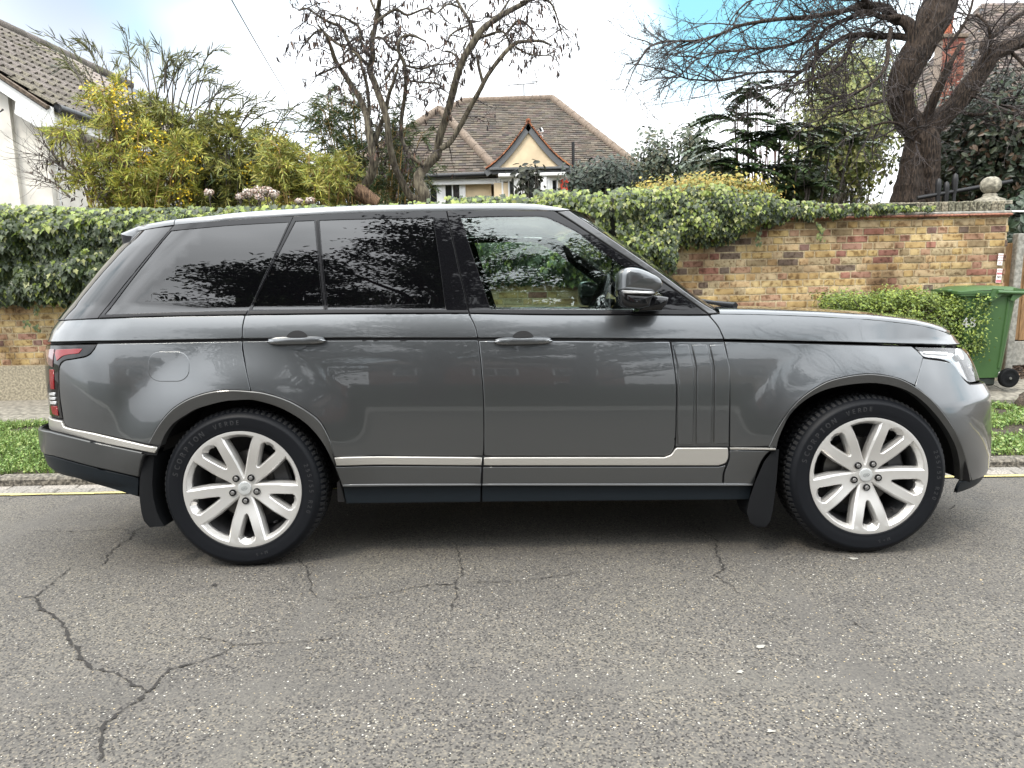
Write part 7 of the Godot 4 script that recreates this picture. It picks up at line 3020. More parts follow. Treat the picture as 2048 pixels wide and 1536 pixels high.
# ---------------------------------------------------------------- measured outlines, in metres
const P := {
	"quarter_panel": [-2.035,1.128,-1.965,1.128,-1.900,1.127,-1.835,1.127,-1.771,1.126,-1.707,1.126,-1.645,1.126,-1.584,1.126,-1.526,1.126,-1.473,1.126,-1.423,1.126,-1.374,1.125,-1.325,1.125,-1.320,1.123,-1.320,1.114,-1.320,1.104,-1.319,1.094,-1.317,1.080,-1.313,1.060,-1.308,1.038,-1.302,1.013,-1.296,0.988,-1.289,0.960,-1.281,0.929,-1.274,0.901,-1.269,0.882,-1.265,0.874,-1.263,0.875,-1.262,0.879,-1.260,0.882,-1.260,0.882,-1.287,0.884,-1.315,0.887,-1.342,0.889,-1.369,0.890,-1.396,0.890,-1.423,0.888,-1.450,0.886,-1.477,0.881,-1.503,0.876,-1.529,0.868,-1.555,0.860,-1.579,0.850,-1.602,0.839,-1.624,0.826,-1.646,0.812,-1.666,0.797,-1.684,0.780,-1.702,0.761,-1.718,0.741,-1.732,0.724,-1.743,0.710,-1.752,0.696,-1.759,0.684,-1.766,0.673,-1.772,0.661,-1.776,0.651,-1.780,0.641,-1.785,0.630,-1.785,0.630,-1.861,0.646,-1.941,0.661,-2.016,0.676,-2.078,0.688,-2.126,0.695,-2.164,0.699,-2.193,0.702,-2.220,0.705,-2.243,0.708,-2.258,0.711,-2.269,0.714,-2.277,0.718,-2.285,0.724,-2.288,0.731,-2.291,0.738,-2.294,0.745,-2.294,0.745,-2.296,0.778,-2.299,0.810,-2.302,0.842,-2.302,0.873,-2.301,0.903,-2.298,0.933,-2.296,0.960,-2.293,0.982,-2.291,0.997,-2.288,1.008,-2.284,1.015,-2.278,1.022,-2.271,1.029,-2.262,1.035,-2.252,1.040,-2.241,1.044,-2.229,1.047,-2.216,1.048,-2.201,1.050,-2.183,1.052,-2.161,1.055,-2.135,1.058,-2.111,1.061,-2.093,1.066,-2.080,1.072,-2.070,1.078,-2.063,1.086,-2.056,1.094,-2.049,1.101,-2.044,1.110,-2.040,1.118,-2.035,1.126],
	"quarter_shoulder": [-2.775,1.128,-2.171,1.139,-2.051,1.140,-1.947,1.139,-1.854,1.139,-1.771,1.138,-1.700,1.138,-1.638,1.138,-1.581,1.138,-1.526,1.137,-1.473,1.137,-1.423,1.137,-1.374,1.137,-1.325,1.137,-1.321,1.138,-1.320,1.153,-1.320,1.167,-1.320,1.182,-1.319,1.196,-1.317,1.210,-1.315,1.224,-1.312,1.238,-1.310,1.252,-1.310,1.252,-1.399,1.253,-1.489,1.253,-1.579,1.254,-1.669,1.254,-1.763,1.253,-1.862,1.253,-1.957,1.251,-2.046,1.250,-2.122,1.249,-2.188,1.248,-2.257,1.247,-2.368,1.245,-2.718,1.242],
	"rear_door": [-1.315,1.125,-1.245,1.124,-1.173,1.123,-1.103,1.122,-1.036,1.121,-0.972,1.121,-0.911,1.120,-0.851,1.119,-0.791,1.118,-0.732,1.117,-0.676,1.116,-0.616,1.114,-0.545,1.113,-0.460,1.111,-0.364,1.109,-0.263,1.107,-0.165,1.105,-0.160,1.096,-0.157,1.062,-0.154,1.029,-0.151,0.995,-0.149,0.960,-0.147,0.924,-0.144,0.887,-0.143,0.847,-0.142,0.804,-0.142,0.751,-0.143,0.692,-0.144,0.635,-0.146,0.590,-0.147,0.564,-0.149,0.550,-0.150,0.541,-0.152,0.529,-0.152,0.529,-0.887,0.547,-0.887,0.547,-0.892,0.577,-0.896,0.607,-0.902,0.635,-0.910,0.662,-0.919,0.685,-0.930,0.707,-0.943,0.727,-0.961,0.748,-0.987,0.769,-1.017,0.791,-1.050,0.811,-1.081,0.829,-1.111,0.842,-1.142,0.854,-1.171,0.863,-1.195,0.870,-1.214,0.875,-1.228,0.877,-1.240,0.879,-1.253,0.880,-1.253,0.880,-1.257,0.878,-1.260,0.875,-1.264,0.874,-1.269,0.882,-1.274,0.901,-1.281,0.927,-1.289,0.957,-1.296,0.988,-1.303,1.019,-1.309,1.052,-1.315,1.087,-1.320,1.121],
	"rear_door_shoulder": [-1.320,1.137,-1.248,1.136,-1.176,1.135,-1.104,1.134,-1.036,1.133,-0.972,1.132,-0.911,1.131,-0.851,1.131,-0.791,1.130,-0.732,1.129,-0.676,1.127,-0.616,1.126,-0.545,1.124,-0.460,1.123,-0.364,1.120,-0.265,1.118,-0.167,1.116,-0.164,1.118,-0.166,1.130,-0.168,1.141,-0.170,1.153,-0.174,1.167,-0.180,1.183,-0.188,1.200,-0.197,1.218,-0.205,1.236,-0.205,1.236,-0.292,1.238,-0.381,1.239,-0.467,1.241,-0.546,1.242,-0.614,1.244,-0.675,1.245,-0.733,1.246,-0.792,1.247,-0.853,1.248,-0.914,1.249,-0.976,1.249,-1.039,1.250,-1.105,1.250,-1.173,1.251,-1.241,1.252,-1.310,1.252,-1.310,1.252,-1.312,1.238,-1.315,1.224,-1.317,1.210,-1.319,1.196,-1.320,1.182,-1.320,1.167,-1.320,1.153,-1.321,1.138],
	"front_door": [-0.160,1.104,-0.070,1.102,0.022,1.100,0.111,1.097,0.191,1.095,0.258,1.093,0.315,1.092,0.371,1.090,0.437,1.089,0.515,1.086,0.601,1.084,0.689,1.081,0.776,1.079,0.781,1.076,0.784,1.055,0.788,1.035,0.791,1.014,0.794,0.991,0.797,0.967,0.801,0.941,0.804,0.915,0.806,0.890,0.807,0.866,0.808,0.844,0.808,0.820,0.808,0.791,0.808,0.752,0.807,0.706,0.807,0.662,0.806,0.626,0.805,0.601,0.804,0.584,0.802,0.572,0.800,0.560,0.797,0.548,0.794,0.539,0.790,0.531,0.786,0.524,0.779,0.519,0.772,0.516,0.764,0.513,0.756,0.509,0.756,0.509,-0.147,0.529,-0.147,0.529,-0.147,0.541,-0.147,0.550,-0.146,0.564,-0.146,0.590,-0.145,0.635,-0.143,0.692,-0.142,0.751,-0.142,0.804,-0.143,0.847,-0.144,0.887,-0.147,0.924,-0.149,0.960,-0.151,0.995,-0.154,1.029,-0.157,1.062,-0.160,1.096],
	"front_door_shoulder": [-0.165,1.116,-0.073,1.114,0.020,1.111,0.110,1.109,0.192,1.107,0.261,1.105,0.321,1.103,0.378,1.102,0.437,1.100,0.496,1.099,0.553,1.097,0.613,1.095,0.683,1.093,0.766,1.091,0.858,1.088,0.953,1.085,1.047,1.083,1.047,1.082,1.041,1.099,1.035,1.115,1.029,1.132,1.021,1.147,1.012,1.161,1.002,1.175,0.991,1.188,0.980,1.201,0.979,1.202,0.875,1.204,0.770,1.207,0.666,1.210,0.566,1.212,0.471,1.214,0.380,1.216,0.289,1.218,0.195,1.221,0.097,1.224,-0.003,1.228,-0.104,1.232,-0.205,1.236,-0.205,1.236,-0.197,1.218,-0.188,1.200,-0.180,1.183,-0.174,1.167,-0.170,1.153,-0.168,1.141,-0.166,1.130,-0.164,1.118],
	"vent_panel": [0.786,1.078,0.822,1.077,0.858,1.076,0.894,1.075,0.928,1.074,0.961,1.073,0.991,1.073,1.021,1.072,1.051,1.071,1.050,1.070,1.053,1.042,1.057,1.015,1.061,0.987,1.064,0.957,1.066,0.925,1.068,0.891,1.069,0.855,1.070,0.818,1.071,0.779,1.071,0.738,1.071,0.697,1.072,0.660,1.072,0.629,1.072,0.602,1.072,0.576,1.072,0.549,1.072,0.549,0.802,0.555,0.802,0.555,0.804,0.570,0.805,0.584,0.806,0.601,0.806,0.626,0.807,0.662,0.807,0.707,0.808,0.752,0.808,0.791,0.808,0.820,0.808,0.844,0.807,0.866,0.806,0.890,0.803,0.915,0.800,0.941,0.797,0.967,0.794,0.991,0.792,1.014,0.790,1.034,0.788,1.055,0.786,1.076],
	"front_wing": [1.056,1.071,1.116,1.068,1.174,1.065,1.234,1.063,1.297,1.060,1.362,1.057,1.428,1.054,1.498,1.051,1.576,1.047,1.664,1.043,1.763,1.039,1.874,1.033,1.996,1.027,1.999,1.026,2.006,1.021,2.012,1.016,2.018,1.011,2.024,1.005,2.031,0.998,2.038,0.989,2.046,0.981,2.054,0.972,2.054,0.972,2.039,0.951,2.025,0.929,2.012,0.909,2.002,0.891,1.993,0.877,1.987,0.866,1.980,0.857,1.974,0.847,1.973,0.837,1.953,0.847,1.933,0.856,1.913,0.866,1.892,0.874,1.867,0.881,1.841,0.888,1.815,0.893,1.790,0.897,1.767,0.900,1.746,0.901,1.724,0.902,1.698,0.900,1.665,0.897,1.628,0.891,1.592,0.884,1.559,0.876,1.533,0.867,1.511,0.857,1.490,0.845,1.468,0.832,1.445,0.817,1.422,0.800,1.399,0.781,1.378,0.760,1.358,0.737,1.339,0.711,1.321,0.684,1.306,0.658,1.293,0.632,1.283,0.607,1.273,0.581,1.264,0.555,1.264,0.553,1.073,0.549,1.073,0.549,1.073,0.576,1.072,0.602,1.072,0.629,1.072,0.660,1.071,0.697,1.071,0.738,1.071,0.779,1.070,0.818,1.069,0.855,1.068,0.891,1.066,0.925,1.064,0.957,1.061,0.987,1.057,1.015,1.053,1.042,1.050,1.070],
	"bonnet_side": [1.052,1.082,1.113,1.080,1.173,1.077,1.234,1.074,1.298,1.071,1.363,1.068,1.429,1.065,1.499,1.062,1.577,1.059,1.670,1.055,1.778,1.050,1.893,1.044,2.001,1.038,2.088,1.033,2.162,1.029,2.235,1.024,2.332,1.019,2.870,1.004,2.832,1.055,2.432,1.070,2.370,1.078,2.325,1.086,2.284,1.093,2.239,1.101,2.194,1.108,2.150,1.116,2.102,1.124,2.046,1.132,1.982,1.140,1.912,1.149,1.844,1.157,1.779,1.164,1.718,1.170,1.658,1.175,1.596,1.179,1.530,1.184,1.457,1.189,1.379,1.193,1.303,1.198,1.234,1.201,1.178,1.204,1.129,1.205,1.084,1.207,1.036,1.208,1.036,1.208,1.022,1.207,1.006,1.207,0.993,1.206,0.986,1.200,0.989,1.191,0.999,1.177,1.011,1.162,1.021,1.147,1.028,1.132,1.035,1.115,1.041,1.099,1.047,1.082],
	"front_bumper": [2.049,0.968,2.059,0.966,2.069,0.964,2.082,0.962,2.099,0.959,2.126,0.955,2.162,0.950,2.199,0.944,2.231,0.939,2.251,0.935,2.265,0.931,2.276,0.926,2.288,0.918,2.300,0.905,2.312,0.888,2.323,0.870,2.334,0.856,2.347,0.844,2.360,0.835,2.373,0.827,2.386,0.821,2.396,0.817,2.406,0.816,2.415,0.816,2.425,0.815,2.997,0.790,3.039,0.294,2.422,0.309,2.403,0.328,2.391,0.345,2.378,0.363,2.363,0.384,2.346,0.409,2.327,0.437,2.307,0.466,2.284,0.496,2.259,0.528,2.235,0.560,2.212,0.592,2.189,0.623,2.162,0.654,2.133,0.686,2.105,0.716,2.079,0.743,2.056,0.765,2.034,0.784,2.011,0.802,1.989,0.820,1.966,0.833,1.973,0.847,1.981,0.861,1.989,0.875,1.998,0.891,2.009,0.909,2.021,0.928,2.035,0.948],
	"bumper_lip": [2.322,0.318,2.420,0.312,3.039,0.294,3.028,0.270,2.323,0.247,2.316,0.259,2.311,0.270,2.311,0.279,2.311,0.288,2.313,0.296,2.316,0.303,2.319,0.310],
	"headlamp": [2.009,1.026,2.056,1.023,2.106,1.020,2.159,1.017,2.213,1.014,2.267,1.010,2.323,1.007,2.388,1.003,2.477,0.997,2.900,0.971,2.969,0.806,2.436,0.821,2.431,0.822,2.426,0.821,2.420,0.822,2.411,0.826,2.398,0.832,2.382,0.840,2.365,0.850,2.348,0.862,2.332,0.877,2.316,0.895,2.300,0.912,2.287,0.926,2.276,0.934,2.266,0.938,2.252,0.941,2.232,0.945,2.201,0.950,2.163,0.955,2.127,0.960,2.100,0.964,2.082,0.968,2.071,0.971,2.062,0.975,2.053,0.980,2.045,0.986,2.037,0.993,2.031,1.001,2.025,1.007,2.020,1.013,2.017,1.017,2.013,1.022],
	"lamp_reflector": [2.066,1.012,2.098,1.009,2.131,1.007,2.166,1.004,2.203,1.002,2.242,0.999,2.285,0.996,2.334,0.993,2.391,0.989,2.413,0.981,2.440,0.974,2.473,0.966,2.498,0.954,2.510,0.938,2.511,0.919,2.511,0.899,2.516,0.880,2.520,0.865,2.519,0.851,2.518,0.837,2.518,0.824,2.457,0.829,2.435,0.839,2.414,0.848,2.394,0.859,2.376,0.870,2.359,0.884,2.343,0.899,2.328,0.914,2.314,0.927,2.300,0.936,2.286,0.943,2.270,0.948,2.248,0.954,2.219,0.960,2.187,0.965,2.154,0.969,2.124,0.974,2.112,0.977,2.100,0.979,2.090,0.982,2.081,0.986,2.076,0.991,2.072,0.998,2.070,1.005],
	"lamp_blade": [2.082,1.006,2.290,0.993,2.307,0.979,2.282,0.981,2.259,0.982,2.236,0.983,2.211,0.984,2.183,0.987,2.154,0.989,2.125,0.992,2.098,0.994],
	"lamp_dark": [2.436,0.985,2.561,0.973,2.568,0.957,2.577,0.941,2.584,0.924,2.583,0.907,2.593,0.887,2.596,0.865,2.599,0.844,2.604,0.822,2.487,0.834,2.475,0.851,2.463,0.868,2.452,0.885,2.441,0.904,2.435,0.923,2.431,0.944,2.428,0.965],
	"tail_lamp": [-2.779,1.116,-2.037,1.123,-2.041,1.115,-2.045,1.108,-2.050,1.101,-2.056,1.094,-2.063,1.087,-2.070,1.080,-2.080,1.074,-2.093,1.068,-2.111,1.064,-2.135,1.060,-2.161,1.056,-2.183,1.053,-2.201,1.051,-2.216,1.050,-2.229,1.048,-2.241,1.045,-2.253,1.042,-2.263,1.037,-2.273,1.032,-2.280,1.025,-2.286,1.017,-2.290,1.009,-2.293,0.998,-2.295,0.982,-2.298,0.959,-2.300,0.930,-2.302,0.900,-2.304,0.873,-2.305,0.849,-2.306,0.826,-2.305,0.806,-2.304,0.788,-2.303,0.775,-2.302,0.765,-2.300,0.757,-2.298,0.748,-2.783,0.747],
	"red_bar": [-2.334,1.083,-2.320,1.099,-2.115,1.105,-2.139,1.081,-2.164,1.078,-2.193,1.076,-2.221,1.073,-2.246,1.069,-2.266,1.063,-2.280,1.056,-2.293,1.049,-2.308,1.042],
	"red_upright": [-2.402,0.998,-2.347,0.998,-2.352,0.896,-2.406,0.893],
	"lamp_louvre": [-2.435,0.875,-2.353,0.881,-2.353,0.865,-2.436,0.861],
	"lamp_louvre2": [-2.440,0.853,-2.352,0.857,-2.353,0.843,-2.436,0.839],
	"lamp_louvre3": [-2.440,0.831,-2.352,0.836,-2.350,0.820,-2.437,0.815],
	"red_lower": [-2.435,0.807,-2.346,0.811,-2.335,0.761,-2.420,0.764],
	"lamp_corner": [-2.508,1.096,-2.344,1.101,-2.355,1.008,-2.420,1.018],
	"rear_strip": [-2.783,0.735,-2.304,0.739,-2.302,0.735,-2.301,0.731,-2.299,0.726,-2.294,0.722,-2.291,0.718,-2.290,0.714,-2.281,0.710,-2.257,0.707,-2.222,0.703,-2.180,0.699,-2.132,0.694,-2.078,0.686,-2.015,0.673,-1.941,0.657,-1.863,0.641,-1.788,0.625,-1.739,0.620,-1.757,0.585,-1.824,0.598,-1.895,0.610,-1.965,0.622,-2.031,0.634,-2.093,0.646,-2.156,0.658,-2.226,0.668,-2.316,0.675,-2.784,0.666],
	"strip_rear_door": [-0.884,0.548,-0.155,0.525,-0.158,0.482,-0.879,0.503],
	"strip_front_door": [-0.148,0.525,0.749,0.506,0.757,0.509,0.765,0.512,0.774,0.515,0.781,0.519,0.787,0.525,0.792,0.532,0.796,0.539,0.800,0.544,0.804,0.548,0.807,0.550,0.809,0.551,0.812,0.553,1.063,0.548,1.065,0.537,1.066,0.526,1.067,0.515,1.067,0.505,1.066,0.495,1.063,0.486,1.060,0.477,1.055,0.470,1.047,0.465,1.038,0.462,1.028,0.459,1.018,0.456,-0.152,0.482],
	"strip_wing": [1.074,0.547,1.290,0.545,1.291,0.537,1.075,0.538],
	"sill_rear": [-0.883,0.498,-0.160,0.477,-0.166,0.383,-0.862,0.395],
	"sill_front": [-0.153,0.476,1.021,0.451,1.030,0.453,1.039,0.455,1.047,0.457,1.053,0.461,1.058,0.465,1.060,0.471,1.063,0.477,1.065,0.482,1.059,0.466,1.054,0.450,1.049,0.434,1.045,0.418,1.043,0.403,1.043,0.388,1.043,0.373,1.043,0.358,-0.160,0.383],
	"sill_wing": [1.073,0.534,1.292,0.532,1.282,0.531,1.273,0.530,1.264,0.528,1.255,0.521,1.245,0.510,1.236,0.494,1.227,0.476,1.220,0.455,1.214,0.432,1.209,0.406,1.205,0.379,1.200,0.353,1.048,0.356,1.049,0.372,1.049,0.387,1.049,0.403,1.051,0.418,1.055,0.433,1.061,0.448,1.066,0.463,1.070,0.477,1.072,0.491,1.073,0.506,1.073,0.520],
	"sill_lip_a": [-0.858,0.403,-0.165,0.389,-0.166,0.379,-0.856,0.391],
	"sill_lip_b": [-0.159,0.389,1.195,0.360,1.193,0.349,-0.159,0.379],
	"sill_base_a": [-0.863,0.384,-0.167,0.371,-0.171,0.284,-0.852,0.290],
	"sill_base_b": [-0.162,0.371,1.199,0.341,1.187,0.267,-0.166,0.284],
	"rear_bumper": [-2.840,0.670,-2.370,0.686,-2.256,0.676,-2.170,0.663,-2.095,0.648,-2.028,0.633,-1.961,0.619,-1.892,0.606,-1.824,0.594,-1.758,0.581,-1.772,0.582,-1.787,0.583,-1.801,0.583,-1.813,0.578,-1.822,0.565,-1.831,0.548,-1.838,0.529,-1.845,0.512,-1.851,0.499,-1.855,0.487,-1.858,0.476,-1.862,0.464,-1.926,0.480,-1.992,0.495,-2.057,0.509,-2.118,0.523,-2.174,0.535,-2.230,0.545,-2.290,0.553,-2.365,0.559,-2.839,0.539],
	"bumper_base": [-2.836,0.526,-2.381,0.552,-2.301,0.546,-2.239,0.538,-2.183,0.528,-2.125,0.517,-2.064,0.503,-1.999,0.488,-1.933,0.472,-1.870,0.456,-1.891,0.355,-1.943,0.372,-2.000,0.387,-2.061,0.400,-2.107,0.414,-2.143,0.426,-2.178,0.435,-2.216,0.442,-2.258,0.448,-2.798,0.456,-2.806,0.462],
	"fuel_flap": [-1.575,0.993,-1.577,0.975,-1.585,0.959,-1.598,0.947,-1.615,0.939,-1.633,0.936,-1.723,0.937,-1.741,0.941,-1.758,0.949,-1.772,0.962,-1.780,0.979,-1.782,0.997,-1.781,1.026,-1.778,1.044,-1.769,1.060,-1.756,1.073,-1.740,1.081,-1.722,1.083,-1.636,1.081,-1.618,1.078,-1.601,1.070,-1.588,1.056,-1.579,1.040,-1.576,1.022],
	"quarter_glass": [-2.013,1.269,-1.703,1.682,-1.618,1.686,-1.540,1.690,-1.466,1.695,-1.392,1.700,-1.319,1.703,-1.246,1.706,-1.173,1.708,-1.099,1.710,-1.123,1.655,-1.146,1.600,-1.169,1.546,-1.194,1.491,-1.219,1.437,-1.244,1.383,-1.271,1.328,-1.295,1.274,-1.386,1.274,-1.476,1.274,-1.567,1.273,-1.656,1.273,-1.743,1.272,-1.830,1.271,-1.917,1.270],
	"quarter_frame": [-2.042,1.252,-2.004,1.306,-1.960,1.361,-1.916,1.416,-1.870,1.472,-1.824,1.530,-1.777,1.589,-1.731,1.649,-1.688,1.709,-1.688,1.709,-1.608,1.712,-1.535,1.717,-1.465,1.722,-1.393,1.726,-1.318,1.730,-1.239,1.732,-1.159,1.734,-1.080,1.737,-1.080,1.737,-1.104,1.683,-1.127,1.630,-1.151,1.576,-1.177,1.521,-1.207,1.458,-1.241,1.389,-1.272,1.327,-1.295,1.281,-1.304,1.260,-1.306,1.255,-1.306,1.256,-1.307,1.255,-1.307,1.255,-1.398,1.255,-1.488,1.256,-1.579,1.256,-1.669,1.256,-1.759,1.256,-1.849,1.254,-1.941,1.253,-2.042,1.252],
	"rear_pillar": [-2.727,1.243,-2.359,1.244,-2.298,1.245,-2.249,1.245,-2.205,1.246,-2.162,1.247,-2.121,1.248,-2.083,1.249,-2.048,1.250,-2.010,1.305,-1.966,1.360,-1.922,1.416,-1.876,1.472,-1.830,1.530,-1.783,1.588,-1.737,1.648,-1.694,1.708,-1.724,1.707,-1.757,1.706,-1.791,1.706,-1.826,1.705,-1.863,1.704,-1.902,1.704,-1.949,1.704,-2.328,1.706,-2.417,1.620,-2.530,1.490,-2.684,1.305],
	"rear_door_frame": [-1.302,1.254,-1.301,1.256,-1.302,1.255,-1.299,1.260,-1.290,1.281,-1.268,1.327,-1.236,1.389,-1.202,1.458,-1.172,1.521,-1.146,1.576,-1.121,1.630,-1.098,1.683,-1.074,1.737,-1.074,1.737,-1.018,1.739,-0.962,1.742,-0.905,1.744,-0.844,1.746,-0.778,1.747,-0.708,1.748,-0.637,1.748,-0.568,1.748,-0.503,1.748,-0.439,1.748,-0.376,1.747,-0.313,1.747,-0.313,1.747,-0.304,1.700,-0.295,1.656,-0.286,1.608,-0.274,1.552,-0.259,1.476,-0.240,1.387,-0.222,1.304,-0.210,1.246,-0.204,1.223,-0.204,1.224,-0.206,1.233,-0.206,1.238,-0.206,1.238,-0.355,1.241,-0.504,1.244,-0.651,1.247,-0.793,1.250,-0.925,1.251,-1.052,1.252,-1.177,1.253,-1.302,1.254],
	"rear_small_glass": [-1.280,1.277,-1.255,1.331,-1.229,1.385,-1.203,1.439,-1.176,1.494,-1.149,1.548,-1.122,1.603,-1.094,1.659,-1.067,1.714,-0.972,1.716,-0.925,1.271],
	"rear_door_glass": [-0.904,1.270,-0.948,1.716,-0.879,1.717,-0.809,1.718,-0.739,1.718,-0.668,1.719,-0.597,1.718,-0.524,1.717,-0.451,1.716,-0.378,1.715,-0.370,1.663,-0.362,1.611,-0.355,1.558,-0.347,1.503,-0.340,1.444,-0.333,1.383,-0.327,1.320,-0.320,1.258],
	"front_door_frame": [-0.305,1.747,-0.296,1.700,-0.288,1.656,-0.278,1.608,-0.267,1.551,-0.251,1.476,-0.232,1.386,-0.215,1.303,-0.202,1.246,-0.197,1.223,-0.197,1.223,-0.198,1.233,-0.199,1.238,-0.199,1.238,-0.109,1.235,-0.026,1.231,0.070,1.227,0.195,1.224,0.362,1.220,0.559,1.216,0.769,1.212,0.972,1.208,0.972,1.208,0.918,1.249,0.863,1.291,0.807,1.332,0.751,1.373,0.691,1.415,0.629,1.458,0.568,1.500,0.513,1.539,0.462,1.574,0.416,1.608,0.373,1.638,0.335,1.665,0.304,1.686,0.278,1.703,0.254,1.719,0.230,1.735,0.230,1.735,0.162,1.738,0.094,1.740,0.026,1.743,-0.042,1.745,-0.108,1.746,-0.174,1.746,-0.239,1.746,-0.305,1.747],
	"front_glass": [-0.100,1.253,-0.119,1.315,-0.138,1.378,-0.157,1.440,-0.176,1.500,-0.193,1.555,-0.209,1.609,-0.224,1.661,-0.240,1.715,-0.240,1.715,-0.190,1.715,-0.140,1.716,-0.091,1.717,-0.042,1.717,0.008,1.717,0.059,1.716,0.105,1.716,0.141,1.715,0.162,1.714,0.172,1.713,0.177,1.711,0.184,1.710,0.190,1.709,0.194,1.708,0.200,1.705,0.213,1.699,0.239,1.687,0.272,1.670,0.306,1.652,0.334,1.637,0.353,1.624,0.367,1.613,0.379,1.603,0.392,1.591,0.406,1.580,0.418,1.570,0.432,1.558,0.453,1.541,0.482,1.519,0.516,1.493,0.553,1.465,0.589,1.439,0.624,1.412,0.660,1.385,0.693,1.360,0.720,1.339,0.737,1.325,0.749,1.316,0.758,1.309,0.768,1.301,0.731,1.233,0.628,1.235,0.526,1.238,0.423,1.240,0.320,1.243,0.216,1.246,0.111,1.248,0.005,1.251],
	"a_pillar": [0.235,1.739,0.259,1.722,0.283,1.707,0.309,1.689,0.340,1.667,0.378,1.640,0.421,1.610,0.468,1.577,0.518,1.541,0.573,1.503,0.634,1.461,0.696,1.418,0.756,1.376,0.813,1.334,0.869,1.291,0.925,1.249,0.979,1.207,1.041,1.207,1.039,1.209,1.014,1.225,0.989,1.239,0.961,1.256,0.929,1.278,0.888,1.308,0.841,1.345,0.794,1.382,0.752,1.414,0.720,1.438,0.694,1.458,0.667,1.478,0.634,1.502,0.590,1.534,0.540,1.571,0.490,1.607,0.444,1.640,0.406,1.668,0.371,1.693,0.337,1.717,0.303,1.742],
	"glass_divider": [-0.964,1.714,-0.952,1.714,-0.909,1.271,-0.919,1.271],
	"belt_trim_q": [-2.034,1.265,-1.930,1.266,-1.837,1.268,-1.745,1.269,-1.654,1.269,-1.564,1.270,-1.476,1.269,-1.388,1.269,-1.300,1.269,-1.306,1.254,-1.396,1.254,-1.487,1.255,-1.577,1.255,-1.667,1.255,-1.757,1.255,-1.847,1.254,-1.939,1.253,-2.040,1.252],
	"belt_trim_r": [-1.290,1.270,-1.168,1.269,-1.046,1.268,-0.922,1.266,-0.792,1.264,-0.653,1.262,-0.508,1.259,-0.361,1.255,-0.215,1.252,-0.207,1.238,-0.355,1.241,-0.504,1.244,-0.651,1.247,-0.792,1.249,-0.924,1.251,-1.050,1.252,-1.174,1.253,-1.299,1.254],
	"belt_trim_f": [-0.202,1.252,-0.074,1.249,0.052,1.246,0.182,1.243,0.319,1.239,0.467,1.235,0.622,1.231,0.781,1.226,0.938,1.221,0.963,1.205,0.762,1.209,0.556,1.214,0.361,1.219,0.195,1.223,0.070,1.227,-0.026,1.230,-0.110,1.234,-0.200,1.237],
	"arch_rear": [-1.789,0.638,-1.784,0.646,-1.778,0.654,-1.773,0.663,-1.766,0.673,-1.759,0.684,-1.752,0.696,-1.743,0.709,-1.732,0.724,-1.718,0.741,-1.702,0.761,-1.684,0.780,-1.666,0.797,-1.646,0.812,-1.624,0.826,-1.602,0.839,-1.579,0.850,-1.555,0.860,-1.529,0.868,-1.503,0.876,-1.477,0.881,-1.450,0.886,-1.423,0.888,-1.396,0.890,-1.369,0.890,-1.341,0.889,-1.312,0.887,-1.284,0.884,-1.260,0.882,-1.242,0.880,-1.228,0.878,-1.214,0.875,-1.195,0.870,-1.170,0.863,-1.141,0.854,-1.111,0.842,-1.081,0.829,-1.050,0.811,-1.017,0.791,-0.987,0.769,-0.961,0.748,-0.943,0.727,-0.930,0.705,-0.919,0.683,-0.910,0.662,-0.902,0.642,-0.896,0.622,-0.892,0.603,-0.887,0.583,-0.882,0.499],
	"arch_rear_in": [-1.737,0.620,-1.731,0.632,-1.726,0.645,-1.720,0.657,-1.713,0.670,-1.703,0.684,-1.693,0.699,-1.681,0.713,-1.669,0.726,-1.654,0.738,-1.639,0.748,-1.623,0.758,-1.606,0.767,-1.591,0.776,-1.576,0.785,-1.559,0.794,-1.538,0.803,-1.509,0.811,-1.476,0.820,-1.442,0.828,-1.412,0.834,-1.386,0.838,-1.364,0.839,-1.343,0.839,-1.324,0.840,-1.307,0.840,-1.293,0.841,-1.278,0.841,-1.261,0.838,-1.238,0.833,-1.213,0.826,-1.187,0.818,-1.163,0.809,-1.141,0.800,-1.121,0.791,-1.102,0.780,-1.082,0.768,-1.062,0.755,-1.042,0.740,-1.022,0.724,-1.003,0.707,-0.985,0.686,-0.967,0.664,-0.951,0.640,-0.936,0.615,-0.922,0.589,-0.911,0.561,-0.902,0.532,-0.894,0.505,-0.887,0.480,-0.880,0.457,-0.875,0.433,-0.871,0.409,-0.867,0.382,-0.865,0.354,-0.862,0.326,-0.859,0.299],
	"arch_front": [1.257,0.550,1.268,0.577,1.279,0.605,1.292,0.631,1.306,0.658,1.322,0.684,1.339,0.711,1.358,0.737,1.378,0.760,1.399,0.781,1.422,0.800,1.445,0.817,1.468,0.832,1.490,0.845,1.511,0.857,1.533,0.867,1.559,0.876,1.592,0.884,1.628,0.891,1.665,0.897,1.698,0.900,1.724,0.902,1.746,0.901,1.767,0.900,1.790,0.897,1.814,0.893,1.840,0.889,1.866,0.882,1.891,0.874,1.916,0.863,1.941,0.850,1.965,0.836,1.989,0.820,2.012,0.803,2.035,0.785,2.057,0.766,2.079,0.743,2.105,0.716,2.133,0.686,2.162,0.654,2.189,0.623,2.212,0.592,2.235,0.560,2.259,0.528,2.284,0.496,2.307,0.465,2.327,0.436,2.346,0.409,2.363,0.384,2.376,0.364,2.386,0.348,2.395,0.333,2.406,0.317],
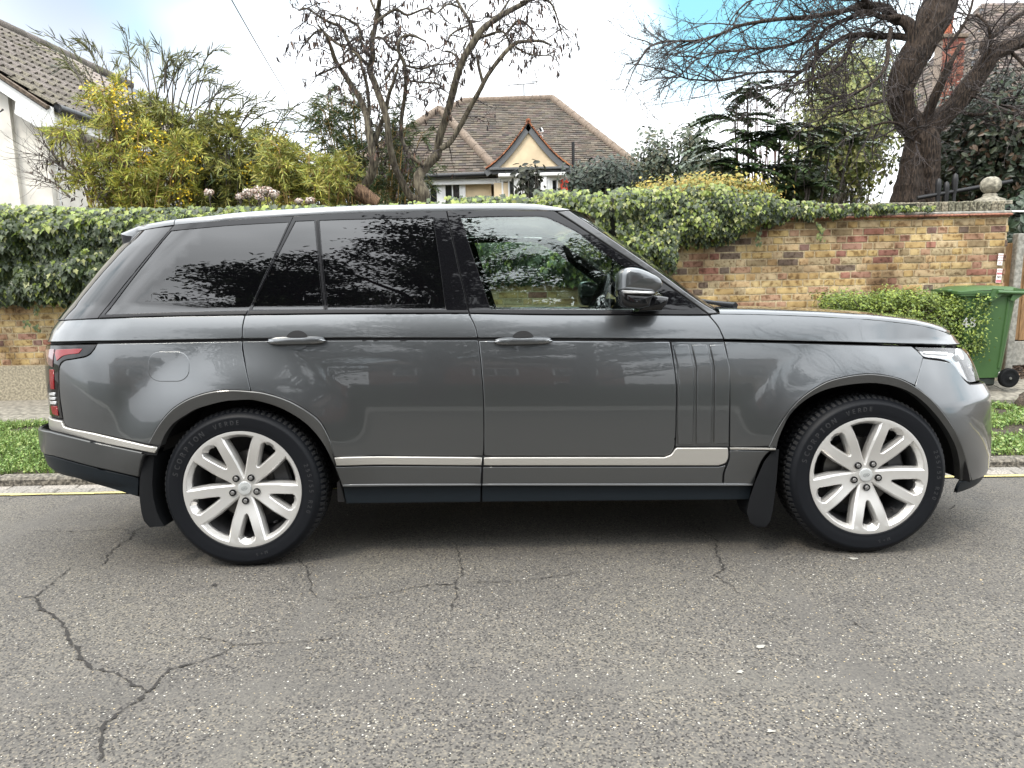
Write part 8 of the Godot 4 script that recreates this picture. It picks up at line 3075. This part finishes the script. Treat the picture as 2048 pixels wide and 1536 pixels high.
	"arch_front_in": [1.301,0.535,1.302,0.549,1.302,0.562,1.304,0.577,1.309,0.596,1.318,0.620,1.330,0.649,1.343,0.678,1.358,0.704,1.374,0.725,1.391,0.744,1.410,0.761,1.431,0.777,1.455,0.793,1.481,0.807,1.509,0.820,1.540,0.831,1.577,0.840,1.617,0.847,1.658,0.852,1.695,0.855,1.726,0.857,1.754,0.857,1.781,0.855,1.809,0.851,1.838,0.846,1.868,0.838,1.898,0.829,1.926,0.818,1.952,0.804,1.977,0.789,2.001,0.771,2.025,0.751,2.052,0.726,2.082,0.696,2.111,0.666,2.138,0.636,2.162,0.608,2.184,0.579,2.207,0.551,2.228,0.524,2.247,0.498,2.262,0.473,2.275,0.450,2.287,0.425,2.299,0.400,2.307,0.374,2.314,0.349,2.320,0.324],
	"gutter": [-2.040,1.707,-1.941,1.704,-1.880,1.705,-1.827,1.706,-1.788,1.708,-1.750,1.710,-1.689,1.712,-1.598,1.716,-1.495,1.721,-1.393,1.728,-1.289,1.732,-1.179,1.736,-1.079,1.740,-0.996,1.743,-0.922,1.746,-0.844,1.748,-0.755,1.750,-0.660,1.750,-0.569,1.750,-0.482,1.750,-0.398,1.750,-0.313,1.749,-0.223,1.749,-0.132,1.748,-0.042,1.747,0.055,1.745,0.152,1.743,0.227,1.741,0.267,1.741,0.286,1.742,0.305,1.743],
	"screen_edge": [0.303,1.742,0.348,1.709,0.394,1.677,0.444,1.640,0.506,1.595,0.574,1.546,0.634,1.502,0.676,1.471,0.711,1.445,0.752,1.414,0.809,1.370,0.872,1.320,0.929,1.278,0.971,1.250,1.006,1.230,1.039,1.209],
	"bonnet_edge": [1.036,1.208,1.135,1.205,1.234,1.201,1.382,1.193,1.530,1.184,1.653,1.174,1.779,1.164,1.917,1.148,2.046,1.132,2.165,1.113,2.299,1.091,2.432,1.070,2.832,1.055],
	"mirror_cap": [0.500,1.330,0.501,1.350,0.501,1.370,0.503,1.387,0.504,1.399,0.506,1.407,0.510,1.414,0.516,1.421,0.523,1.428,0.533,1.432,0.545,1.434,0.560,1.435,0.575,1.434,0.590,1.431,0.606,1.426,0.623,1.420,0.641,1.412,0.658,1.403,0.674,1.395,0.686,1.387,0.695,1.380,0.701,1.372,0.705,1.364,0.707,1.356,0.706,1.348,0.702,1.341,0.696,1.334,0.690,1.328,0.683,1.322,0.676,1.316,0.669,1.311],
	"mirror_lamp": [0.510,1.332,0.560,1.329,0.611,1.325,0.648,1.323,0.663,1.321,0.666,1.320,0.669,1.319,0.662,1.308,0.633,1.309,0.605,1.309,0.578,1.311,0.555,1.312,0.533,1.314,0.511,1.317],
	"mirror_low": [0.501,1.332,0.670,1.312,0.665,1.302,0.660,1.292,0.656,1.282,0.653,1.273,0.651,1.264,0.649,1.255,0.634,1.251,0.619,1.247,0.602,1.244,0.583,1.244,0.562,1.245,0.544,1.248,0.531,1.253,0.520,1.261,0.512,1.269,0.506,1.279,0.504,1.289,0.502,1.300,0.501,1.310,0.501,1.321],
	"mirror_arm": [0.664,1.302,0.702,1.306,0.753,1.296,0.751,1.285,0.750,1.275,0.746,1.265,0.738,1.253,0.727,1.241,0.717,1.229,0.596,1.229,0.632,1.255],
}
const FRONT := [[0.172,1.747],[0.211,1.818],[0.266,1.878],[0.321,1.904],[0.427,1.908],[0.567,1.897],[0.686,1.888],[0.804,1.822],[0.907,1.785],[0.975,1.750],[1.010,1.717],[1.064,1.677]]
const FRONT_B := [[0.172,1.747],[0.211,1.818],[0.266,1.878],[0.321,1.904],[0.427,1.908],[0.567,1.897],[0.686,1.888],[0.741,1.880],[0.797,1.845],[0.907,1.785],[0.975,1.750],[1.010,1.717],[1.064,1.677]]
const REAR := [[0.691,-1.944],[0.745,-1.943],[0.818,-1.944],[0.932,-1.948],[1.045,-1.949],[1.116,-1.939],[1.193,-1.912],[1.245,-1.876]]
const REAR_B := [[0.402,-1.852],[0.430,-1.929],[0.478,-1.984],[0.539,-1.999],[0.598,-2.004],[0.671,-2.000]]
const REAR_G := [[1.245,-1.887],[1.305,-1.844],[1.493,-1.688],[1.626,-1.572],[1.719,-1.474]]
const HANDLE_R := [-1.049,1.121]
const HANDLE_F := [0.059,1.096]
const VENTS := [[0.788,0.889],[0.879,0.979],[0.967,1.065]]
const LAMP_AT := [[2.395,0.962],[2.500,0.877]]
const FLAP := [[[-1.836,0.571,-1.781],[-1.856,0.507,-1.791],[-1.868,0.431,-1.801],[-1.874,0.355,-1.801],[-1.871,0.285,-1.789],[-1.862,0.239,-1.772],[-1.837,0.208,-1.756]],[[1.305,0.533,1.318],[1.261,0.472,1.314],[1.220,0.376,1.308],[1.191,0.287,1.299],[1.179,0.218,1.290],[1.195,0.166,1.278],[1.233,0.140,1.258]]]
const CRACKS := [[-2.348,0.375,0.0051,-2.252,0.346,0.0051,-2.213,0.342,0.0102,-2.240,0.154,0.0076,-2.277,-0.060,0.0051],
	[-2.213,0.342,0.0119,-2.091,0.499,0.0136,-2.004,0.535,0.0102,-1.906,0.649,0.0119,-1.737,0.857,0.0119,-1.662,0.967,0.0119,-1.563,1.035,0.0102,-1.456,1.064,0.0068,-1.356,1.157,0.0119,-1.289,1.199,0.0102],
	[-1.289,1.199,0.0102,-1.281,1.147,0.0119,-1.273,1.043,0.0085,-1.207,1.002,0.0076,-1.138,0.936,0.0068,-1.106,0.865,0.0068,-0.982,0.854,0.0051,-0.835,0.852,0.0043,-0.741,0.835,0.0034,-0.697,0.763,0.0026],
	[-1.106,0.865,0.0051,-1.183,0.815,0.0051,-1.268,0.802,0.0034,-1.336,0.829,0.0026],
	[-1.289,1.199,0.0102,-1.283,1.256,0.0085,-1.317,1.308,0.0102,-1.339,1.379,0.0153,-1.322,1.433,0.0204,-1.290,1.511,0.0102,-1.269,1.560,0.0068,-1.273,1.594,0.0043],
	[-1.117,-0.116,0.0068,-1.034,0.055,0.0068,-0.980,0.195,0.0076,-0.952,0.323,0.0059,-0.879,0.432,0.0026,-0.741,0.451,0.0034,-0.616,0.401,0.0043,-0.490,0.331,0.0051,-0.401,0.299,0.0059,-0.285,0.300,0.0068,-0.258,0.172,0.0068,-0.294,-0.125,0.0059,-0.314,-0.337,0.0043],
	[-0.285,0.300,0.0068,-0.264,0.432,0.0059,-0.286,0.529,0.0059,-0.286,0.632,0.0034],
	[-0.216,0.272,0.0034,-0.053,0.288,0.0043,0.136,0.248,0.0059,0.257,0.203,0.0051,0.372,0.128,0.0026],
	[1.009,-0.572,0.0043,1.088,-0.265,0.0068,1.033,-0.117,0.0085,1.007,0.111,0.0102,0.970,0.213,0.0085,0.929,0.256,0.0068,0.975,0.360,0.0076,0.994,0.489,0.0034],
	[-2.253,-0.693,0.0076,-2.209,-0.516,0.0076,-2.202,-0.336,0.0085,-2.150,-0.183,0.0076,-2.124,-0.013,0.0026],
	[-2.205,-0.783,0.0051,-2.253,-0.693,0.0068,-2.398,-0.745,0.0051,-2.612,-0.700,0.0051,-2.898,-0.731,0.0034],
	[-3.560,-1.462,0.0051,-3.554,-1.585,0.0059,-3.528,-1.743,0.0034],
	[2.648,-0.788,0.0051,2.706,-0.853,0.0051,2.609,-0.746,0.0034],
	[1.347,0.762,0.0034,1.362,0.861,0.0051,1.408,0.889,0.0026],
	[0.685,1.265,0.0026,0.767,1.329,0.0017]]
const SPLATS := [[1.665,0.065,0.035,true],[0.919,0.977,0.030,true],[0.784,1.158,0.025,true],[0.777,1.505,0.020,true],[-0.806,0.911,0.016,true],[-1.074,0.754,0.016,true],[-1.422,0.241,0.028,false],[-0.373,1.095,0.009,false],[-0.331,1.062,0.006,false],[-0.503,1.520,0.006,false],[0.272,0.975,0.005,false]]
const IVY_TOP := [[-6.666,2.224],[-5.570,2.217],[-4.863,2.159],[-4.206,2.145],[-2.285,2.132],[-1.461,2.115],[-0.635,2.172],[0.023,2.163],[0.234,2.202],[0.845,2.191],[1.461,2.203],[2.231,2.212],[2.696,2.127],[2.905,2.032],[3.526,1.984],[4.043,1.958],[4.226,1.929]]
const IVY_BOT := [[-6.831,1.158],[-5.714,1.139],[-5.324,1.120],[-4.988,1.113],[-4.258,1.130],[-0.668,1.276],[0.945,1.256],[1.651,1.303],[1.724,1.364],[1.747,1.600],[1.986,1.610],[2.349,1.644],[2.409,1.729],[2.811,1.817],[3.017,1.848],[3.480,1.889],[3.841,1.922],[4.226,1.949]]
const SHOOTS := [[-5.488,1.146,-5.200,5],[-5.552,0.947,-5.200,3],[-5.498,0.886,-5.240,3],[3.217,1.829,-4.550,7],[2.638,1.728,-4.550,4],[1.711,1.550,-4.500,9]]
var GB := [Vector3(-4.991,0,-6.500), [[-0.326,3.223,0.0,0.333,0.267],[0.060,3.579,0.0,0.333,0.200],[0.412,3.299,0.0,0.400,0.400],[-0.213,2.791,0.0,0.400,0.333],[0.633,2.958,0.0,0.400,0.400],[0.221,2.658,0.0,0.467,0.267],[0.930,2.705,0.0,0.400,0.333],[-0.054,2.476,0.0,0.400,0.133],[0.395,2.467,0.0,0.400,0.133]]]
var GC := [Vector3(-3.852,0,-6.900), [[-0.823,3.558,0.0,0.400,0.200],[-0.436,3.487,0.0,0.400,0.267],[-0.055,3.321,0.0,0.333,0.200],[0.267,3.220,0.0,0.400,0.267],[-0.467,3.139,0.0,0.467,0.333],[0.112,2.936,0.0,0.467,0.333],[0.585,3.054,0.0,0.333,0.200],[-0.247,2.621,0.0,0.467,0.267],[0.840,2.920,0.0,0.333,0.200],[0.418,2.607,0.0,0.467,0.200]]]
var GD := [Vector3(-2.598,0,-6.200), [[-0.219,2.766,0.0,0.267,0.200],[0.021,2.641,0.0,0.333,0.267],[0.266,2.575,0.0,0.333,0.267],[-0.177,2.464,0.0,0.333,0.200],[0.191,2.365,0.0,0.333,0.133],[-0.358,2.558,0.0,0.267,0.267],[0.518,2.630,0.0,0.200,0.267]]]
var GE := [Vector3(-1.933,0,-7.200), [[-0.444,3.599,0.0,0.200,0.200],[-0.169,3.690,0.0,0.267,0.267],[-0.595,3.342,0.0,0.200,0.267],[-0.060,3.201,0.0,0.333,0.333],[-0.282,2.877,0.0,0.400,0.333],[0.294,3.487,0.0,0.267,0.267],[0.659,3.317,0.0,0.267,0.267],[0.472,2.927,0.0,0.333,0.333],[0.180,2.535,0.0,0.400,0.267],[-0.498,2.682,0.0,0.333,0.267],[0.806,2.755,0.0,0.200,0.267]]]
const WISPS := [[-5.095,3.454,-6.8,-5.789,4.209,-6.8],[-5.024,3.515,-6.8,-5.401,4.232,-6.8],[-4.776,3.385,-6.8,-4.919,4.222,-6.8],[-4.634,3.507,-6.8,-4.756,4.249,-6.8],[-4.451,3.379,-6.8,-4.282,4.148,-6.8],[-4.315,3.438,-6.8,-3.939,4.019,-6.8],[-4.125,3.372,-6.8,-3.694,3.860,-6.8],[-4.006,3.244,-6.8,-3.567,3.827,-6.8],[-3.875,3.241,-6.8,-3.520,3.609,-6.8],[-3.559,3.109,-6.8,-3.209,3.416,-6.8],[-3.367,3.042,-6.8,-2.955,3.316,-6.8],[-3.110,2.973,-6.8,-2.696,3.280,-6.8],[-4.428,3.628,-6.8,-4.355,4.058,-6.8],[-5.310,3.271,-6.8,-5.668,4.146,-6.8]]
const YELLOW_A := [[-4.979,3.531,-6.400],[-4.835,3.408,-6.400],[-4.663,3.254,-6.400],[-4.598,2.950,-6.400],[-4.304,3.065,-6.400],[-4.751,3.616,-6.400],[-4.112,2.386,-6.400],[-4.016,2.754,-6.400],[-4.516,2.826,-6.400],[-5.125,3.624,-6.400]]
const YELLOW_B := [[-3.080,2.959,-6.700],[-2.914,3.018,-6.700],[-2.790,2.921,-6.700],[-2.959,2.830,-6.700],[-3.329,2.680,-6.700],[-2.764,2.826,-6.700],[-4.435,3.081,-6.700]]
var BUSH := {
	laurel = [Vector3(-3.779,2.553,-7.300), Vector3(0.415,0.370,0.400)],
	coton = [Vector3(1.263,2.479,-6.600), Vector3(0.519,0.220,0.400)],
	gold = [Vector3(2.179,2.163,-5.000), Vector3(0.811,0.128,0.300)],
	window = [Vector3(0.258,2.435,-6.000), Vector3(0.168,0.231,0.150)],
	bay = [Vector3(5.404,3.438,-9.000), Vector3(0.834,1.259,0.800)],
	conifer = [Vector3(7.119,4.551,-12.500), Vector3(0.805,1.298,1.000)],
	holly = [Vector3(3.946,2.397,-7.000), Vector3(0.405,0.329,0.300)],
	rhodo = [Vector3(6.495,2.833,-7.000), Vector3(0.924,0.940,1.000)],
	over = [Vector3(6.224,1.763,-5.700), Vector3(0.435,0.294,0.400)],
	box = [Vector3(4.030,0.755,-4.360), Vector3(0.838,0.317,0.270)],
	thin = [[Vector3(2.264,2.862,-8.500), Vector3(0.306,0.512,0.350)], [Vector3(2.749,2.915,-8.200), Vector3(0.280,0.596,0.350)], [Vector3(3.023,2.576,-7.600), Vector3(0.284,0.381,0.300)]],
}
const HEADS := [[-3.058,2.263,-5.350,0.060],[-2.959,2.300,-5.350,0.075],[-2.854,2.320,-5.350,0.085],[-2.751,2.329,-5.350,0.070],[-2.680,2.283,-5.350,0.080],[-2.831,2.247,-5.350,0.070],[-3.408,2.315,-5.350,0.060],[-2.389,2.199,-5.350,0.050],[-2.263,2.202,-5.350,0.060]]
const HEAD_LABELS := ["small pale dried flower head at the left of the cluster above the ivy","second dried flower head from the left in the cluster above the ivy","largest pinkish dried flower head in the middle of the cluster","dried flower head at the top of the cluster above the ivy","pale dried flower head at the right of the cluster above the ivy","low dried flower head at the front of the cluster above the ivy","lone brownish dried flower head under the golden bamboo","small pale flower head over the car roof left of its neighbour","pale flower head over the car roof nearest the cut tree stub"]
const BARE := [[[-5.241,2.353,-6.300],[-5.348,2.527,-6.300],[-5.487,2.682,-6.300],[-5.661,2.807,-6.300],[-5.808,2.889,-6.300],[-5.991,2.929,-6.300]],[[-5.178,2.351,-6.300],[-5.240,2.646,-6.300],[-5.239,2.889,-6.300],[-5.266,3.100,-6.300]],[[-5.522,2.377,-6.300],[-5.634,2.502,-6.300],[-5.679,2.546,-6.300],[-5.778,2.609,-6.300],[-5.848,2.659,-6.300]],[[-5.144,2.369,-6.300],[-5.021,2.642,-6.300],[-4.952,2.883,-6.300],[-4.939,3.124,-6.300],[-4.852,3.242,-6.300]],[[-5.487,2.682,-6.300],[-5.602,2.776,-6.300],[-5.706,2.959,-6.300],[-5.795,3.051,-6.300]],[[-5.574,2.745,-6.300],[-5.569,2.956,-6.300],[-5.573,3.137,-6.300]],[[-5.115,2.350,-6.300],[-4.871,2.578,-6.300],[-4.783,2.819,-6.300]]]
const MAHONIA := [[3.084,3.495,-6.600,9,1.00],[2.932,3.192,-6.600,8,1.00],[2.748,2.824,-6.600,9,0.90],[3.197,2.908,-6.600,12,1.10],[3.517,2.964,-6.600,12,1.05],[3.774,2.989,-6.600,10,1.00],[3.963,3.078,-6.600,7,0.90],[4.169,2.795,-6.600,8,0.80],[3.013,2.569,-6.600,10,1.00],[2.622,2.639,-6.600,8,0.80],[3.466,2.559,-6.600,9,1.00],[3.344,2.341,-6.600,8,0.80],[3.735,2.301,-6.600,9,0.90],[4.424,2.852,-6.600,7,0.80],[3.929,2.329,-6.600,8,0.80]]
var SHOOT_AT := Vector3(5.030,0,-11.0)
const LIMB_A := [[-1.833,1.841,0.0793,-1.778,2.282,0.0661,-1.855,2.416,0.0595,-1.738,2.576,0.0562,-1.684,2.761,0.0562,-1.701,2.934,0.0496,-1.731,3.100,0.0463,-1.753,3.284,0.0430,-1.803,3.418,0.0413,-1.877,3.583,0.0397,-1.975,3.735,0.0364,-2.067,3.887,0.0314,-2.148,4.019,0.0281,-2.172,4.144,0.0248,-2.208,4.269,0.0165,-2.294,4.388,0.0116],
	[-1.680,2.964,0.0331,-1.626,3.165,0.0297,-1.542,3.328,0.0281,-1.461,3.562,0.0248,-1.392,3.687,0.0198,-1.321,3.865,0.0132],
	[-1.732,3.332,0.0231,-1.734,3.646,0.0215,-1.774,3.863,0.0182,-1.804,4.006,0.0149,-1.937,4.092,0.0116],
	[-1.112,2.016,0.0529,-1.167,2.270,0.0463,-1.274,2.328,0.0496,-1.357,2.487,0.0463,-1.434,2.675,0.0446,-1.468,2.861,0.0430,-1.486,3.065,0.0413,-1.489,3.230,0.0413,-1.538,3.413,0.0413,-1.599,3.577,0.0430,-1.660,3.747,0.0413,-1.721,3.909,0.0397,-1.682,4.057,0.0364,-1.679,4.246,0.0331,-1.627,4.410,0.0297,-1.568,4.601,0.0281,-1.526,4.694,0.0264,-1.423,5.038,0.0231],
	[-1.620,4.421,0.0198,-1.363,4.597,0.0182,-1.216,4.548,0.0149,-0.978,4.613,0.0116,-0.845,4.517,0.0099],
	[-1.600,4.579,0.0165,-1.650,4.696,0.0165,-1.706,4.929,0.0132],
	[-1.738,3.945,0.0231,-1.886,4.109,0.0231,-1.995,4.288,0.0215,-2.068,4.430,0.0198,-2.238,4.498,0.0165,-2.448,4.619,0.0116,-2.531,4.568,0.0083],
	[-1.996,4.146,0.0182,-2.129,4.226,0.0165,-2.332,4.389,0.0149,-2.521,4.257,0.0099],
	[-1.864,4.055,0.0165,-2.005,3.987,0.0149,-2.197,3.931,0.0132,-2.422,3.840,0.0099],
	[-1.701,4.052,0.0182,-1.804,4.231,0.0165,-1.826,4.408,0.0149,-1.977,4.499,0.0132,-2.161,4.532,0.0099],
	[-1.053,2.698,0.0281,-1.221,2.807,0.0281,-1.317,2.957,0.0264,-1.362,3.093,0.0264,-1.347,3.294,0.0264,-1.292,3.523,0.0248,-1.252,3.720,0.0248,-1.256,3.918,0.0231,-1.318,4.079,0.0198,-1.262,4.208,0.0165,-1.142,4.241,0.0149,-0.976,4.185,0.0116],
	[-1.256,3.918,0.0149,-1.052,3.860,0.0132,-0.881,3.886,0.0106,-0.724,3.895,0.0083],
	[-1.312,4.079,0.0149,-1.434,4.135,0.0132,-1.524,4.225,0.0106,-1.619,4.198,0.0083],
	[-1.276,3.745,0.0132,-1.064,3.717,0.0119,-0.888,3.689,0.0099,-0.796,3.627,0.0073],
	[-1.515,3.750,0.0165,-1.381,3.926,0.0149,-1.313,4.044,0.0132],
	[-1.048,2.015,0.0859,-1.070,2.268,0.0826,-1.074,2.343,0.0793,-1.150,2.532,0.0727,-1.067,2.680,0.0628,-0.960,2.801,0.0611,-0.907,2.850,0.0562,-0.867,3.052,0.0512,-0.770,3.282,0.0479,-0.673,3.546,0.0463,-0.610,3.725,0.0446,-0.509,3.950,0.0430,-0.345,4.190,0.0430,-0.242,4.317,0.0397,-0.064,4.460,0.0364,0.125,4.579,0.0347,0.245,4.658,0.0314,0.452,4.816,0.0264],
	[-0.854,2.898,0.0331,-0.730,2.981,0.0331,-0.603,3.162,0.0331,-0.456,3.391,0.0314,-0.331,3.569,0.0297,-0.219,3.747,0.0281,-0.044,3.958,0.0264,0.116,4.115,0.0248,0.235,4.160,0.0215,0.455,4.185,0.0165,0.591,4.147,0.0116],
	[-0.284,3.689,0.0198,-0.334,3.899,0.0198,-0.349,4.042,0.0165],
	[-0.382,4.220,0.0231,-0.426,4.403,0.0215,-0.509,4.545,0.0198,-0.573,4.674,0.0182,-0.629,4.849,0.0165],
	[-0.307,4.224,0.0165,-0.056,4.278,0.0149,0.018,4.224,0.0132,0.066,4.134,0.0099],
	[0.019,4.253,0.0149,0.166,4.426,0.0149,0.290,4.400,0.0132,0.382,4.305,0.0099],
	[0.201,4.630,0.0165,0.418,4.654,0.0149,0.572,4.593,0.0132,0.663,4.416,0.0099,0.724,4.239,0.0083],
	[-0.115,4.403,0.0165,0.014,4.604,0.0132,0.142,4.776,0.0099],
	[-0.427,4.380,0.0132,-0.647,4.296,0.0116,-0.745,4.180,0.0099],
	[-0.545,4.587,0.0132,-0.698,4.648,0.0116,-0.825,4.563,0.0093],
	[0.128,4.115,0.0116,0.314,4.011,0.0099,0.564,3.976,0.0073],
	[-0.504,3.908,0.0132,-0.655,4.060,0.0106,-0.748,4.091,0.0086]]
const LIMB_A_TWIG := [0.35,0.50,0.60,0.35,0.90,0.30,1.10,1.10,1.00,1.00,0.70,1.10,1.00,1.10,0.90,0.12,0.30,0.30,0.50,1.30,1.50,1.60,1.00,1.00,1.30,0.70,0.90]
const AZ := -6.50
const BZ := -6.20
const STUB := [-1.684,2.230,-1.946,2.411]
const HANG := [[0.454,4.173,0.55,0.02],[0.566,4.124,0.60,-0.05],[0.411,4.174,0.50,0.00],[0.316,4.129,0.70,0.10],[0.695,4.416,0.80,0.35],[0.127,4.074,0.50,0.05],[0.504,4.155,0.75,-0.10],[-1.321,4.573,0.50,0.05],[-0.662,3.852,0.40,0.20],[-0.949,3.738,0.35,0.20]]
const LIMB_B := [[5.020,1.687,0.2454,5.007,1.995,0.2079,5.013,2.209,0.1848,5.042,2.452,0.1674,5.089,2.692,0.1732,5.127,2.882,0.1674,4.993,3.051,0.1501,4.895,3.231,0.1386,4.852,3.437,0.1444,4.912,3.669,0.1617,5.026,3.898,0.1732,5.126,4.125,0.1790,5.214,4.351,0.1819,5.273,4.548,0.1905,5.352,4.798,0.1732],
	[5.330,1.680,0.1905,5.288,1.928,0.1559,5.264,2.113,0.1328,5.233,2.387,0.1097,5.193,2.629,0.1155,5.154,2.840,0.1213,5.123,2.948,0.0834],
	[5.158,2.780,0.1270,5.212,2.910,0.1155,5.337,3.074,0.1155,5.492,3.230,0.1155,5.642,3.450,0.1097,5.781,3.639,0.0953,5.879,3.794,0.0962,6.031,3.877,0.0866,6.302,3.987,0.0770,6.611,4.124,0.0642],
	[5.156,2.810,0.0449,5.164,3.077,0.0642,5.173,3.313,0.0577,5.207,3.546,0.0449,5.275,3.719,0.0289,5.385,3.890,0.0192],
	[5.879,3.794,0.0513,5.889,3.984,0.0449,6.090,4.123,0.0385,6.278,4.273,0.0321,6.465,4.411,0.0257],
	[4.949,3.755,0.0770,4.927,4.112,0.0770,4.834,4.245,0.0706,4.771,4.286,0.0642,4.631,4.425,0.0577,4.335,4.437,0.0449,4.175,4.378,0.0353,3.907,4.298,0.0321,3.571,4.231,0.0273,3.227,4.198,0.0225,2.775,4.139,0.0192,2.552,4.063,0.0160,2.280,4.023,0.0135,1.915,4.053,0.0112,1.745,4.005,0.0080],
	[4.907,4.044,0.0449,4.795,4.092,0.0417,4.594,4.102,0.0385,4.370,4.095,0.0321,4.141,4.065,0.0289,3.952,3.966,0.0257,3.811,3.853,0.0225,3.635,3.683,0.0192,3.353,3.701,0.0160,3.060,3.712,0.0144,2.744,3.655,0.0122,2.444,3.673,0.0109,2.254,3.694,0.0096,2.076,3.756,0.0080],
	[4.771,4.286,0.0385,4.585,4.267,0.0321,4.357,4.351,0.0289,4.120,4.260,0.0257,3.912,4.173,0.0225,3.766,4.038,0.0192,3.692,3.936,0.0176,3.628,3.695,0.0144,3.594,3.463,0.0096],
	[4.413,4.435,0.0289,4.167,4.542,0.0225,3.806,4.521,0.0192,3.448,4.443,0.0160,3.087,4.439,0.0128,2.788,4.343,0.0096],
	[4.190,4.064,0.0257,4.139,3.858,0.0225,3.906,3.631,0.0192,3.666,3.520,0.0160,3.362,3.438,0.0128],
	[3.817,4.266,0.0192,3.584,4.042,0.0160,3.283,3.962,0.0144,2.979,3.968,0.0112,2.615,3.947,0.0090,2.312,3.884,0.0064],
	[4.671,4.134,0.0289,4.563,3.907,0.0225,4.456,3.620,0.0192,4.223,3.391,0.0160,3.921,3.280,0.0128],
	[4.844,3.379,0.0225,4.656,3.324,0.0192,4.355,3.212,0.0160,4.049,3.160,0.0112],
	[5.059,2.782,0.0225,4.862,2.965,0.0192,4.611,3.030,0.0160,4.307,2.947,0.0112],
	[5.287,3.075,0.0225,5.456,3.307,0.0192,5.608,3.334,0.0160,6.017,3.207,0.0128,6.338,3.053,0.0096],
	[5.355,3.891,0.0225,5.521,4.117,0.0192,5.656,4.342,0.0160,5.729,4.567,0.0128],
	[5.689,3.478,0.0257,5.790,3.767,0.0225,5.707,4.056,0.0192,5.573,4.230,0.0128],
	[5.493,3.218,0.0257,5.777,3.124,0.0192,6.084,3.147,0.0160,6.405,2.992,0.0128],
	[6.084,3.905,0.0257,6.222,3.700,0.0192,6.352,3.465,0.0160]]
const LIMB_B_TWIG := [[0.50,0.00],[0.15,0.06],[0.90,0.03],[0.50,0.12],[1.10,-0.10],[1.50,0.10],[1.70,-0.10],[1.70,0.20],[1.60,0.25],[1.60,0.15],[1.60,-0.20],[1.40,0.30],[1.20,0.30],[1.10,0.35],[1.40,0.35],[1.50,0.10],[1.40,0.25],[1.30,0.20],[1.20,0.10]]
var RAIL := [Vector3(5.015,1.75,-5.6), Vector3(5.057,2.324,-5.600), Vector3(5.153,2.288,-5.600), Vector3(5.247,2.377,-5.600)]
const WIRES := [[-4.415,5.962,-9.00,-6.944,6.799,-22.00,"thin overhead wire slanting down over the wispy shrub",0.05,0.0110], [4.886,6.613,-24.00,6.683,5.777,-16.00,"thin overhead wire rising towards the gnarled tree",0.10,0.0120]]
const CHIM := [11.306,6.754,12.014,5.096]
